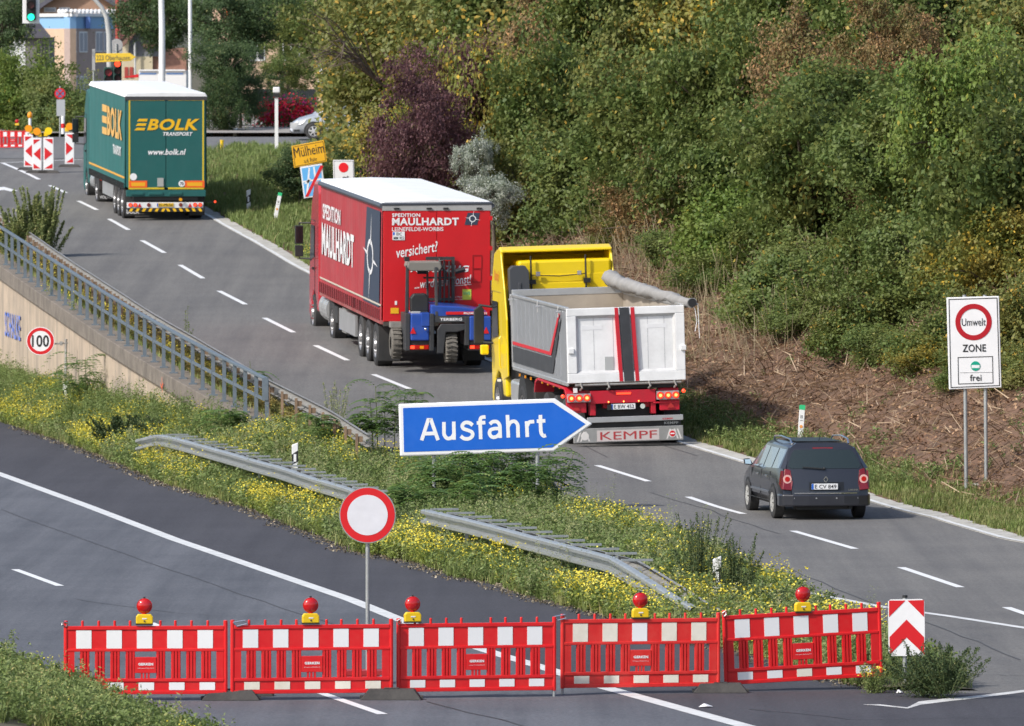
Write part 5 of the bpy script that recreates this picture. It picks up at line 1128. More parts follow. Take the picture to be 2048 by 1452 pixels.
# Ausfahrt arrow sign
Yg = on_med(1075, 1018).y; s = F / Yg
def W(px, py, dy=0): p = P(px, py, Yg); return Vector((p.x, Yg + dy, p.z))
zz = float(z_med(np.float64(W(1075, 1018).x), np.float64(Yg)))
t = thing('direction_sign', 'large blue arrow sign reading Ausfahrt on two grey poles', 'road sign', (W(970, 850).x, Yg, zz))
arrow = [(797, 808), (1110, 797), (1185, 848), (1108, 903), (800, 913)]
bd = MB().prism([W(*q) for q in arrow], (0, .06, 0)).build('sign_board', signwhite, t, True, bevel=.03)
inner = [(806, 816), (1106, 805), (1171, 848), (1104, 895), (808, 904)]
MB().prism([W(*q, -.006) for q in inner], (0, .004, 0)).build('blue_field', signblue, bd, True)
d_ = (W(1092, 0) - W(840, 11)); rot = Vector((1092 - 840, 0, 8)).normalized()
def crom(p, n=7):
    if len(p) < 3: return p
    q = [p[0]] + list(p) + [p[-1]]; out = []
    for i in range(1, len(q) - 2):
        for k in range(n):
            t = k / n; a, b, c, d = q[i - 1], q[i], q[i + 1], q[i + 2]
            out.append(tuple(.5 * (2 * b[j] + (c[j] - a[j]) * t + (2 * a[j] - 5 * b[j] + 4 * c[j] - d[j]) * t * t + (3 * b[j] - a[j] - 3 * c[j] + d[j]) * t ** 3) for j in (0, 1)))
    return out + [p[-1]]
GL = [('A', [[(879, 360), (914, 250), (925, 250), (963, 359)], [(891, 326), (950, 324)]], 0), ('u', [[(993, 266), (993, 300), (995, 332), (1010, 350), (1030, 347), (1043, 330)], [(1043, 264), (1045, 357)]], 1),
      ('s', [[(1140, 283), (1122, 270), (1100, 270), (1087, 284), (1093, 300), (1115, 308), (1136, 318), (1139, 336), (1122, 351), (1097, 351), (1079, 338)]], 1), ('f', [[(1181, 354), (1180, 310), (1178, 264), (1184, 244), (1206, 240)], [(1161, 271), (1205, 269)]], 1),
      ('a', [[(1228, 277), (1243, 265), (1264, 265), (1278, 282), (1280, 310), (1281, 348)], [(1280, 300), (1252, 300), (1231, 308), (1227, 327), (1240, 343), (1262, 341), (1279, 325)]], 1),
      ('h', [[(1318, 230), (1323, 346)], [(1321, 290), (1334, 268), (1355, 263), (1370, 280), (1372, 310), (1373, 345)]], 1), ('r', [[(1416, 262), (1420, 343)], [(1419, 286), (1430, 267), (1455, 264)]], 1), ('t', [[(1487, 230), (1488, 290), (1491, 322), (1503, 337), (1515, 334)], [(1468, 262), (1512, 260)]], 1)]
hwz = 9.2; li = 0
for nm_, sts, smooth_ in GL:
    mb = MB()
    for st_ in sts:
        p_ = crom(st_) if smooth_ and len(st_) > 2 else st_; V = []; Q = []; li += 1
        for i in range(len(p_)):
            a, b = p_[max(i - 1, 0)], p_[min(i + 1, len(p_) - 1)]; dx, dy = b[0] - a[0], b[1] - a[1]; l = math.hypot(dx, dy) or 1; nx, ny = -dy / l * hwz, dx / l * hwz
            for sg in (-1, 1): V.append(W(500 + (p_[i][0] + sg * nx) / 2.56, 740 + (p_[i][1] + sg * ny) / 2.56, -.009 - .0006 * (li % 3)))
            if i: Q.append((2 * i - 2, 2 * i - 1, 2 * i + 1, 2 * i))
        mb.add(V, Q)
    mb.build('letter', signwhite, bd, True)
for px, pb in ((867, 985), (1074, 1020)):
    m = MB(); q = W(px + 1, 850); pole(m, q.x, Yg + .1, zz - .1, q.z + .35, .04); m.build('pole', galv, t, True, smooth=40)
# Umwelt zone sign
gp = on_bank(1951, 978); Yg = gp.y; s = F / Yg
t = thing('zone_sign', 'white rectangular zone sign with red ring on two grey poles at the right', 'road sign', gp)
cs4 = [(1893, 595), (1998, 592), (2003, 775), (1898, 779)]
bd = MB().prism([W(*q) for q in cs4], (0, .03, 0)).build('sign_board', signwhite, t, True, bevel=.012)
def frame(pts, w_, nm, m_, par, dy=-.004):
    mb = MB(); n = len(pts)
    for i in range(n): mb.bar(W(*pts[i], dy), W(*pts[(i + 1) % n], dy), w_, .003, Yv) if False else None
    for i in range(n):
        a, b = W(*pts[i], dy), W(*pts[(i + 1) % n], dy); d = (b - a).normalized(); e = Vector((-d.z, 0, d.x)) * w_ / 2; d = d * w_ / 2
        mb.add([a - d - e, b + d - e, b + d + e, a - d + e], [(0, 1, 2, 3)])
    return mb.build(nm, m_, par, True)
frame([(1898, 599), (1994, 596), (1999, 771), (1902, 775)], .017, 'border_line', signblack, bd)
frame([(1916, 715), (1985, 713), (1986, 766), (1917, 768)], .016, 'inner_border', signblack, bd)
c = W(1947, 644, -.004); MB().ring(c, 26.5 / s, 36.5 / s, (0, -1, 0), .003, 56).build('red_ring', mat('ring_red', (.42, .006, .015), .4), bd, True)
R1 = Vector((1, 0, .02)).normalized(); U1 = Vector((-.02, 0, 1)).normalized()
def wtxt(mb, s_, x0, x1, y0, y1, b=.01): mb.text(s_, W(x0, y1, -.004), R1, U1, (x1 - x0) / s, (y1 - y0) / s, .004, b)
mb = MB(); 
for tx_ in (('Umwelt', 1923.5, 1971.5, 637, 652, .0), ('ZONE', 1925, 1972, 689, 704, .015), ('frei', 1940, 1963, 749, 762)): mb = MB(); wtxt(mb, *tx_); mb.build('lettering', signblack, bd, True)
MB().disc(W(1951, 732, -.004), 9.6 / s, (0, -1, 0), .004, 28).build('green_badge', signgreen, bd, True); m = MB(); m.add([W(1943, 736, -.011), W(1959, 736, -.011), W(1959, 730, -.011), W(1943, 730, -.011)], [(0, 1, 2, 3)]); m.build('badge_field', signwhite, bd, True)
m = MB(); m.bar(W(1920, 745, -.006), W(1984, 744, -.006), .005, .005); m.build('thin_line', mat('line_grey', (.4, .4, .4), .5), bd, True)
for x0, x1 in ((1929, 1933), (1970, 1973)):
    a = W(x0, 590, .08); b = W(x1, 985, .08); m = MB(); m.tube([a, b], .038, 12); m.build('pole', galv, t, True, smooth=40)
# 100 sign on the wall
Yg = 238.; s = F / Yg; c = W(81, 682)
t = thing('speed_sign', 'round speed limit sign 100 fixed in front of the beige wall', 'road sign', c)
bd = MB().disc(c, 28.3 / s, (0, -1, 0), .015, 48).build('sign_disc', signwhite, t, True)
MB().ring(c + Vector((0, -.015, 0)), 20.5 / s, 26.8 / s, (0, -1, 0), .004, 48).build('red_ring', signred, bd, True); mb = MB(); mb.text('100', W(64, 694, -.015), X, Z, 34 / s, 24 / s, .004, .02); mb.build('lettering', signblack, bd, True)
m = MB(); m.tube([W(106, 688, .05), W(136, 686, .05)], .02, 8); m.tube([W(132, 678, .06), W(131, 755, .06)], .035, 8); m.box(W(118, 0).x, W(124, 0).x, Yg, Yg + .1, W(0, 691).z, W(0, 683).z); m.build('bracket', galvrust, t, True)
# chevron plate
Yg = 118.9; s = F / Yg
t = thing('chevron_sign', 'red and white chevron plate among the plants at the right end of the barriers', 'road sign', (W(1813, 0).x, Yg, zl(Yg)))
bd = MB().prism([W(1776, 1203), W(1781, 1199), W(1844, 1198), W(1849, 1203), W(1850, 1306), W(1846, 1312), W(1783, 1312), W(1777, 1307)], (0, .015, 0)).build('sign_board', signwhite, t, True)
def tri(pts, nm='red_chevron'): MB().add([W(*q, -.004) for q in pts], [tuple(range(len(pts)))]).build(nm, signred, bd, True)
tri([(1778, 1201), (1811, 1201), (1778, 1234)], 'red_corner'); tri([(1815, 1201), (1848, 1200), (1848, 1234)], 'red_corner')
tri([(1779, 1274), (1813, 1239), (1813, 1275), (1780, 1309)]); tri([(1813, 1239), (1848, 1274), (1849, 1309), (1813, 1275)])
m = MB(); pole(m, W(1812, 0).x, Yg + .05, zl(Yg), W(0, 1194).z, .03); m.build('pole', galv, t, True); m = MB(); m.disc((W(1812, 0).x, Yg + .05, W(0, 1196).z), .035, (0, 0, 1), .035, 12); m.build('cap', black, t, True)
# town sign and end of motorway sign, third sign
Yg = on_bank(645, 462).y; s = F / Yg
zg = float(z_bank(np.float64(W(625, 0).x), np.float64(Yg)))
t = thing('town_sign', 'tilted yellow town sign with an end of motorway sign below on one leaning pole', 'road sign', (W(632, 0).x, Yg, zg))
bd = MB().prism([W(583, 292), W(648, 280), W(654, 323), W(588, 336)], (0, .03, 0)).build('town_board', signyellow, t, True, bevel=.01)
frame([(586, 294), (646, 283), (651, 321), (590, 333)], .014, 'border_line', signblack, bd)
th = math.radians(10.5); R1 = Vector((math.cos(th), 0, math.sin(th))); U1 = Vector((-math.sin(th), 0, math.cos(th)))
mb = MB(); mb.text('Mülheim', W(590, 316, -.002), R1, U1, 60 / s, 20 / s, .005, .0); mb.build('lettering', signblack, bd, True); mb = MB(); mb.text('a.d. Ruhr', W(609, 326, -.002), R1, U1, 26 / s, 8 / s, .005, .0); mb.build('lettering', signblack, bd, True)
bd = MB().prism([W(600, 334), W(644, 327), W(651, 390), W(608, 397)], (0, .03, 0)).build('motorway_board', signwhite, t, True, bevel=.008)
MB().prism([W(603, 337, -.005), W(641, 330, -.005), W(648, 388, -.005), W(610, 394, -.005)], (0, .003, 0)).build('blue_field', mat('pale_sign_blue', (.12, .42, .80), .4), bd, True)
m = MB()
for q in ([(617, 336), (620, 336), (616, 392), (612, 392)], [(626, 334), (629, 333), (638, 388), (633, 389)], [(606, 362), (644, 356), (644, 359), (607, 365)], [(608, 368), (616, 367), (622, 358), (619, 357)]): m.add([W(x_, y_, -.0075) for x_, y_ in q][::-1], [(0, 1, 2, 3)])
m.build('motorway_symbol', signwhite, bd, True)
m = MB(); m.add([W(x_, y_, -.010) for x_, y_ in [(610, 394), (617, 393), (647, 332), (641, 330)]], [(0, 1, 2, 3)]); m.build('diagonal_bar', signred, bd, True)
m = MB(); m.tube([W(618, 290, .08), W(640, 455, .08)], .035, 10); m.build('pole', galv, t, True)
t = thing('detour_sign', 'white sign with a red dot and a black bent arrow behind the red lorry', 'road sign', (W(687, 0).x, Yg + 2, zg))
Yg = Yg + 2; s = F / Yg
bd = MB().prism([W(666, 320), W(708, 320), W(710, 400), W(668, 401)], (0, .03, 0)).build('sign_board', signwhite, t, True, bevel=.015); frame([(668, 322), (706, 322), (708, 398), (670, 399)], .014, 'border_line', mat('edge_grey', (.2, .2, .22), .5), bd)
MB().disc(W(687, 335, -.004), 9.7 / s, (0, -1, 0), .004, 28).build('red_dot', mat('dot_red', (.8, .01, .02), .4), bd, True)
m = MB(); m.stroke([(0, 0), (0, .1), (.1, .1)], W(686, 361, -.004), X, Z, .022); q = W(694, 353.5, -.008); m.add([q + Vector((0, 0, -.035)), q + Vector((.06, 0, 0)), q + Vector((0, 0, .035))], [(0, 1, 2)]); m.build('bent_arrow', signblack, bd, True)
m = MB(); pole(m, W(688, 0).x, Yg + .05, zg - .3, W(0, 330).z, .03); m.build('pole', galv, t, True)
# delineator posts
def delin(label, px, py_top, base, h=None, lean=0, k=1.0):
    Yb = base.y; s_ = F / Yb; top = P(px, py_top, Yb); H = top.z - base.z; w_ = .065 * k
    t = thing('delineator_post', label, 'marker post', (base.x, Yb, base.z), (0, lean, 0), 'white reflector posts with black band')
    MB().hexa([(-w_, -.05, -.1), (w_, -.05, -.1), (w_, .06, -.1), (-w_, .06, -.1), (-w_, -.05, H - .05), (w_, -.05, H), (w_, .06, H), (-w_, .06, H - .05)]).build('post', white, t, bevel=.012)
    b = MB().prism([(-w_ - .002, -.053, H * 1 - .47), (w_ + .002, -.053, H - .40), (w_ + .002, -.053, H - .16), (-w_ - .002, -.053, H - .25)], (0, .09, 0)).build('black_band', signblack, t)
    MB().box(-w_ * .42, w_ * .42, -.058, -.053, H - .40, H - .24).build('reflector', signwhite, b)
    return t
delin('white marker post with black band in the verge below the 100 sign', 130, 762, on_med(131, 826))
b_ = on_med(590, 962); delin('white marker post with black band behind the left crash barrier', 588, 885, b_)
b_ = on_med(1434, 1222); delin('white marker post with black band overgrown by weeds near the barriers', 1432, 1112, b_)
b_ = on_bank(497, 424); delin('small white marker post with black band on the grass right of the green lorry', 497, 378, b_)
def kmpost(label, px, py_t, base, lean, w_=.06):
    Yb = base.y; top = P(px, py_t, Yb); H = (top - base).length
    t = thing('kilometre_post', label, 'marker post', base, (0, lean, 0), 'leaning white posts with green tops')
    MB().box(-w_, w_, -.03, .03, -.1, H - .1).build('post', white, t, bevel=.008); MB().box(-w_ - .002, w_ + .002, -.032, .032, H - .1, H).build('green_cap', mat('cap_green', (.03, .5, .2), .5), t)
    MB().disc((0, -.031, H * .45), .035, (0, -1, 0), .004, 12).build('orange_sticker', mat('sticker_orange', (.75, .3, .06), .5), t); m = MB(); m.text('18', (-.03, -.031, H * .66), X, Z, .05, .07, .003); m.box(-.035, .035, -.034, -.03, H * .6, H * .6 + .008); m.build('lettering', signblack, t)
kmpost('leaning white post with a green top on the grass behind the red lorry', 560, 385, on_bank(549, 445), math.radians(11)); kmpost('white post with a green top on the verge behind the dark estate car', 1605, 810, on_bank(1600, 888), math.radians(3.5))
p = P(553, 297, 315); m = MB(); m.box(-.06, .06, -.04, .04, 0, 1.95); t = thing('white_post', 'tall thin white post with a lamp head on the grass before the red flowers', 'post', (p.x, 315, p.z)); m.build('post', white, t); MB().box(-.12, .12, -.08, .08, 1.95, 2.15).build('lamp_head', white, t, bevel=.03); MB().box(-.1, .1, -.09, .06, 1.8, 1.93).build('dark_box', black, t)
# ------------------------------------------------------------------ junction: beacons, far barrier, lights
def far(name, label, cat, px, py, Y, group=None):
    p = P(px, py, Y); return thing(name, label, cat, p, group=group)
def PW(px, py, Y): return P(px, py, Y)
def pquad(pts, Y, off=0): return [P(x, y, Y) + Vector((0, -off, 0)) for x, y in pts]
def pbox(x0, x1, y0, y1, Y, d=.1):
    a = P(x0, y1, Y); b = P(x1, y0, Y); return MB().box(a.x, b.x, Y, Y + d, a.z, b.z)
BE = [(48, 66, 270, 334, 'amber_lens', 1, 'left one of the three crowded striped beacons'), (65, 83, 276, 340, 'amber_lens', 1, 'middle one of the three crowded striped beacons'),
      (87, 107, 275, 340, 'yellow', -1, 'right one of the three crowded striped beacons, with a yellow lamp'), (130, 148, 266, 328, 'amber_lens', -1, 'striped beacon standing alone beside the green lorry')]
yellens = mat('yellow_lens', (.9, .62, .01), .2, coat=.5)
for x0, x1, y0, y1, ln, sg, lab in BE:
    g = G((x0 + x1) / 2, y1 + 6, zR); Y = g.y; t = thing('striped_beacon', lab, 'beacon', g, group='striped beacons at the junction')
    bd = pbox(x0, x1, y0, y1, Y - .03, .05).build('board', signwhite, t, True, bevel=.01)
    m = MB(); w_ = x1 - x0 - 4; a, b = x0 + 2, x1 - 2; h = y1 - y0
    c = (y0 + y1) / 2; xm, xt = (a, b) if sg < 0 else (b, a)
    # arrow-like diamonds pointing sideways
    for cy in (y0 + 2, c, y1 - 2):
        lo, hi = max(cy - 12, y0 + 3), min(cy + 12, y1 - 3)
        if cy == c: pts = [(xm, cy - 13), (xt, cy), (xm, cy + 13)]
        elif cy < c: pts = [(xm, y0 + 3), (xt, y0 + 3), (xt, y0 + 13)] if True else 0
        else: pts = [(xm, y1 - 3), (xt, y1 - 3), (xt, y1 - 13)]
        m.add(pquad(pts, Y - .03, .006), [(0, 1, 2)])
    m.build('red_stripes', signred, bd, True)
    MB().hexa([(-.4, -.18, 0), (.4, -.18, 0), (.4, .18, 0), (-.4, .18, 0), (-.3, -.1, .09), (.3, -.1, .09), (.3, .1, .09), (-.3, .1, .09)]).build('rubber_base', rubber, t)
    m = MB(); m.box(-.03, .03, -.0, .03, .05, P(0, y0 - 4, Y).z - g.z); m.build('stem', galv, t)
    lens = yellens if ln == 'yellow' else amber; cz = P((x0 + x1) / 2, y0 - 13, Y)
    MB().disc(cz + Vector((0, .05, 0)), .13, (0, -1, 0), .1, 24).build('lamp_lens', lens, t, True); MB().box(cz.x + .09 * sg - .07, cz.x + .09 * sg + .07, Y - .02, Y + .08, cz.z - .18, cz.z - .03).build('lamp_case', yellowcase, t, True, bevel=.01)
gb0 = G(-14, 298, zR); gb1 = G(66, 298, zR)
bt = barrier('barrier', 'small distant red and white barrier at the far left edge by the hedge', gb0 + Vector((0, 0, .05)), Vector((gb0.x + 1.45, gb0.y, gb0.z + .05)), group=None)
bt['label'] = 'small distant red and white barrier at the far left edge by the hedge'
lamp('warning_lamp', 'red warning lamp on the distant barrier by the hedge', P(34, 250, gb0.y) + Vector((0, .0, -.02)), k=.7, group=None)
g = G(60, 300, zR); t = thing('lamp_tube', 'white tube with a small amber lamp behind the crowded beacons', 'beacon', g); m = MB(); top = P(60, 236, g.y); m.tube([(0, 0, 0), (0, 0, top.z - g.z)], .055, 10); m.build('tube', white, t); MB().ball((0, 0, top.z - g.z + .1), .1, sz=1.3).build('amber_lamp', amber, t)
MB().tube([(0, 0, (top.z - g.z) * .6), (0, 0, (top.z - g.z) * .75)], .058, 10).build('red_band', signred, t)
# no stopping sign by the hedge
Y = 345.; t = far('road_sign', 'small round no stopping sign with grey panel in front of the hedge', 'road sign', 120, 270, Y)
c = P(120, 187, Y); d_ = MB().disc(c, .21, (0, -1, 0), .02, 28).build('sign_disc', signred, t, True); MB().disc(c + Vector((0, -.022, 0)), .155, (0, -1, 0), .004, 28).build('blue_face', mat('face_blue_grey', (.12, .15, .3), .5), d_, True)
m = MB(); m.bar(c + Vector((-.12, -.03, .12)), c + Vector((.12, -.03, -.12)), .045, .01, Yv); m.bar(c + Vector((-.12, -.03, -.12)), c + Vector((.12, -.03, .12)), .045, .01, Yv); m.build('cross_bars', signred, d_, True)
pbox(113, 130, 199, 232, Y, .02).build('grey_panel', mat('panel_pale_grey', (.4, .42, .44), .5), t, True); m = MB(); m.tube([P(120, 172, Y + .05), P(120, 280, Y + .05)], .03, 8); m.build('pole', galv, t, True)
# mast arm, traffic lights and direction sign
Y = 300.; s = F / Y
t = far('signal_mast', 'grey mast curving to the left above the yellow direction sign', 'mast', 219, 290, Y)
m = MB(); m.tube([P(x, y, Y) for x, y in [(219, 300), (219, 120), (218, 70), (213, 35), (203, 14), (188, -2), (165, -16), (120, -26), (62, -30)]], [.11, .1, .09, .08, .07, .065, .06, .055, .05], 12); m.build('mast', mat('mast_grey', (.48, .49, .48), .5, dirtamt=.2), t, True, smooth=60)
def sig(name, label, px, y0, y1, w_, Y, plate_m, body_m, lenses, grp='traffic lights at the junction'):
    t = far(name, label, 'traffic light', px, y1, Y, grp); s = F / Y
    if plate_m: pbox(px - w_ / 2, px + w_ / 2, y0, y1, Y + .08, .02).build('backing_board', plate_m, t, True, bevel=.04)
    bw = w_ * (.55 if plate_m else .9); e = 7 if plate_m else 0
    q = pbox(px - bw / 2, px + bw / 2, y0 + e, y1 - e, Y - .05, .13).build('housing', body_m, t, True, bevel=.02)
    for py, m_ in lenses:
        c = P(px, py, Y - .05); MB().disc(c, .11 * (w_ / 33 if plate_m else w_ / 20), (0, -1, 0), .01, 20).build('lens', m_, q, True)
        MB().tube([c + Vector((0, 0, 0)), c + Vector((0, -.1, 0))], .13 * (w_ / 33 if plate_m else w_ / 20), 16, cap=False).build('visor', body_m, q, True)
    return t
dkg = mat('signal_dark_green', (.02, .06, .05), .5); off = mat('lens_off', (.05, .012, .015), .3); litg = mat('green_light', (.0, .6, .35), .3, emit=(.02, 1, .55), estr=1.6)
t1 = sig('traffic_light', 'white framed traffic light showing green, hanging at the upper left', 62, -32, 47, 34, 297, white, signblack, [(-12, off), (10, off), (34, litg)])
MB().tube([P(62, -30, 300), P(62, -20, 297.1)], .04, 8).build('hanger', galv, t1, True)
sig('traffic_light', 'dark green traffic light with a dull red lens below the yellow direction sign', 217, 134, 178, 21, 297, None, dkg, [(145, mat('lens_dull', (.25, .02, .03), .3)), (160, off), (173, off)])
sig('traffic_light', 'dark green traffic light with a lit red lens right under the yellow sign', 235, 120, 166, 18, 298, None, dkg, [(128, litred), (142, off), (156, off)])
Y = 296.; s = F / Y; t = far('direction_sign', 'yellow arrow sign reading 223 Oberhausen above the green lorry', 'road sign', 230, 126, Y)
W = lambda px, py, dy=0: P(px, py, Y) + Vector((0, dy, 0))
bd = MB().prism([W(191, 107), W(260, 106), W(272, 114), W(260, 122), W(191, 125)], (0, .05, 0)).build('sign_board', mat('far_sign_yellow', (.78, .52, .04), .45), t, True, bevel=.01)
mb = MB(); mb.text('223 Oberhausen', W(193, 120.5, -.0), Vector((1, 0, .0)), Z, 67 / s, 10 / s, .006, .0); m_ = mat('grey_print', (.09, .09, .08), .5); mb.build('lettering', m_, bd, True)
m = MB(); m.tube([W(205, 116, .1), W(240, 116, .1)], .03, 8); m.tube([W(219, 116, .1), W(219, 116, 4)], .04, 8); m.build('bracket', galv, t, True)
t = far('road_sign', 'grey round topped back of a sign behind the yellow direction sign', 'road sign', 233, 150, 302); Y = 302.; m = MB(); c = W(233, 90); m.disc(c, 12.5 * Y / F, (0, -1, 0), .02, 24); m.build('sign_back', mat('sign_back_grey', (.38, .38, .38), .5), t, True); pbox(221, 245, 90, 108, 302, .02).build('sign_panel', mat('sign_back_grey', (.38, .38, .38), .5), t, True); m = MB(); m.tube([W(233, 88, -.03), W(233, 290, -.03)], .035, 8); m.build('pole', galv, t, True)
t = far('panel', 'narrow grey upright panel left of the yellow direction sign', 'panel', 187, 150, 300); pbox(184, 190, 98, 141, 300, .06).build('panel', mat('sign_back_grey', (.38, .38, .38), .5), t, True); m = MB(); Y = 300.; m.tube([W(187, 140, .05), W(187, 290, .05)], .03, 8); m.build('pole', galv, t, True)
Y = 352.
t = far('lamp_pole', 'thick white pole rising behind the roof of the green lorry', 'pole', 324, 270, Y); m = MB(); m.tube([W(324, 272), W(324, 60), W(322, -30)], [.15, .12, .11], 14); m.build('pole', white, t, True, smooth=60); MB().tube([W(324, 262), W(324, 268)], .2, 14).build('foot_collar', white, t, True)
t = far('lamp_pole', 'thin white pole among the tree branches right of the thick pole', 'pole', 380, 270, Y + 2); m = MB(); m.tube([W(381, 270), W(380, -20)], .075, 10); m.build('pole', white, t, True, smooth=60); MB().tube([W(381, 262), W(381, 268)], .12, 12).build('foot_collar', white, t, True)
# white van
Y = 362.; t = far('white_van', 'white van standing between the hedge and the green lorry', 'van', 160, 262, Y); gz = float(zR(Y)) + .05
zt_ = P(0, 196, Y).z; xl = P(142, 0, Y).x
MB().prism([(xl, Y, gz + .35), (xl + .1, Y, gz + 1.1), (xl + .5, Y, zt_ - .15), (xl + 1.0, Y, zt_), (xl + 5, Y, zt_), (xl + 5, Y, gz + .35)], (0, 1.9, 0)).build('body', white, t, True, bevel=.08)
MB().prism([(xl + .2, Y - .01, gz + 1.15), (xl + .45, Y - .01, zt_ - .3), (xl + .6, Y - .01, zt_ - .3), (xl + .6, Y - .01, gz + 1.15)], (0, .03, 0)).build('window', glass, t, True)
MB().box(xl, xl + 5, Y - .012, Y, zt_ - .42, zt_ - .38).build('side_line', mat('grey_line', (.4, .42, .45), .5), t, True)
for k in (.9, 4.0): m = MB(); m.lathe((xl + k, Y - .02, gz + .33), (0, -1, 0), [(-.2, .2), (-.2, .3), (0, .33), (.02, .2), (.0, .0)], 20); m.build('wheel', tyre, t, True)
t = far('bollard', 'small red and white bollard by the hedge', 'bollard', 127, 262, 340.); Y = 340.; m = MB(); m.tube([W(126, 268), W(126, 232)], .07, 10); m.build('post', white, t, True); m = MB(); m.tube([W(126, 256), W(126, 247)], .074, 10); m.build('red_band', signred, t, True)

# ------------------------------------------------------------------ buildings
def roofm(n, c): return mat(n, c, .8, var=.2, vscale=1, bump=.4, bscale=5, dirtamt=.3)
peach = mat('plaster_peach', (.60, .43, .31), .9, var=.06, dirtamt=.15, dirt=(.4, .3, .22)); peach_shade = mat('plaster_peach_shaded', (.42, .33, .30), .9, var=.08)  # second peach is a darker, greyer copy: shade painted onto the block's right face
wfr = mat('window_frame_white', (.75, .76, .78), .5); pan = mat('curtain_pane', (.33, .35, .42), .3); darkpan = mat('dark_pane', (.03, .035, .04), .2)
def wall_face(C, E, z0, z1, m_, par, name='wall', th=.4):
    C = Vector((C.x, C.y, 0)); E = Vector((E.x, E.y, 0)); d = (E - C).normalized(); n = Vector((-d.y, d.x, 0))
    if n.y < 0: n = -n
    return MB().hexa([C + Z * z0, E + Z * z0, E + n * th + Z * z0, C + n * th + Z * z0, C + Z * z1, E + Z * z1, E + n * th + Z * z1, C + n * th + Z * z1]).build(name, m_, par, True)
def on_face(C, E, px):   # point where pixel column meets the wall
    a, b = 0., 1.
    f = lambda t: (C.x + (E.x - C.x) * t) / (C.y + (E.y - C.y) * t) * F + CX
    for _ in range(40):
        m = (a + b) / 2
        if (f(m) < px) == (f(0) < f(1)): a = m
        else: b = m
    return C.lerp(E, a)
def window(C, E, x0, x1, y0, y1, par, fr=wfr, pn=pan, n=2):
    a = on_face(C, E, x0); b = on_face(C, E, x1); d = (E - C); d.z = 0; d.normalize(); o = Vector((d.y, -d.x, 0))
    if o.y > 0: o = -o
    za = P(0, y1, a.y).z; zb = P(0, y0, a.y).z; q = MB().hexa([Vector((p.x, p.y, z_)) + o * k for z_ in (za, zb) for p, k in ((a, .06), (b, .06), (b, -.05), (a, -.05))]).build('window', fr, par, True)
    for k in range(n):
        p0 = a.lerp(b, (k + .14) / n); p1 = a.lerp(b, (k + .86) / n)
        MB().hexa([Vector((p.x, p.y, z_)) + o * kk for z_ in (za + .08, zb - .08) for p, kk in ((p0, .075), (p1, .075), (p1, .0), (p0, .0))]).build('pane', pn, q, True)
    return q
C = Vector((P(140, 60, 520).x, 520, 0)); E = Vector((P(236, 60, 524.5).x, 524.5, 0)); Lf = Vector((P(70, 60, 524).x, 524, 0))
t = thing('apartment_block', 'peach apartment block with pale blue band under a white parapet, upper left', 'building', (C.x, C.y, 5.8))
zt_ = P(0, 33, 520).z; zb1 = P(0, 57, 520).z
wr = wall_face(C, E, 2, zb1, peach_shade, t); wl_ = wall_face(C, Lf, 2, zb1, peach, t)
bl = mat('band_blue', (.24, .44, .70), .6); wall_face(C, E, zb1, zt_, bl, t, 'blue_band'); wall_face(C, Lf, zb1, zt_, bl, t, 'blue_band')
m = MB()
for A_, B_ in ((C, E), (C, Lf)):
    d = (B_ - A_).normalized(); o = Vector((d.y, -d.x, 0)); o = o if o.y < 0 else -o
    m.hexa([A_ + o * .12 + Z * zt_, B_ + o * .12 + Z * zt_, B_ - o * .5 + Z * zt_, A_ - o * .5 + Z * zt_, A_ + o * .12 + Z * (zt_ + .18), B_ + o * .12 + Z * (zt_ + .18), B_ - o * .5 + Z * (zt_ + .18), A_ - o * .5 + Z * (zt_ + .18)])
m.build('parapet', white, t, True)
m = MB()
for k in range(15): p = on_face(C, E, 120 + k * 8) if k > 2 else C.lerp(Lf, .3 - k * .1); m.ball((p.x, p.y + .1, zt_ + .3), .14, 8)
m.build('balustrade', white, t, True)
for x0, x1, y0, y1 in ((144, 152.5, 63, 105), (158, 174, 63, 105), (191, 204, 63, 104), (207, 222, 63, 104), (144, 154, 152, 192), (159, 174, 152, 192)): window(C, E, x0, x1, y0, y1, wr)
MB().box(P(171, 0, 521).x, P(180, 0, 521).x, 521.2, 522, zb1 + .02, zt_ - .02).build('dark_blue_panel', mat('panel_blue', (.10, .2, .5), .6), t, True)
# brown gable behind
Y = 560.; t = far('gable_house', 'brown gabled house rising behind the blue banded block', 'building', 150, 200, Y)
MB().prism([W(75, 40), W(245, 40), W(245, 20), W(158, -35), W(80, 12)], (0, 6, 0)).build('gable_wall', mat('plaster_brown', (.40, .25, .18), .9, var=.08), t, True)
m = MB(); m.bar(W(70, 20, -.3), W(158, -40, -.3), .8, .25, Z); m.bar(W(158, -40, -.3), W(250, 22, -.3), .8, .25, Z); m.build('roof', roofm('roof_slate', (.10, .10, .13)), t, True)
for a, b in ((88, 112), (118, 140)): q = MB().box(W(a, 0).x, W(b, 0).x, Y - .06, Y, W(0, 24).z, W(0, 15).z).build('window', wfr, t, True); MB().box(W(a + 2, 0).x, W(b - 2, 0).x, Y - .09, Y - .06, W(0, 23).z, W(0, 17).z).build('pane', pan, q, True)
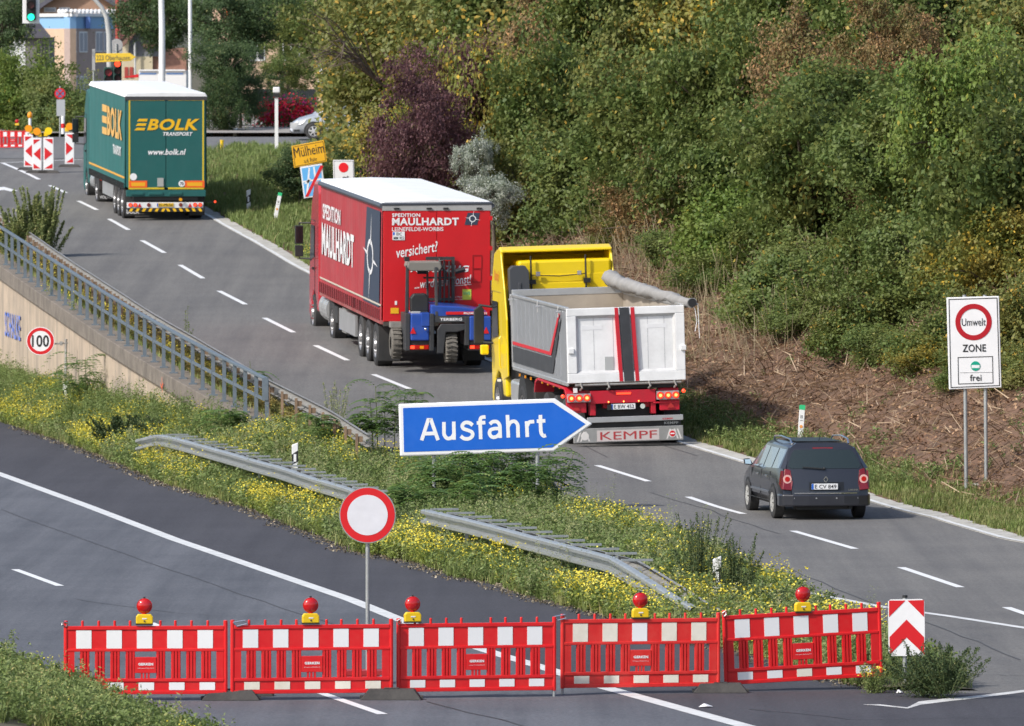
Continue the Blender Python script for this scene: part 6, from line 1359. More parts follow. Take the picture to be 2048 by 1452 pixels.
# brown tiled steep roof with a red downpipe
Y = 500.; t = far('tiled_house', 'house with a steep dark red tiled roof and a brick red downpipe', 'building', 265, 200, Y)
rfm = mat('roof_tile_red', (.15, .055, .05), .7, var=.25, vscale=2); Rf = MB().hexa([W(238, 82), W(300, 82), W(300, 82, 1), W(238, 82, 1), W(238, -30, 4), W(300, -30, 4), W(300, -30, 5), W(238, -30, 5)]).build('roof', rfm, t, True)
for k in range(7):
    m = MB()
    for j in range(14): f0 = j / 14.; yv = 82 - 112 * f0; m.bar(W(239 + k * 8.2, yv, 4 * f0 - .05), W(239 + k * 8.2, yv - 7, 4 * (f0 + .0625) - .08), .10, .06, Yv)
    m.build('tile_row', rfm, Rf, True)
MB().box(W(236, 0).x, W(300, 0).x, Y + .3, Y + 5, 4, W(0, 83).z).build('wall', mat('plaster_cream', (.60, .52, .36), .9, var=.05), t, True)
m = MB(); m.tube([W(235, -20, -.2), W(235, 80, -.2)], .11, 8); m.build('downpipe', mat('pipe_red', (.38, .06, .045), .6), t, True)
# grey gable
Y = 480.; t = far('grey_gable_house', 'house with a grey slate gable and a cream ground floor behind the green lorry', 'building', 290, 200, Y)
MB().prism([W(256, 113), W(325, 113), W(325, 70), W(292, 42), W(258, 84)], (0, 5, 0)).build('gable_wall', roofm('slate_grey', (.18, .19, .21)), t, True)
m = MB(); m.bar(W(243, 92, -.2), W(293, 38, -.2), .7, .18, Z); m.bar(W(293, 38, -.2), W(335, 80, -.2), .7, .18, Z); m.build('roof', roofm('roof_rust', (.24, .13, .10)), t, True)
MB().box(W(246, 0).x, W(305, 0).x, Y, Y + 4, 4, W(0, 113).z).build('wall', mat('plaster_cream', (.60, .52, .36), .9, var=.05), t, True)
MB().box(W(305, 0).x, W(372, 0).x, Y + .2, Y + 4, 4, W(0, 96).z).build('brick_wall', mat('brick_pale', (.36, .19, .14), .9, var=.2, vscale=6), t, True); m = MB(); m.bar(W(288, 92, -.3), W(325, 86, -.3), .5, .2, Z); m.build('porch_roof', roofm('roof_rust', (.24, .13, .10)), t, True)
m = MB(); m.tube([W(270, 82, -.3), W(271, 150, -.3)], .06, 6); m.build('downpipe', mat('pipe_pale', (.55, .56, .55), .5), t, True)
for a, b in ((249, 256), (259, 266)): MB().box(W(a, 0).x, W(b, 0).x, Y - .05, Y, W(0, 155).z, W(0, 134).z).build('shutter', mat('pipe_red', (.38, .06, .045), .6), t, True)
# shop banner
Y = 400.; t = far('shop_kiosk', 'white shop front with blue lettering and red corner behind the green lorry roof', 'shop', 325, 200, Y)
q = MB().box(W(277, 0).x, W(372, 0).x, Y, Y + 3, 5, W(0, 141).z).build('shop_front', white, t, True); MB().prism([W(244, 155, -.02), W(277, 155, -.02), W(277, 148, -.02)], (0, .05, 0)).build('red_awning', signred, t, True)
m = MB(); m.text('Oberhausen', W(280, 153, -.0), X, Z, 30 / 45., 5 / 45., .01, .02); m.text('Backwaren', W(333, 152, -.0), X, Z, 30 / 45., 5 / 45., .01, .02)
m = MB()
for a, b in ((279, 312), (333, 366)): m.box(W(a, 0).x, W(b, 0).x, Y - .02, Y, W(0, 148.5).z, W(0, 146).z); 
m.build('blue_stripe', mat('stripe_blue', (.1, .25, .6), .5), q, True)
m = MB(); m.box(W(278, 0).x, W(370, 0).x, Y - .1, Y + .1, W(0, 142).z, W(0, 139).z); m.build('roof_edge', white, t, True)
# far left houses
Y = 470.; t = far('white_house', 'bright white rendered house behind the hedge at the left edge', 'building', 20, 200, Y)
MB().box(W(-80, 0).x, W(50, 0).x, Y, Y + 6, 4, W(0, 66).z).build('wall', white, t, True); MB().box(W(-80, 0).x, W(52, 0).x, Y - .3, Y + 6, W(0, 66).z, W(0, 60).z).build('roof', roofm('roof_slate', (.10, .10, .13)), t, True)
Y = 455.; t = far('dark_house', 'narrow grey house with a dark sloping roof beside the peach block', 'building', 75, 200, Y)
wd = MB().box(W(50, 0).x, W(99, 0).x, Y, Y + 5, 4, W(0, 74).z).build('wall', mat('plaster_grey', (.17, .16, .16), .9, var=.15), t, True)
MB().prism([W(40, 76, -.3), W(101, 76, -.3), W(72, 48, 3), W(40, 50, 3)], (0, .3, .1)).build('roof', roofm('roof_dark', (.06, .055, .065)), t, True)
for a, b in ((73, 79), (83, 87), (90, 95)): MB().box(W(a, 0).x, W(b, 0).x, Y - .04, Y, W(0, 135).z, W(0, 88).z).build('window', darkpan, wd, True)
# peach villa behind the dark tree, with garden wall and flowers
Y = 385.; t = far('peach_villa', 'peach villa with white framed windows half hidden behind the big dark tree', 'building', 560, 270, Y)
wv = MB().box(W(425, 0).x, W(760, 0).x, Y, Y + 8, 4, W(0, -40).z).build('wall', peach, t, True)
C = Vector((W(425, 0).x, Y, 0)); E = Vector((W(760, 0).x, Y, 0))
for a, b in ((500, 530), (565, 600), (640, 680)): window(C, E, a, b, 75, 122, wv, pn=darkpan); window(C, E, a, b, -5, 40, wv, pn=darkpan)
MB().box(W(505, 0).x, W(632, 0).x, Y - .06, Y, W(0, 245).z, W(0, 178).z).build('shop_window', darkpan, wv, True)
for a, b in ((636, 644), (666, 673)): MB().box(W(a, 0).x, W(b, 0).x, Y - .3, Y, W(0, 192).z, W(0, 130).z).build('white_pillar', white, t, True)
MB().box(W(452, 0).x, W(466, 0).x, Y - .5, Y - .42, W(0, 50).z, W(0, -20).z).build('red_banner', mat('banner_orange', (.75, .10, .03), .6), t, True)
Y = 356.; t = far('garden_wall', 'low brown garden wall behind the pavement under the red flowers', 'wall', 540, 277, Y)
MB().box(W(455, 0).x, W(760, 0).x, Y, Y + .3, 5, W(0, 252).z).build('wall', mat('wall_brown', (.28, .20, .155), .9, var=.1), t, True); MB().box(W(455, 0).x, W(760, 0).x, Y - .05, Y + .35, W(0, 252).z, W(0, 249).z).build('coping', mat('coping_dark', (.1, .1, .11), .8), t, True)
t = far('garden_fence', 'dark railing on top of the garden wall', 'fence', 540, 250, Y); m = MB()
for k in range(26): m.box(W(500 + k * 8, 0).x, W(501.5 + k * 8, 0).x, Y + .1, Y + .14, W(0, 250).z, W(0, 222).z)
m.box(W(500, 0).x, W(705, 0).x, Y + .09, Y + .15, W(0, 223).z, W(0, 221).z); m.build('railing', signblack, t, True)
t = far('pale_post', 'short pale post in front of the garden wall', 'post', 395 + 75, 285, 350.); Y = 350.; m = MB(); m.tube([W(470, 285), W(470, 258)], .08, 10); m.build('post', white, t, True); MB().tube([W(470, 259), W(470, 256)], .1, 10).build('cap', white, t, True)
t = far('yellow_post', 'short yellow post at the edge of the cross street', 'post', 444, 300, 325.); Y = 325.; m = MB(); m.tube([W(444, 302), W(444, 282)], .06, 10); m.build('post', yellowcase, t, True); MB().tube([W(444, 283), W(444, 280)], .075, 10).build('cap', yellowcase, t, True)

# ------------------------------------------------------------------ foliage
LM = dict(
 green=leafmat('leaf_green', (.058, .105, .026), (.17, .23, .06), (.50, .36, .07), .08, big=(.19, .215, .06)),
 bright=leafmat('leaf_bright_green', (.075, .14, .028), (.20, .285, .06), (.48, .40, .06), .06, big=(.22, .26, .06)),
 olive=leafmat('leaf_olive', (.085, .12, .03), (.215, .245, .065), (.52, .34, .06), .14, big=(.23, .215, .065)),
 yellow=leafmat('leaf_yellowing', (.09, .13, .028), (.25, .27, .06), (.66, .44, .05), .2, big=(.31, .25, .06)),
 brown=leafmat('leaf_brown', (.12, .10, .04), (.33, .20, .10), (.56, .32, .15), .25, big=(.17, .17, .055)),
 purple=leafmat('leaf_purple', (.10, .05, .058), (.21, .10, .115), (.27, .16, .13), .15, big=(.17, .09, .09)),
 silver=leafmat('leaf_silver', (.16, .20, .14), (.42, .46, .38), (.78, .80, .75), .35, big=(.30, .35, .26)),
 dark=leafmat('leaf_dark', (.035, .07, .028), (.085, .14, .05), (.20, .21, .07), .12, big=(.075, .12, .04)))
def crown_mesh(name, R, ncl, per, ls, seed, flat=.85, spread=.19, twigs=26):
    global rng
    rng = np.random.default_rng(seed)
    d = unit(rng.normal(size=(ncl, 3))); r = rng.uniform(.35, 1.05, ncl) ** .6
    wob = 1 + .27 * np.sin(d[:, 0] * 4 + seed) + .24 * np.sin(d[:, 2] * 5 + seed * 2) + .16 * np.sin(d[:, 1] * 9 + seed)
    cc = d * (r * wob * R)[:, None]; cc[:, 2] *= flat
    n = ncl * per; idx = np.repeat(np.arange(ncl), per); sz = rng.uniform(.6, 1.35, ncl)[idx]
    off = rng.normal(size=(n, 3)) * (spread * R * sz)[:, None]; off[:, 2] *= .5 + .7 * (rng.random(ncl)[idx])
    Cc = cc[idx] + off; out = unit(Cc); N = unit(out * .4 + np.array([-.25, -.2, .5]) + rng.normal(size=(n, 3)) * .6)
    L_ = ls * rng.uniform(.6, 1.35, n); V, Q = leaves(Cc, N, L_, L_ * .62)
    rn = np.clip(rng.random(n) * .75 + rng.random(ncl)[idx] * .25, 0, 1)
    me = fastmesh(name, V, Q, np.repeat(rn, 4))
    mb = MB()
    for k in range(twigs):
        e = Vector(cc[k % ncl]); mid = e * .5 + Vector((0, 0, -.12 * R)); mb.tube([(0, 0, -R * .55), tuple(mid), tuple(e * 1.03)], [.05 * R / 1.6, .028 * R / 1.6, .007], 5, cap=False)
    tm = bpy.data.meshes.new(name + '_limbs'); tm.from_pydata(mb.v, [], mb.f); tm.materials.append(bark)
    return me, tm
CR = [crown_mesh('crown_%d' % i, 1.6, 170, 130, .115, 20 + i, spread=.13) for i in range(5)]
CRF = [crown_mesh('crown_fine_%d' % i, 1.6, 150, 160, .085, 40 + i, spread=.11) for i in range(3)]
SIL = crown_mesh('crown_narrow', 1.6, 110, 130, .11, 60, spread=.10)
def crown_obj(me, m_):
    c = bpy.data.objects.new('crown', me); COL.objects.link(c)
    if not me.materials: me.materials.append(m_)
    c.material_slots[0].link = 'OBJECT'; c.material_slots[0].material = m_; return c
tree_n = 0
def tree(px, py, rx, ry, Y, kind, label, name='tree', cat='tree', ground=None, fine=False, group=None, var=None):
    global tree_n
    c = P(px, py, Y); s = F / Y; me, tm = (CRF if fine else CR)[(tree_n if var is None else var) % (3 if fine else 5)]
    if kind == 'silver': me, tm = SIL
    gz = float(z_bank(np.float64(c.x), np.float64(Y))) if ground is None else ground
    gz = min(gz, c.z - .4); t = thing(name, label, cat, (c.x, c.y, gz), group=group); a = tree_n * 2.4; tree_n += 1
    kx, kz = rx / s / 1.6, ry / s / 1.6 / .9; cr_ = crown_obj(me, LM[kind]); cr_.parent = t; cr_.location = (0, 0, c.z - gz); cr_.scale = (kx, max(kx, kz) * 1.0, kz)
    cr_.rotation_euler = (0, 0, 0) ; cr_.rotation_euler.z = 0 if abs(kx - kz) > .8 else a
    lo = bpy.data.objects.new('limbs', tm); COL.objects.link(lo); lo.parent = t; lo.location = cr_.location; lo.scale = cr_.scale; lo.rotation_euler = cr_.rotation_euler
    h = c.z - gz; m = MB(); r0 = .05 + .03 * kx; m.tube([(0, 0, -.2), (.05 * h / 3, .0, h * .4), (0, 0, h + .5 * kz)], [r0 * 1.3, r0, r0 * .4], 8); m.build('trunk', bark, t, smooth=60)
    return t
FT = [
 (775, 30, 88, 62, 298, 'olive', 'olive green tree at the top behind the silver car, left of the purple tree'), (868, 225, 52, 75, 285, 'yellow', 'yellow green tree directly right of the silver car'),
 (830, 110, 88, 95, 294, 'olive', 'olive tree left above the purple leaved tree'), (800, 290, 58, 55, 276, 'yellow', 'low yellowing tree just above the roof of the red lorry'),
 (905, 190, 70, 85, 262, 'purple', 'purple leaved tree, its upper crown'), (850, 300, 62, 95, 252, 'purple', 'lower purple leaved tree behind the red lorry roof'),
 (1010, 50, 105, 85, 285, 'green', 'green tree at the top edge, right of the purple trees'), (985, 235, 85, 110, 262, 'yellow', 'orange tinged tree between the purple and the russet trees'),
 (1130, 110, 100, 95, 268, 'brown', 'russet brown tree at the top in the middle of the wood'), (1130, 250, 100, 105, 255, 'green', 'green tree below the russet brown tree'),
 (1060, 400, 85, 90, 240, 'olive', 'olive bush tree between the silver leaved shrub and the yellow cab'), (1180, 390, 100, 90, 240, 'green', 'dark green tree above the yellow cab'),
 (1240, 40, 110, 90, 262, 'green', 'green tree at the top edge right of the russet one'), (1290, 165, 100, 100, 250, 'olive', 'brownish olive tree in the upper middle of the wood'),
 (1320, 300, 100, 100, 238, 'green', 'green tree in the centre of the wood'), (1310, 425, 95, 75, 226, 'brown', 'reddish brown bush at the foot of the wood above the tipper'),
 (1410, 60, 115, 100, 250, 'yellow', 'tall yellow tinged tree at the top edge, centre right'), (1450, 205, 105, 105, 236, 'green', 'green tree under the yellow tinged one'),
 (1450, 350, 105, 95, 222, 'green', 'dense green tree above the rolled tarpaulin'), (1480, 475, 110, 85, 212, 'bright', 'bright green tree at the wood edge right of the tipper'),
 (1580, 60, 110, 100, 240, 'green', 'green tree at the top edge, right of the yellow tinged one'), (1600, 190, 95, 90, 228, 'brown', 'russet leaved tree, upper right, left of the largest russet one'),
 (1610, 330, 105, 100, 216, 'green', 'mid green tree in the right part of the wood'), (1600, 455, 100, 85, 206, 'green', 'green tree hanging over the brush slope'), (1590, 575, 105, 75, 198, 'green', 'low green tree overhanging the brush covered slope'),
 (1760, 55, 115, 95, 232, 'green', 'green tree at the top edge, left of the large russet one'), (1790, 130, 85, 85, 222, 'brown', 'large russet brown tree at the upper right'), (1700, 250, 90, 90, 219, 'green', 'green tree left below the large russet tree'),
 (1800, 300, 95, 90, 210, 'green', 'green tree below the large russet tree'), (1770, 400, 75, 70, 203, 'brown', 'small russet tree left of the zone sign'), (1730, 520, 95, 85, 198, 'green', 'green tree left of the zone sign'), (1760, 640, 100, 75, 190, 'green', 'low green bush tree left of the zone sign poles'),
 (1930, 60, 120, 100, 225, 'green', 'green tree at the top edge, far right'), (2040, 150, 110, 110, 216, 'olive', 'olive tree in the upper right corner'), (1940, 230, 105, 100, 206, 'bright', 'bright green tree above the zone sign'),
 (2040, 350, 100, 110, 200, 'green', 'green tree at the right edge above the zone sign'), (1910, 400, 100, 95, 197, 'green', 'green tree just above the zone sign'), (1870, 540, 90, 90, 191, 'green', 'dark green tree behind the left edge of the zone sign'),
 (2010, 520, 95, 90, 188, 'yellow', 'yellow green tree behind the top of the zone sign'), (2045, 660, 90, 90, 184, 'olive', 'olive bush tree right of the zone sign'), (1900, 690, 85, 65, 186, 'green', 'low green bush behind the zone sign'),
]
for a in FT:
    if a[1] > 380: a = a[:4] + (on_bank(a[0], a[1] + a[3] * .85).y + 1.2,) + a[5:]
    tree(a[0], a[1], a[2] * 1.12, a[3] * (1.5 if a[1] < 380 else 1.22), *a[4:], group='trees of the roadside wood', fine=a[5] in ('purple', 'brown'))
UN = [(1235, 505, 60, 38, 'olive', 'low olive bush at the wood edge just right of the yellow cab'), (1345, 535, 65, 42, 'green', 'low green bush at the wood edge above the rolled tarpaulin'), (1440, 585, 75, 48, 'green', 'low green bush above the right end of the rolled tarpaulin'), (1525, 640, 80, 50, 'bright', 'bright low bush hanging down the brush slope'), (1610, 672, 75, 46, 'green', 'green low bush in the middle of the slope edge'),
      (1690, 705, 75, 46, 'olive', 'olive low bush above the white post with green top'), (1775, 728, 75, 44, 'green', 'green low bush above the estate car at the slope edge'), (1860, 745, 70, 42, 'yellow', 'yellowing low bush left of the zone sign poles'), (1950, 775, 75, 40, 'green', 'green low bush right behind the zone sign poles'), (2035, 790, 70, 46, 'olive', 'olive low bush at the right edge beside the zone sign')]
for px_, py_, rx_, ry_, kd_, lb_ in UN:
    py_ -= 34; b_ = on_bank(px_, py_ + ry_ * .8); tree(px_, py_, rx_, ry_, b_.y + .8, kd_, lb_, 'bush', 'bush', group='bushes at the edge of the wood')
tree(950, 325, 36, 62, 246, 'silver', 'silver leaved shrub right of the red lorry roof', 'shrub', 'shrub'); tree(985, 390, 42, 52, 240, 'silver', 'larger silver leaved shrub between the red lorry and the yellow cab', 'shrub', 'shrub')
tree(600, 345, 40, 50, on_bank(602, 412).y, 'dark', 'dark shrub behind the tilted town sign', 'shrub', 'shrub'); tree(722, 335, 38, 45, on_bank(680, 405).y + 6, 'dark', 'dark shrub right behind the red dot sign', 'shrub', 'shrub')
DT = [(470, 40, 95, 85, 372, 'dark', 'leftmost crown of the big dark trees by the villa'), (560, 30, 100, 80, 375, 'dark', 'big dark tree in front of the peach villa, second from the left'), (655, 60, 85, 90, 370, 'green', 'big dark tree with bare twigs at the right of the villa'),
      (450, 130, 62, 60, 352, 'dark', 'dark tree hanging over the right end of the green lorry roof'), (440, 215, 40, 62, 350, 'dark', 'narrow dark bush drooping right beside the green lorry'), (575, 140, 60, 38, 366, 'green', 'low hanging dark branches above the red flowers'), (480, 185, 32, 55, 353, 'dark', 'small dark tree between the green lorry and the red flowers')]
for a in DT: tree(*a, ground=5.4, fine=True, group='dark trees in front of the villa')
tree(325, 30, 62, 85, 440, 'dark', 'green conifer like tree behind the thick white pole', ground=5.8, fine=True); tree(5, 30, 62, 85, 400, 'dark', 'dark tree in the upper left corner behind the traffic light', ground=5.6, fine=True)
for a in [(15, 195, 70, 85, 352, 'bright', 'pale green hedge bush at the left edge behind the distant barrier'), (70, 200, 60, 80, 350, 'bright', 'green hedge bush behind the crowded beacons'), (116, 222, 36, 62, 348, 'green', 'dark green end of the hedge beside the white van')]:
    tree(*a, ground=5.4, name='hedge_bush', cat='hedge', group='hedge bushes at the junction')
# a tree seen mostly as bare branches
t = thing('bare_branches', 'sprawling bare branches over the dark trees near the silver car', 'branch', P(760, 190, 262)); m = MB(); random.seed(5)
for k in range(16):
    a = P(770 - 5 * k, 175 - 5 * k, 262); b = P(640 - random.uniform(-60, 60), 40 + random.uniform(-40, 100), 258); mid = a.lerp(b, .5) + Vector((0, 0, .35)); m.tube([a, mid, b], [.03, .017, .006], 5, cap=False)
    for j in range(3): q = a.lerp(b, .4 + .18 * j); m.tube([q, q + Vector((-.4 + .3 * random.random(), 0, random.uniform(-.3, .5)))], [.01, .004], 4, cap=False)
m.build('limbs', mat('twig_brown', (.16, .12, .09), .9), t, True)
# wood behind: leaves nobody can tell apart, closing the gaps
rng = np.random.default_rng(3); n = 150000
px = rng.uniform(640, 2120, n); py = rng.uniform(-60, 720, n) ; Yb = np.interp(px, [640, 900, 1500, 2100], [305, 290, 262, 232]) + rng.uniform(-6, 8, n) - np.clip(py - 250, 0, 500) * .05
Xb = (px - CX) / F * Yb; Zb = HC - (py - YH) / F * Yb; gz = z_bank(Xb, Yb); ok = Zb > gz; C_ = np.stack([Xb, Yb, Zb], 1)[ok]; C_ += rng.normal(size=C_.shape) * .15
V, Q = leaves(C_, unit(rng.normal(size=C_.shape) + np.array([-.3, -.5, .8])), rng.uniform(.14, .26, len(C_)), .14); put('distant_wood', fastmesh('distant_wood', V, Q, np.repeat(rng.random(len(C_)), 4)), LM['olive'], kind='stuff', label='dense mass of trees deeper in the wood')
# red flower bushes
fr_ = leafmat('petal_red', (.45, .01, .02), (.75, .02, .05), (.6, .05, .3), .2, trans=.2, big=(.7, .03, .08))
for px, rx, lab in ((548, 30, 'red flowering bush on the garden wall, left of the white post'), (598, 24, 'pink and red flowering bush on the garden wall beside the silver car')):
    c = P(px, 225, 354.5); t = thing('flower_bush', lab, 'flowers', (c.x, c.y, c.z - .6)); n = 1500; R_b = rx / (F / 354.5)
    d = rng.normal(size=(n, 3)) * np.array([R_b * .6, .15, .26]) + np.array([0, 0, .6]); V, Q = leaves(d, unit(rng.normal(size=(n, 3)) + np.array([-.2, -.8, .4])), .09, .08); put('blossom', fastmesh('blossom', V, Q, np.repeat(rng.random(n), 4)), fr_, t)
    d = rng.normal(size=(n, 3)) * np.array([R_b * .7, .2, .32]) + np.array([0, .15, .5]); V, Q = leaves(d, unit(rng.normal(size=(n, 3)) + np.array([-.2, -.5, .4])), .12, .07); put('foliage', fastmesh('foliage', V, Q, np.repeat(rng.random(n), 4)), LM['dark'], t)

# ------------------------------------------------------------------ ground cover
def proto_grass(nb, h, w_, lean=.45):
    V = []; R = []
    for k in range(nb):
        a = rng.uniform(0, 2 * pi); b = rng.uniform(0, 2 * pi); r = rng.uniform(0, .09); hh = h * rng.uniform(.5, 1.2); l = lean * hh * rng.uniform(.3, 1.2)
        p = np.array([r * math.cos(a), r * math.sin(a), 0]); t = np.array([math.cos(b), math.sin(b), 0]); s_ = np.array([-math.sin(b), math.cos(b), 0]) * w_
        m1 = p + t * l * .35 + np.array([0, 0, hh * .6]); tp_ = p + t * l + np.array([0, 0, hh])
        V += [p - s_, p + s_, m1 + s_ * .8, m1 - s_ * .8, m1 - s_ * .8, m1 + s_ * .8, tp_ + s_ * .1, tp_ - s_ * .1]; R += [rng.random()] * 8
    n = len(V) // 4; return np.array(V), np.arange(4 * n).reshape(n, 4), np.array(R)
def proto_leafy(ns, h, nl, ls, spread=.16, ratio=.5):
    Cc = []
    for k in range(ns):
        a = rng.uniform(0, 2 * pi); l = rng.uniform(0, spread); hh = h * rng.uniform(.5, 1.15)
        for j in range(nl): f_ = rng.uniform(.1, 1) ** .8; Cc.append([l * math.cos(a) * (f_ + .2) + rng.normal() * .03, l * math.sin(a) * (f_ + .2) + rng.normal() * .03, hh * f_])
    Cc = np.array(Cc); n = len(Cc); N = unit(rng.normal(size=(n, 3)) * .6 + np.array([0, 0, .8])); V, Q = leaves(Cc, N, ls * rng.uniform(.6, 1.3, n), ls * ratio); return V, Q, np.repeat(rng.random(n), 4)
def proto_flower(nf, h, spread, fs):
    a = rng.uniform(0, 2 * pi, nf); r = spread * np.sqrt(rng.random(nf)); Cc = np.stack([r * np.cos(a), r * np.sin(a), h * rng.uniform(.65, 1.15, nf)], 1)
    N = unit(rng.normal(size=(nf, 3)) * .45 + np.array([-.1, -.4, .9])); V, Q = leaves(Cc, N, fs, fs * .95, 0); return V, Q, np.repeat(rng.random(nf), 4)
grassm = leafmat('grass_blades', (.11, .16, .04), (.26, .32, .10), (.45, .40, .18), .2, trans=.3, big=(.33, .33, .13))
weedm = leafmat('weed_leaves', (.09, .14, .04), (.22, .29, .09), (.36, .36, .14), .15, trans=.3, big=(.19, .25, .08))
palem = leafmat('pale_weed', (.18, .23, .09), (.36, .41, .19), (.50, .44, .24), .2, trans=.3, big=(.36, .38, .18))
bushm = leafmat('dark_weed', (.035, .065, .028), (.085, .13, .05), (.20, .21, .08), .1, trans=.25, big=(.07, .11, .04))
yelm = leafmat('yellow_petals', (.55, .45, .03), (.78, .66, .06), (.85, .76, .14), .3, trans=.15, big=(.62, .52, .05))
fernm = leafmat('fern_leaves', (.09, .18, .05), (.20, .32, .09), (.32, .40, .12), .15, trans=.35, big=(.10, .17, .05))
def spread_on(protos, n, region, zf, name, m_, smin=.6, smax=1.3, dens=None, **k):
    pts = region(n)
    if dens is not None: pts = pts[rng.random(len(pts)) < dens(pts)]
    z_ = zf(pts[:, 0], pts[:, 1]); pos = np.column_stack([pts, z_ - .01]); c = len(pos)
    V, Q, R = scatter(protos, pos, rng.uniform(smin, smax, c), rng.uniform(0, 2 * pi, c), rng.integers(0, len(protos), c)); return put(name, fastmesh(name, V, Q, R), m_, kind='stuff', **k)
def reg(Y0, Y1, fa, fb, pw=1.0):
    def f(n):
        Y = Y0 + (Y1 - Y0) * rng.random(n) ** pw; a, b = fa(Y), fb(Y); return np.column_stack([a + (b - a) * rng.random(n), Y])
    return f
rng = np.random.default_rng(9)
GP = [proto_grass(16, .24, .008) for _ in range(6)]; WP = [proto_leafy(5, .36, 14, .065) for _ in range(6)]; PP = [proto_leafy(6, .5, 16, .05, .12, .35) for _ in range(4)]; FP = [proto_flower(26, .44, .26, .034) for _ in range(6)]
patch = lambda sx, sy, ph, th: (lambda p: (np.sin(p[:, 0] * sx + ph) * np.sin(p[:, 1] * sy + ph * 1.7) + .5 * np.sin(p[:, 0] * 2.3 * sx + p[:, 1] * 1.9 * sy) + rng.normal(size=len(p)) * .35 > th).astype(float))
mlo = lambda Y: x_med_l(Y) - .05; mhi = lambda Y: x_med_r(Y) + .05
clear = [(130, on_med(131, 826).y, 15), (589, on_med(590, 962).y, 15), (1433, on_med(1434, 1222).y, 16)]
def mr(n):
    p = reg(118.8, 200, mlo, mhi)(n); q = reg(196, 262, mlo, lambda Y: x_hand(Y) - .1)(n // 2); r = np.vstack([p, q])
    for cx_, cy_, cw_ in clear:
        pxx = r[:, 0] / r[:, 1] * F + CX; r = r[~((np.abs(pxx - cx_) < cw_) & (r[:, 1] < cy_ + .2) & (r[:, 1] > cy_ - 9) & (rng.random(len(r)) < .8))]
    return r
area_k = lambda p: np.clip((x_med_r(p[:, 1]) - x_med_l(p[:, 1])) / 4.5, .12, 1)
spread_on(GP, 9000, mr, z_med, 'grass', grassm, .6, 1.4, area_k, label='grass among the weeds of the central reserve')
spread_on(WP, 6500, mr, z_med, 'weeds', weedm, .6, 1.25, area_k, label='leafy weeds of the central reserve')
spread_on(PP, 4200, mr, z_med, 'pale_weeds', palem, .5, 1.1, lambda p: area_k(p) * patch(.9, .22, 1.0, .1)(p), label='pale seeding weeds')
# flower clumps mostly along the edges
def edge_reg(n):
    Y = 119.5 + 130 * rng.random(n); a = x_med_l(Y); b = np.where(Y < 196, x_med_r(Y), x_hand(Y)); u = rng.random(n) ** 2.0 * 1.6; side = rng.random(n) < .68
    return np.column_stack([np.where(side, a + .0 + u, b - .1 - u), Y])
fd_ = patch(.8, .42, .4, .15)
fpts = edge_reg(3000); fpts = fpts[(fd_(fpts) > 0) & (fpts[:, 0] > x_med_l(fpts[:, 1]) - .1) & (fpts[:, 0] < np.where(fpts[:, 1] < 196, x_med_r(fpts[:, 1]), x_hand(fpts[:, 1])) + .05)]
fix = lambda n: fpts
spread_on(WP, 1, fix, z_med, 'flower_stems', leafmat('stem_green', (.14, .20, .04), (.30, .37, .08), (.5, .48, .12), .2, big=(.34, .38, .08)), .8, 1.25, label='green stems of the yellow flowers')
spread_on(FP, 1, fix, z_med, 'yellow_flowers', yelm, .8, 1.25, label='small yellow flowers in clumps along the reserve')
# strip between handrail and crash barrier
sr_ = reg(200, 296, lambda Y: x_hand(Y) + .45, lambda Y: x_rail(Y) + .2)
spread_on(GP, 2600, sr_, lambda a, b: zR(b) - .1, 'grass', grassm, .8, 1.6, label='grass between handrail and crash barrier')
spread_on(WP, 1700, sr_, lambda a, b: zR(b) - .1, 'weeds', leafmat('weed_autumn', (.10, .10, .03), (.26, .24, .07), (.45, .33, .08), .3, big=(.25, .18, .07)), .7, 1.3, label='autumn coloured weeds between handrail and crash barrier')
sf = reg(205, 290, lambda Y: x_hand(Y) + .6, lambda Y: x_rail(Y) - .1); spread_on(FP, 160, sf, lambda a, b: zR(b) - .1, 'yellow_flowers', yelm, .7, 1.2, label='yellow flowers behind the handrail')
# bottom left verge
vr = reg(104, 150, lambda Y: x_ll(Y) - 6, lambda Y: x_ll(Y) - .15); zv = lambda a, b: zL(b) + np.clip(x_ll(b) - a, 0, 6) * .16
spread_on(WP, 5200, vr, zv, 'weeds', weedm, .6, 1.1, label='leafy weeds on the left verge'); spread_on(GP, 3500, vr, zv, 'grass', grassm, .6, 1.1, label='grass on the left verge'); spread_on(PP, 1800, vr, zv, 'pale_weeds', leafmat('verge_pale', (.14, .19, .06), (.30, .36, .13), (.46, .40, .16), .2, trans=.3, big=(.28, .34, .12)), .6, 1.2, label='pale leafy stems on the left verge'); spread_on(FP, 90, vr, zv, 'yellow_flowers', yelm, .6, .8, label='a few yellow flowers on the left verge')
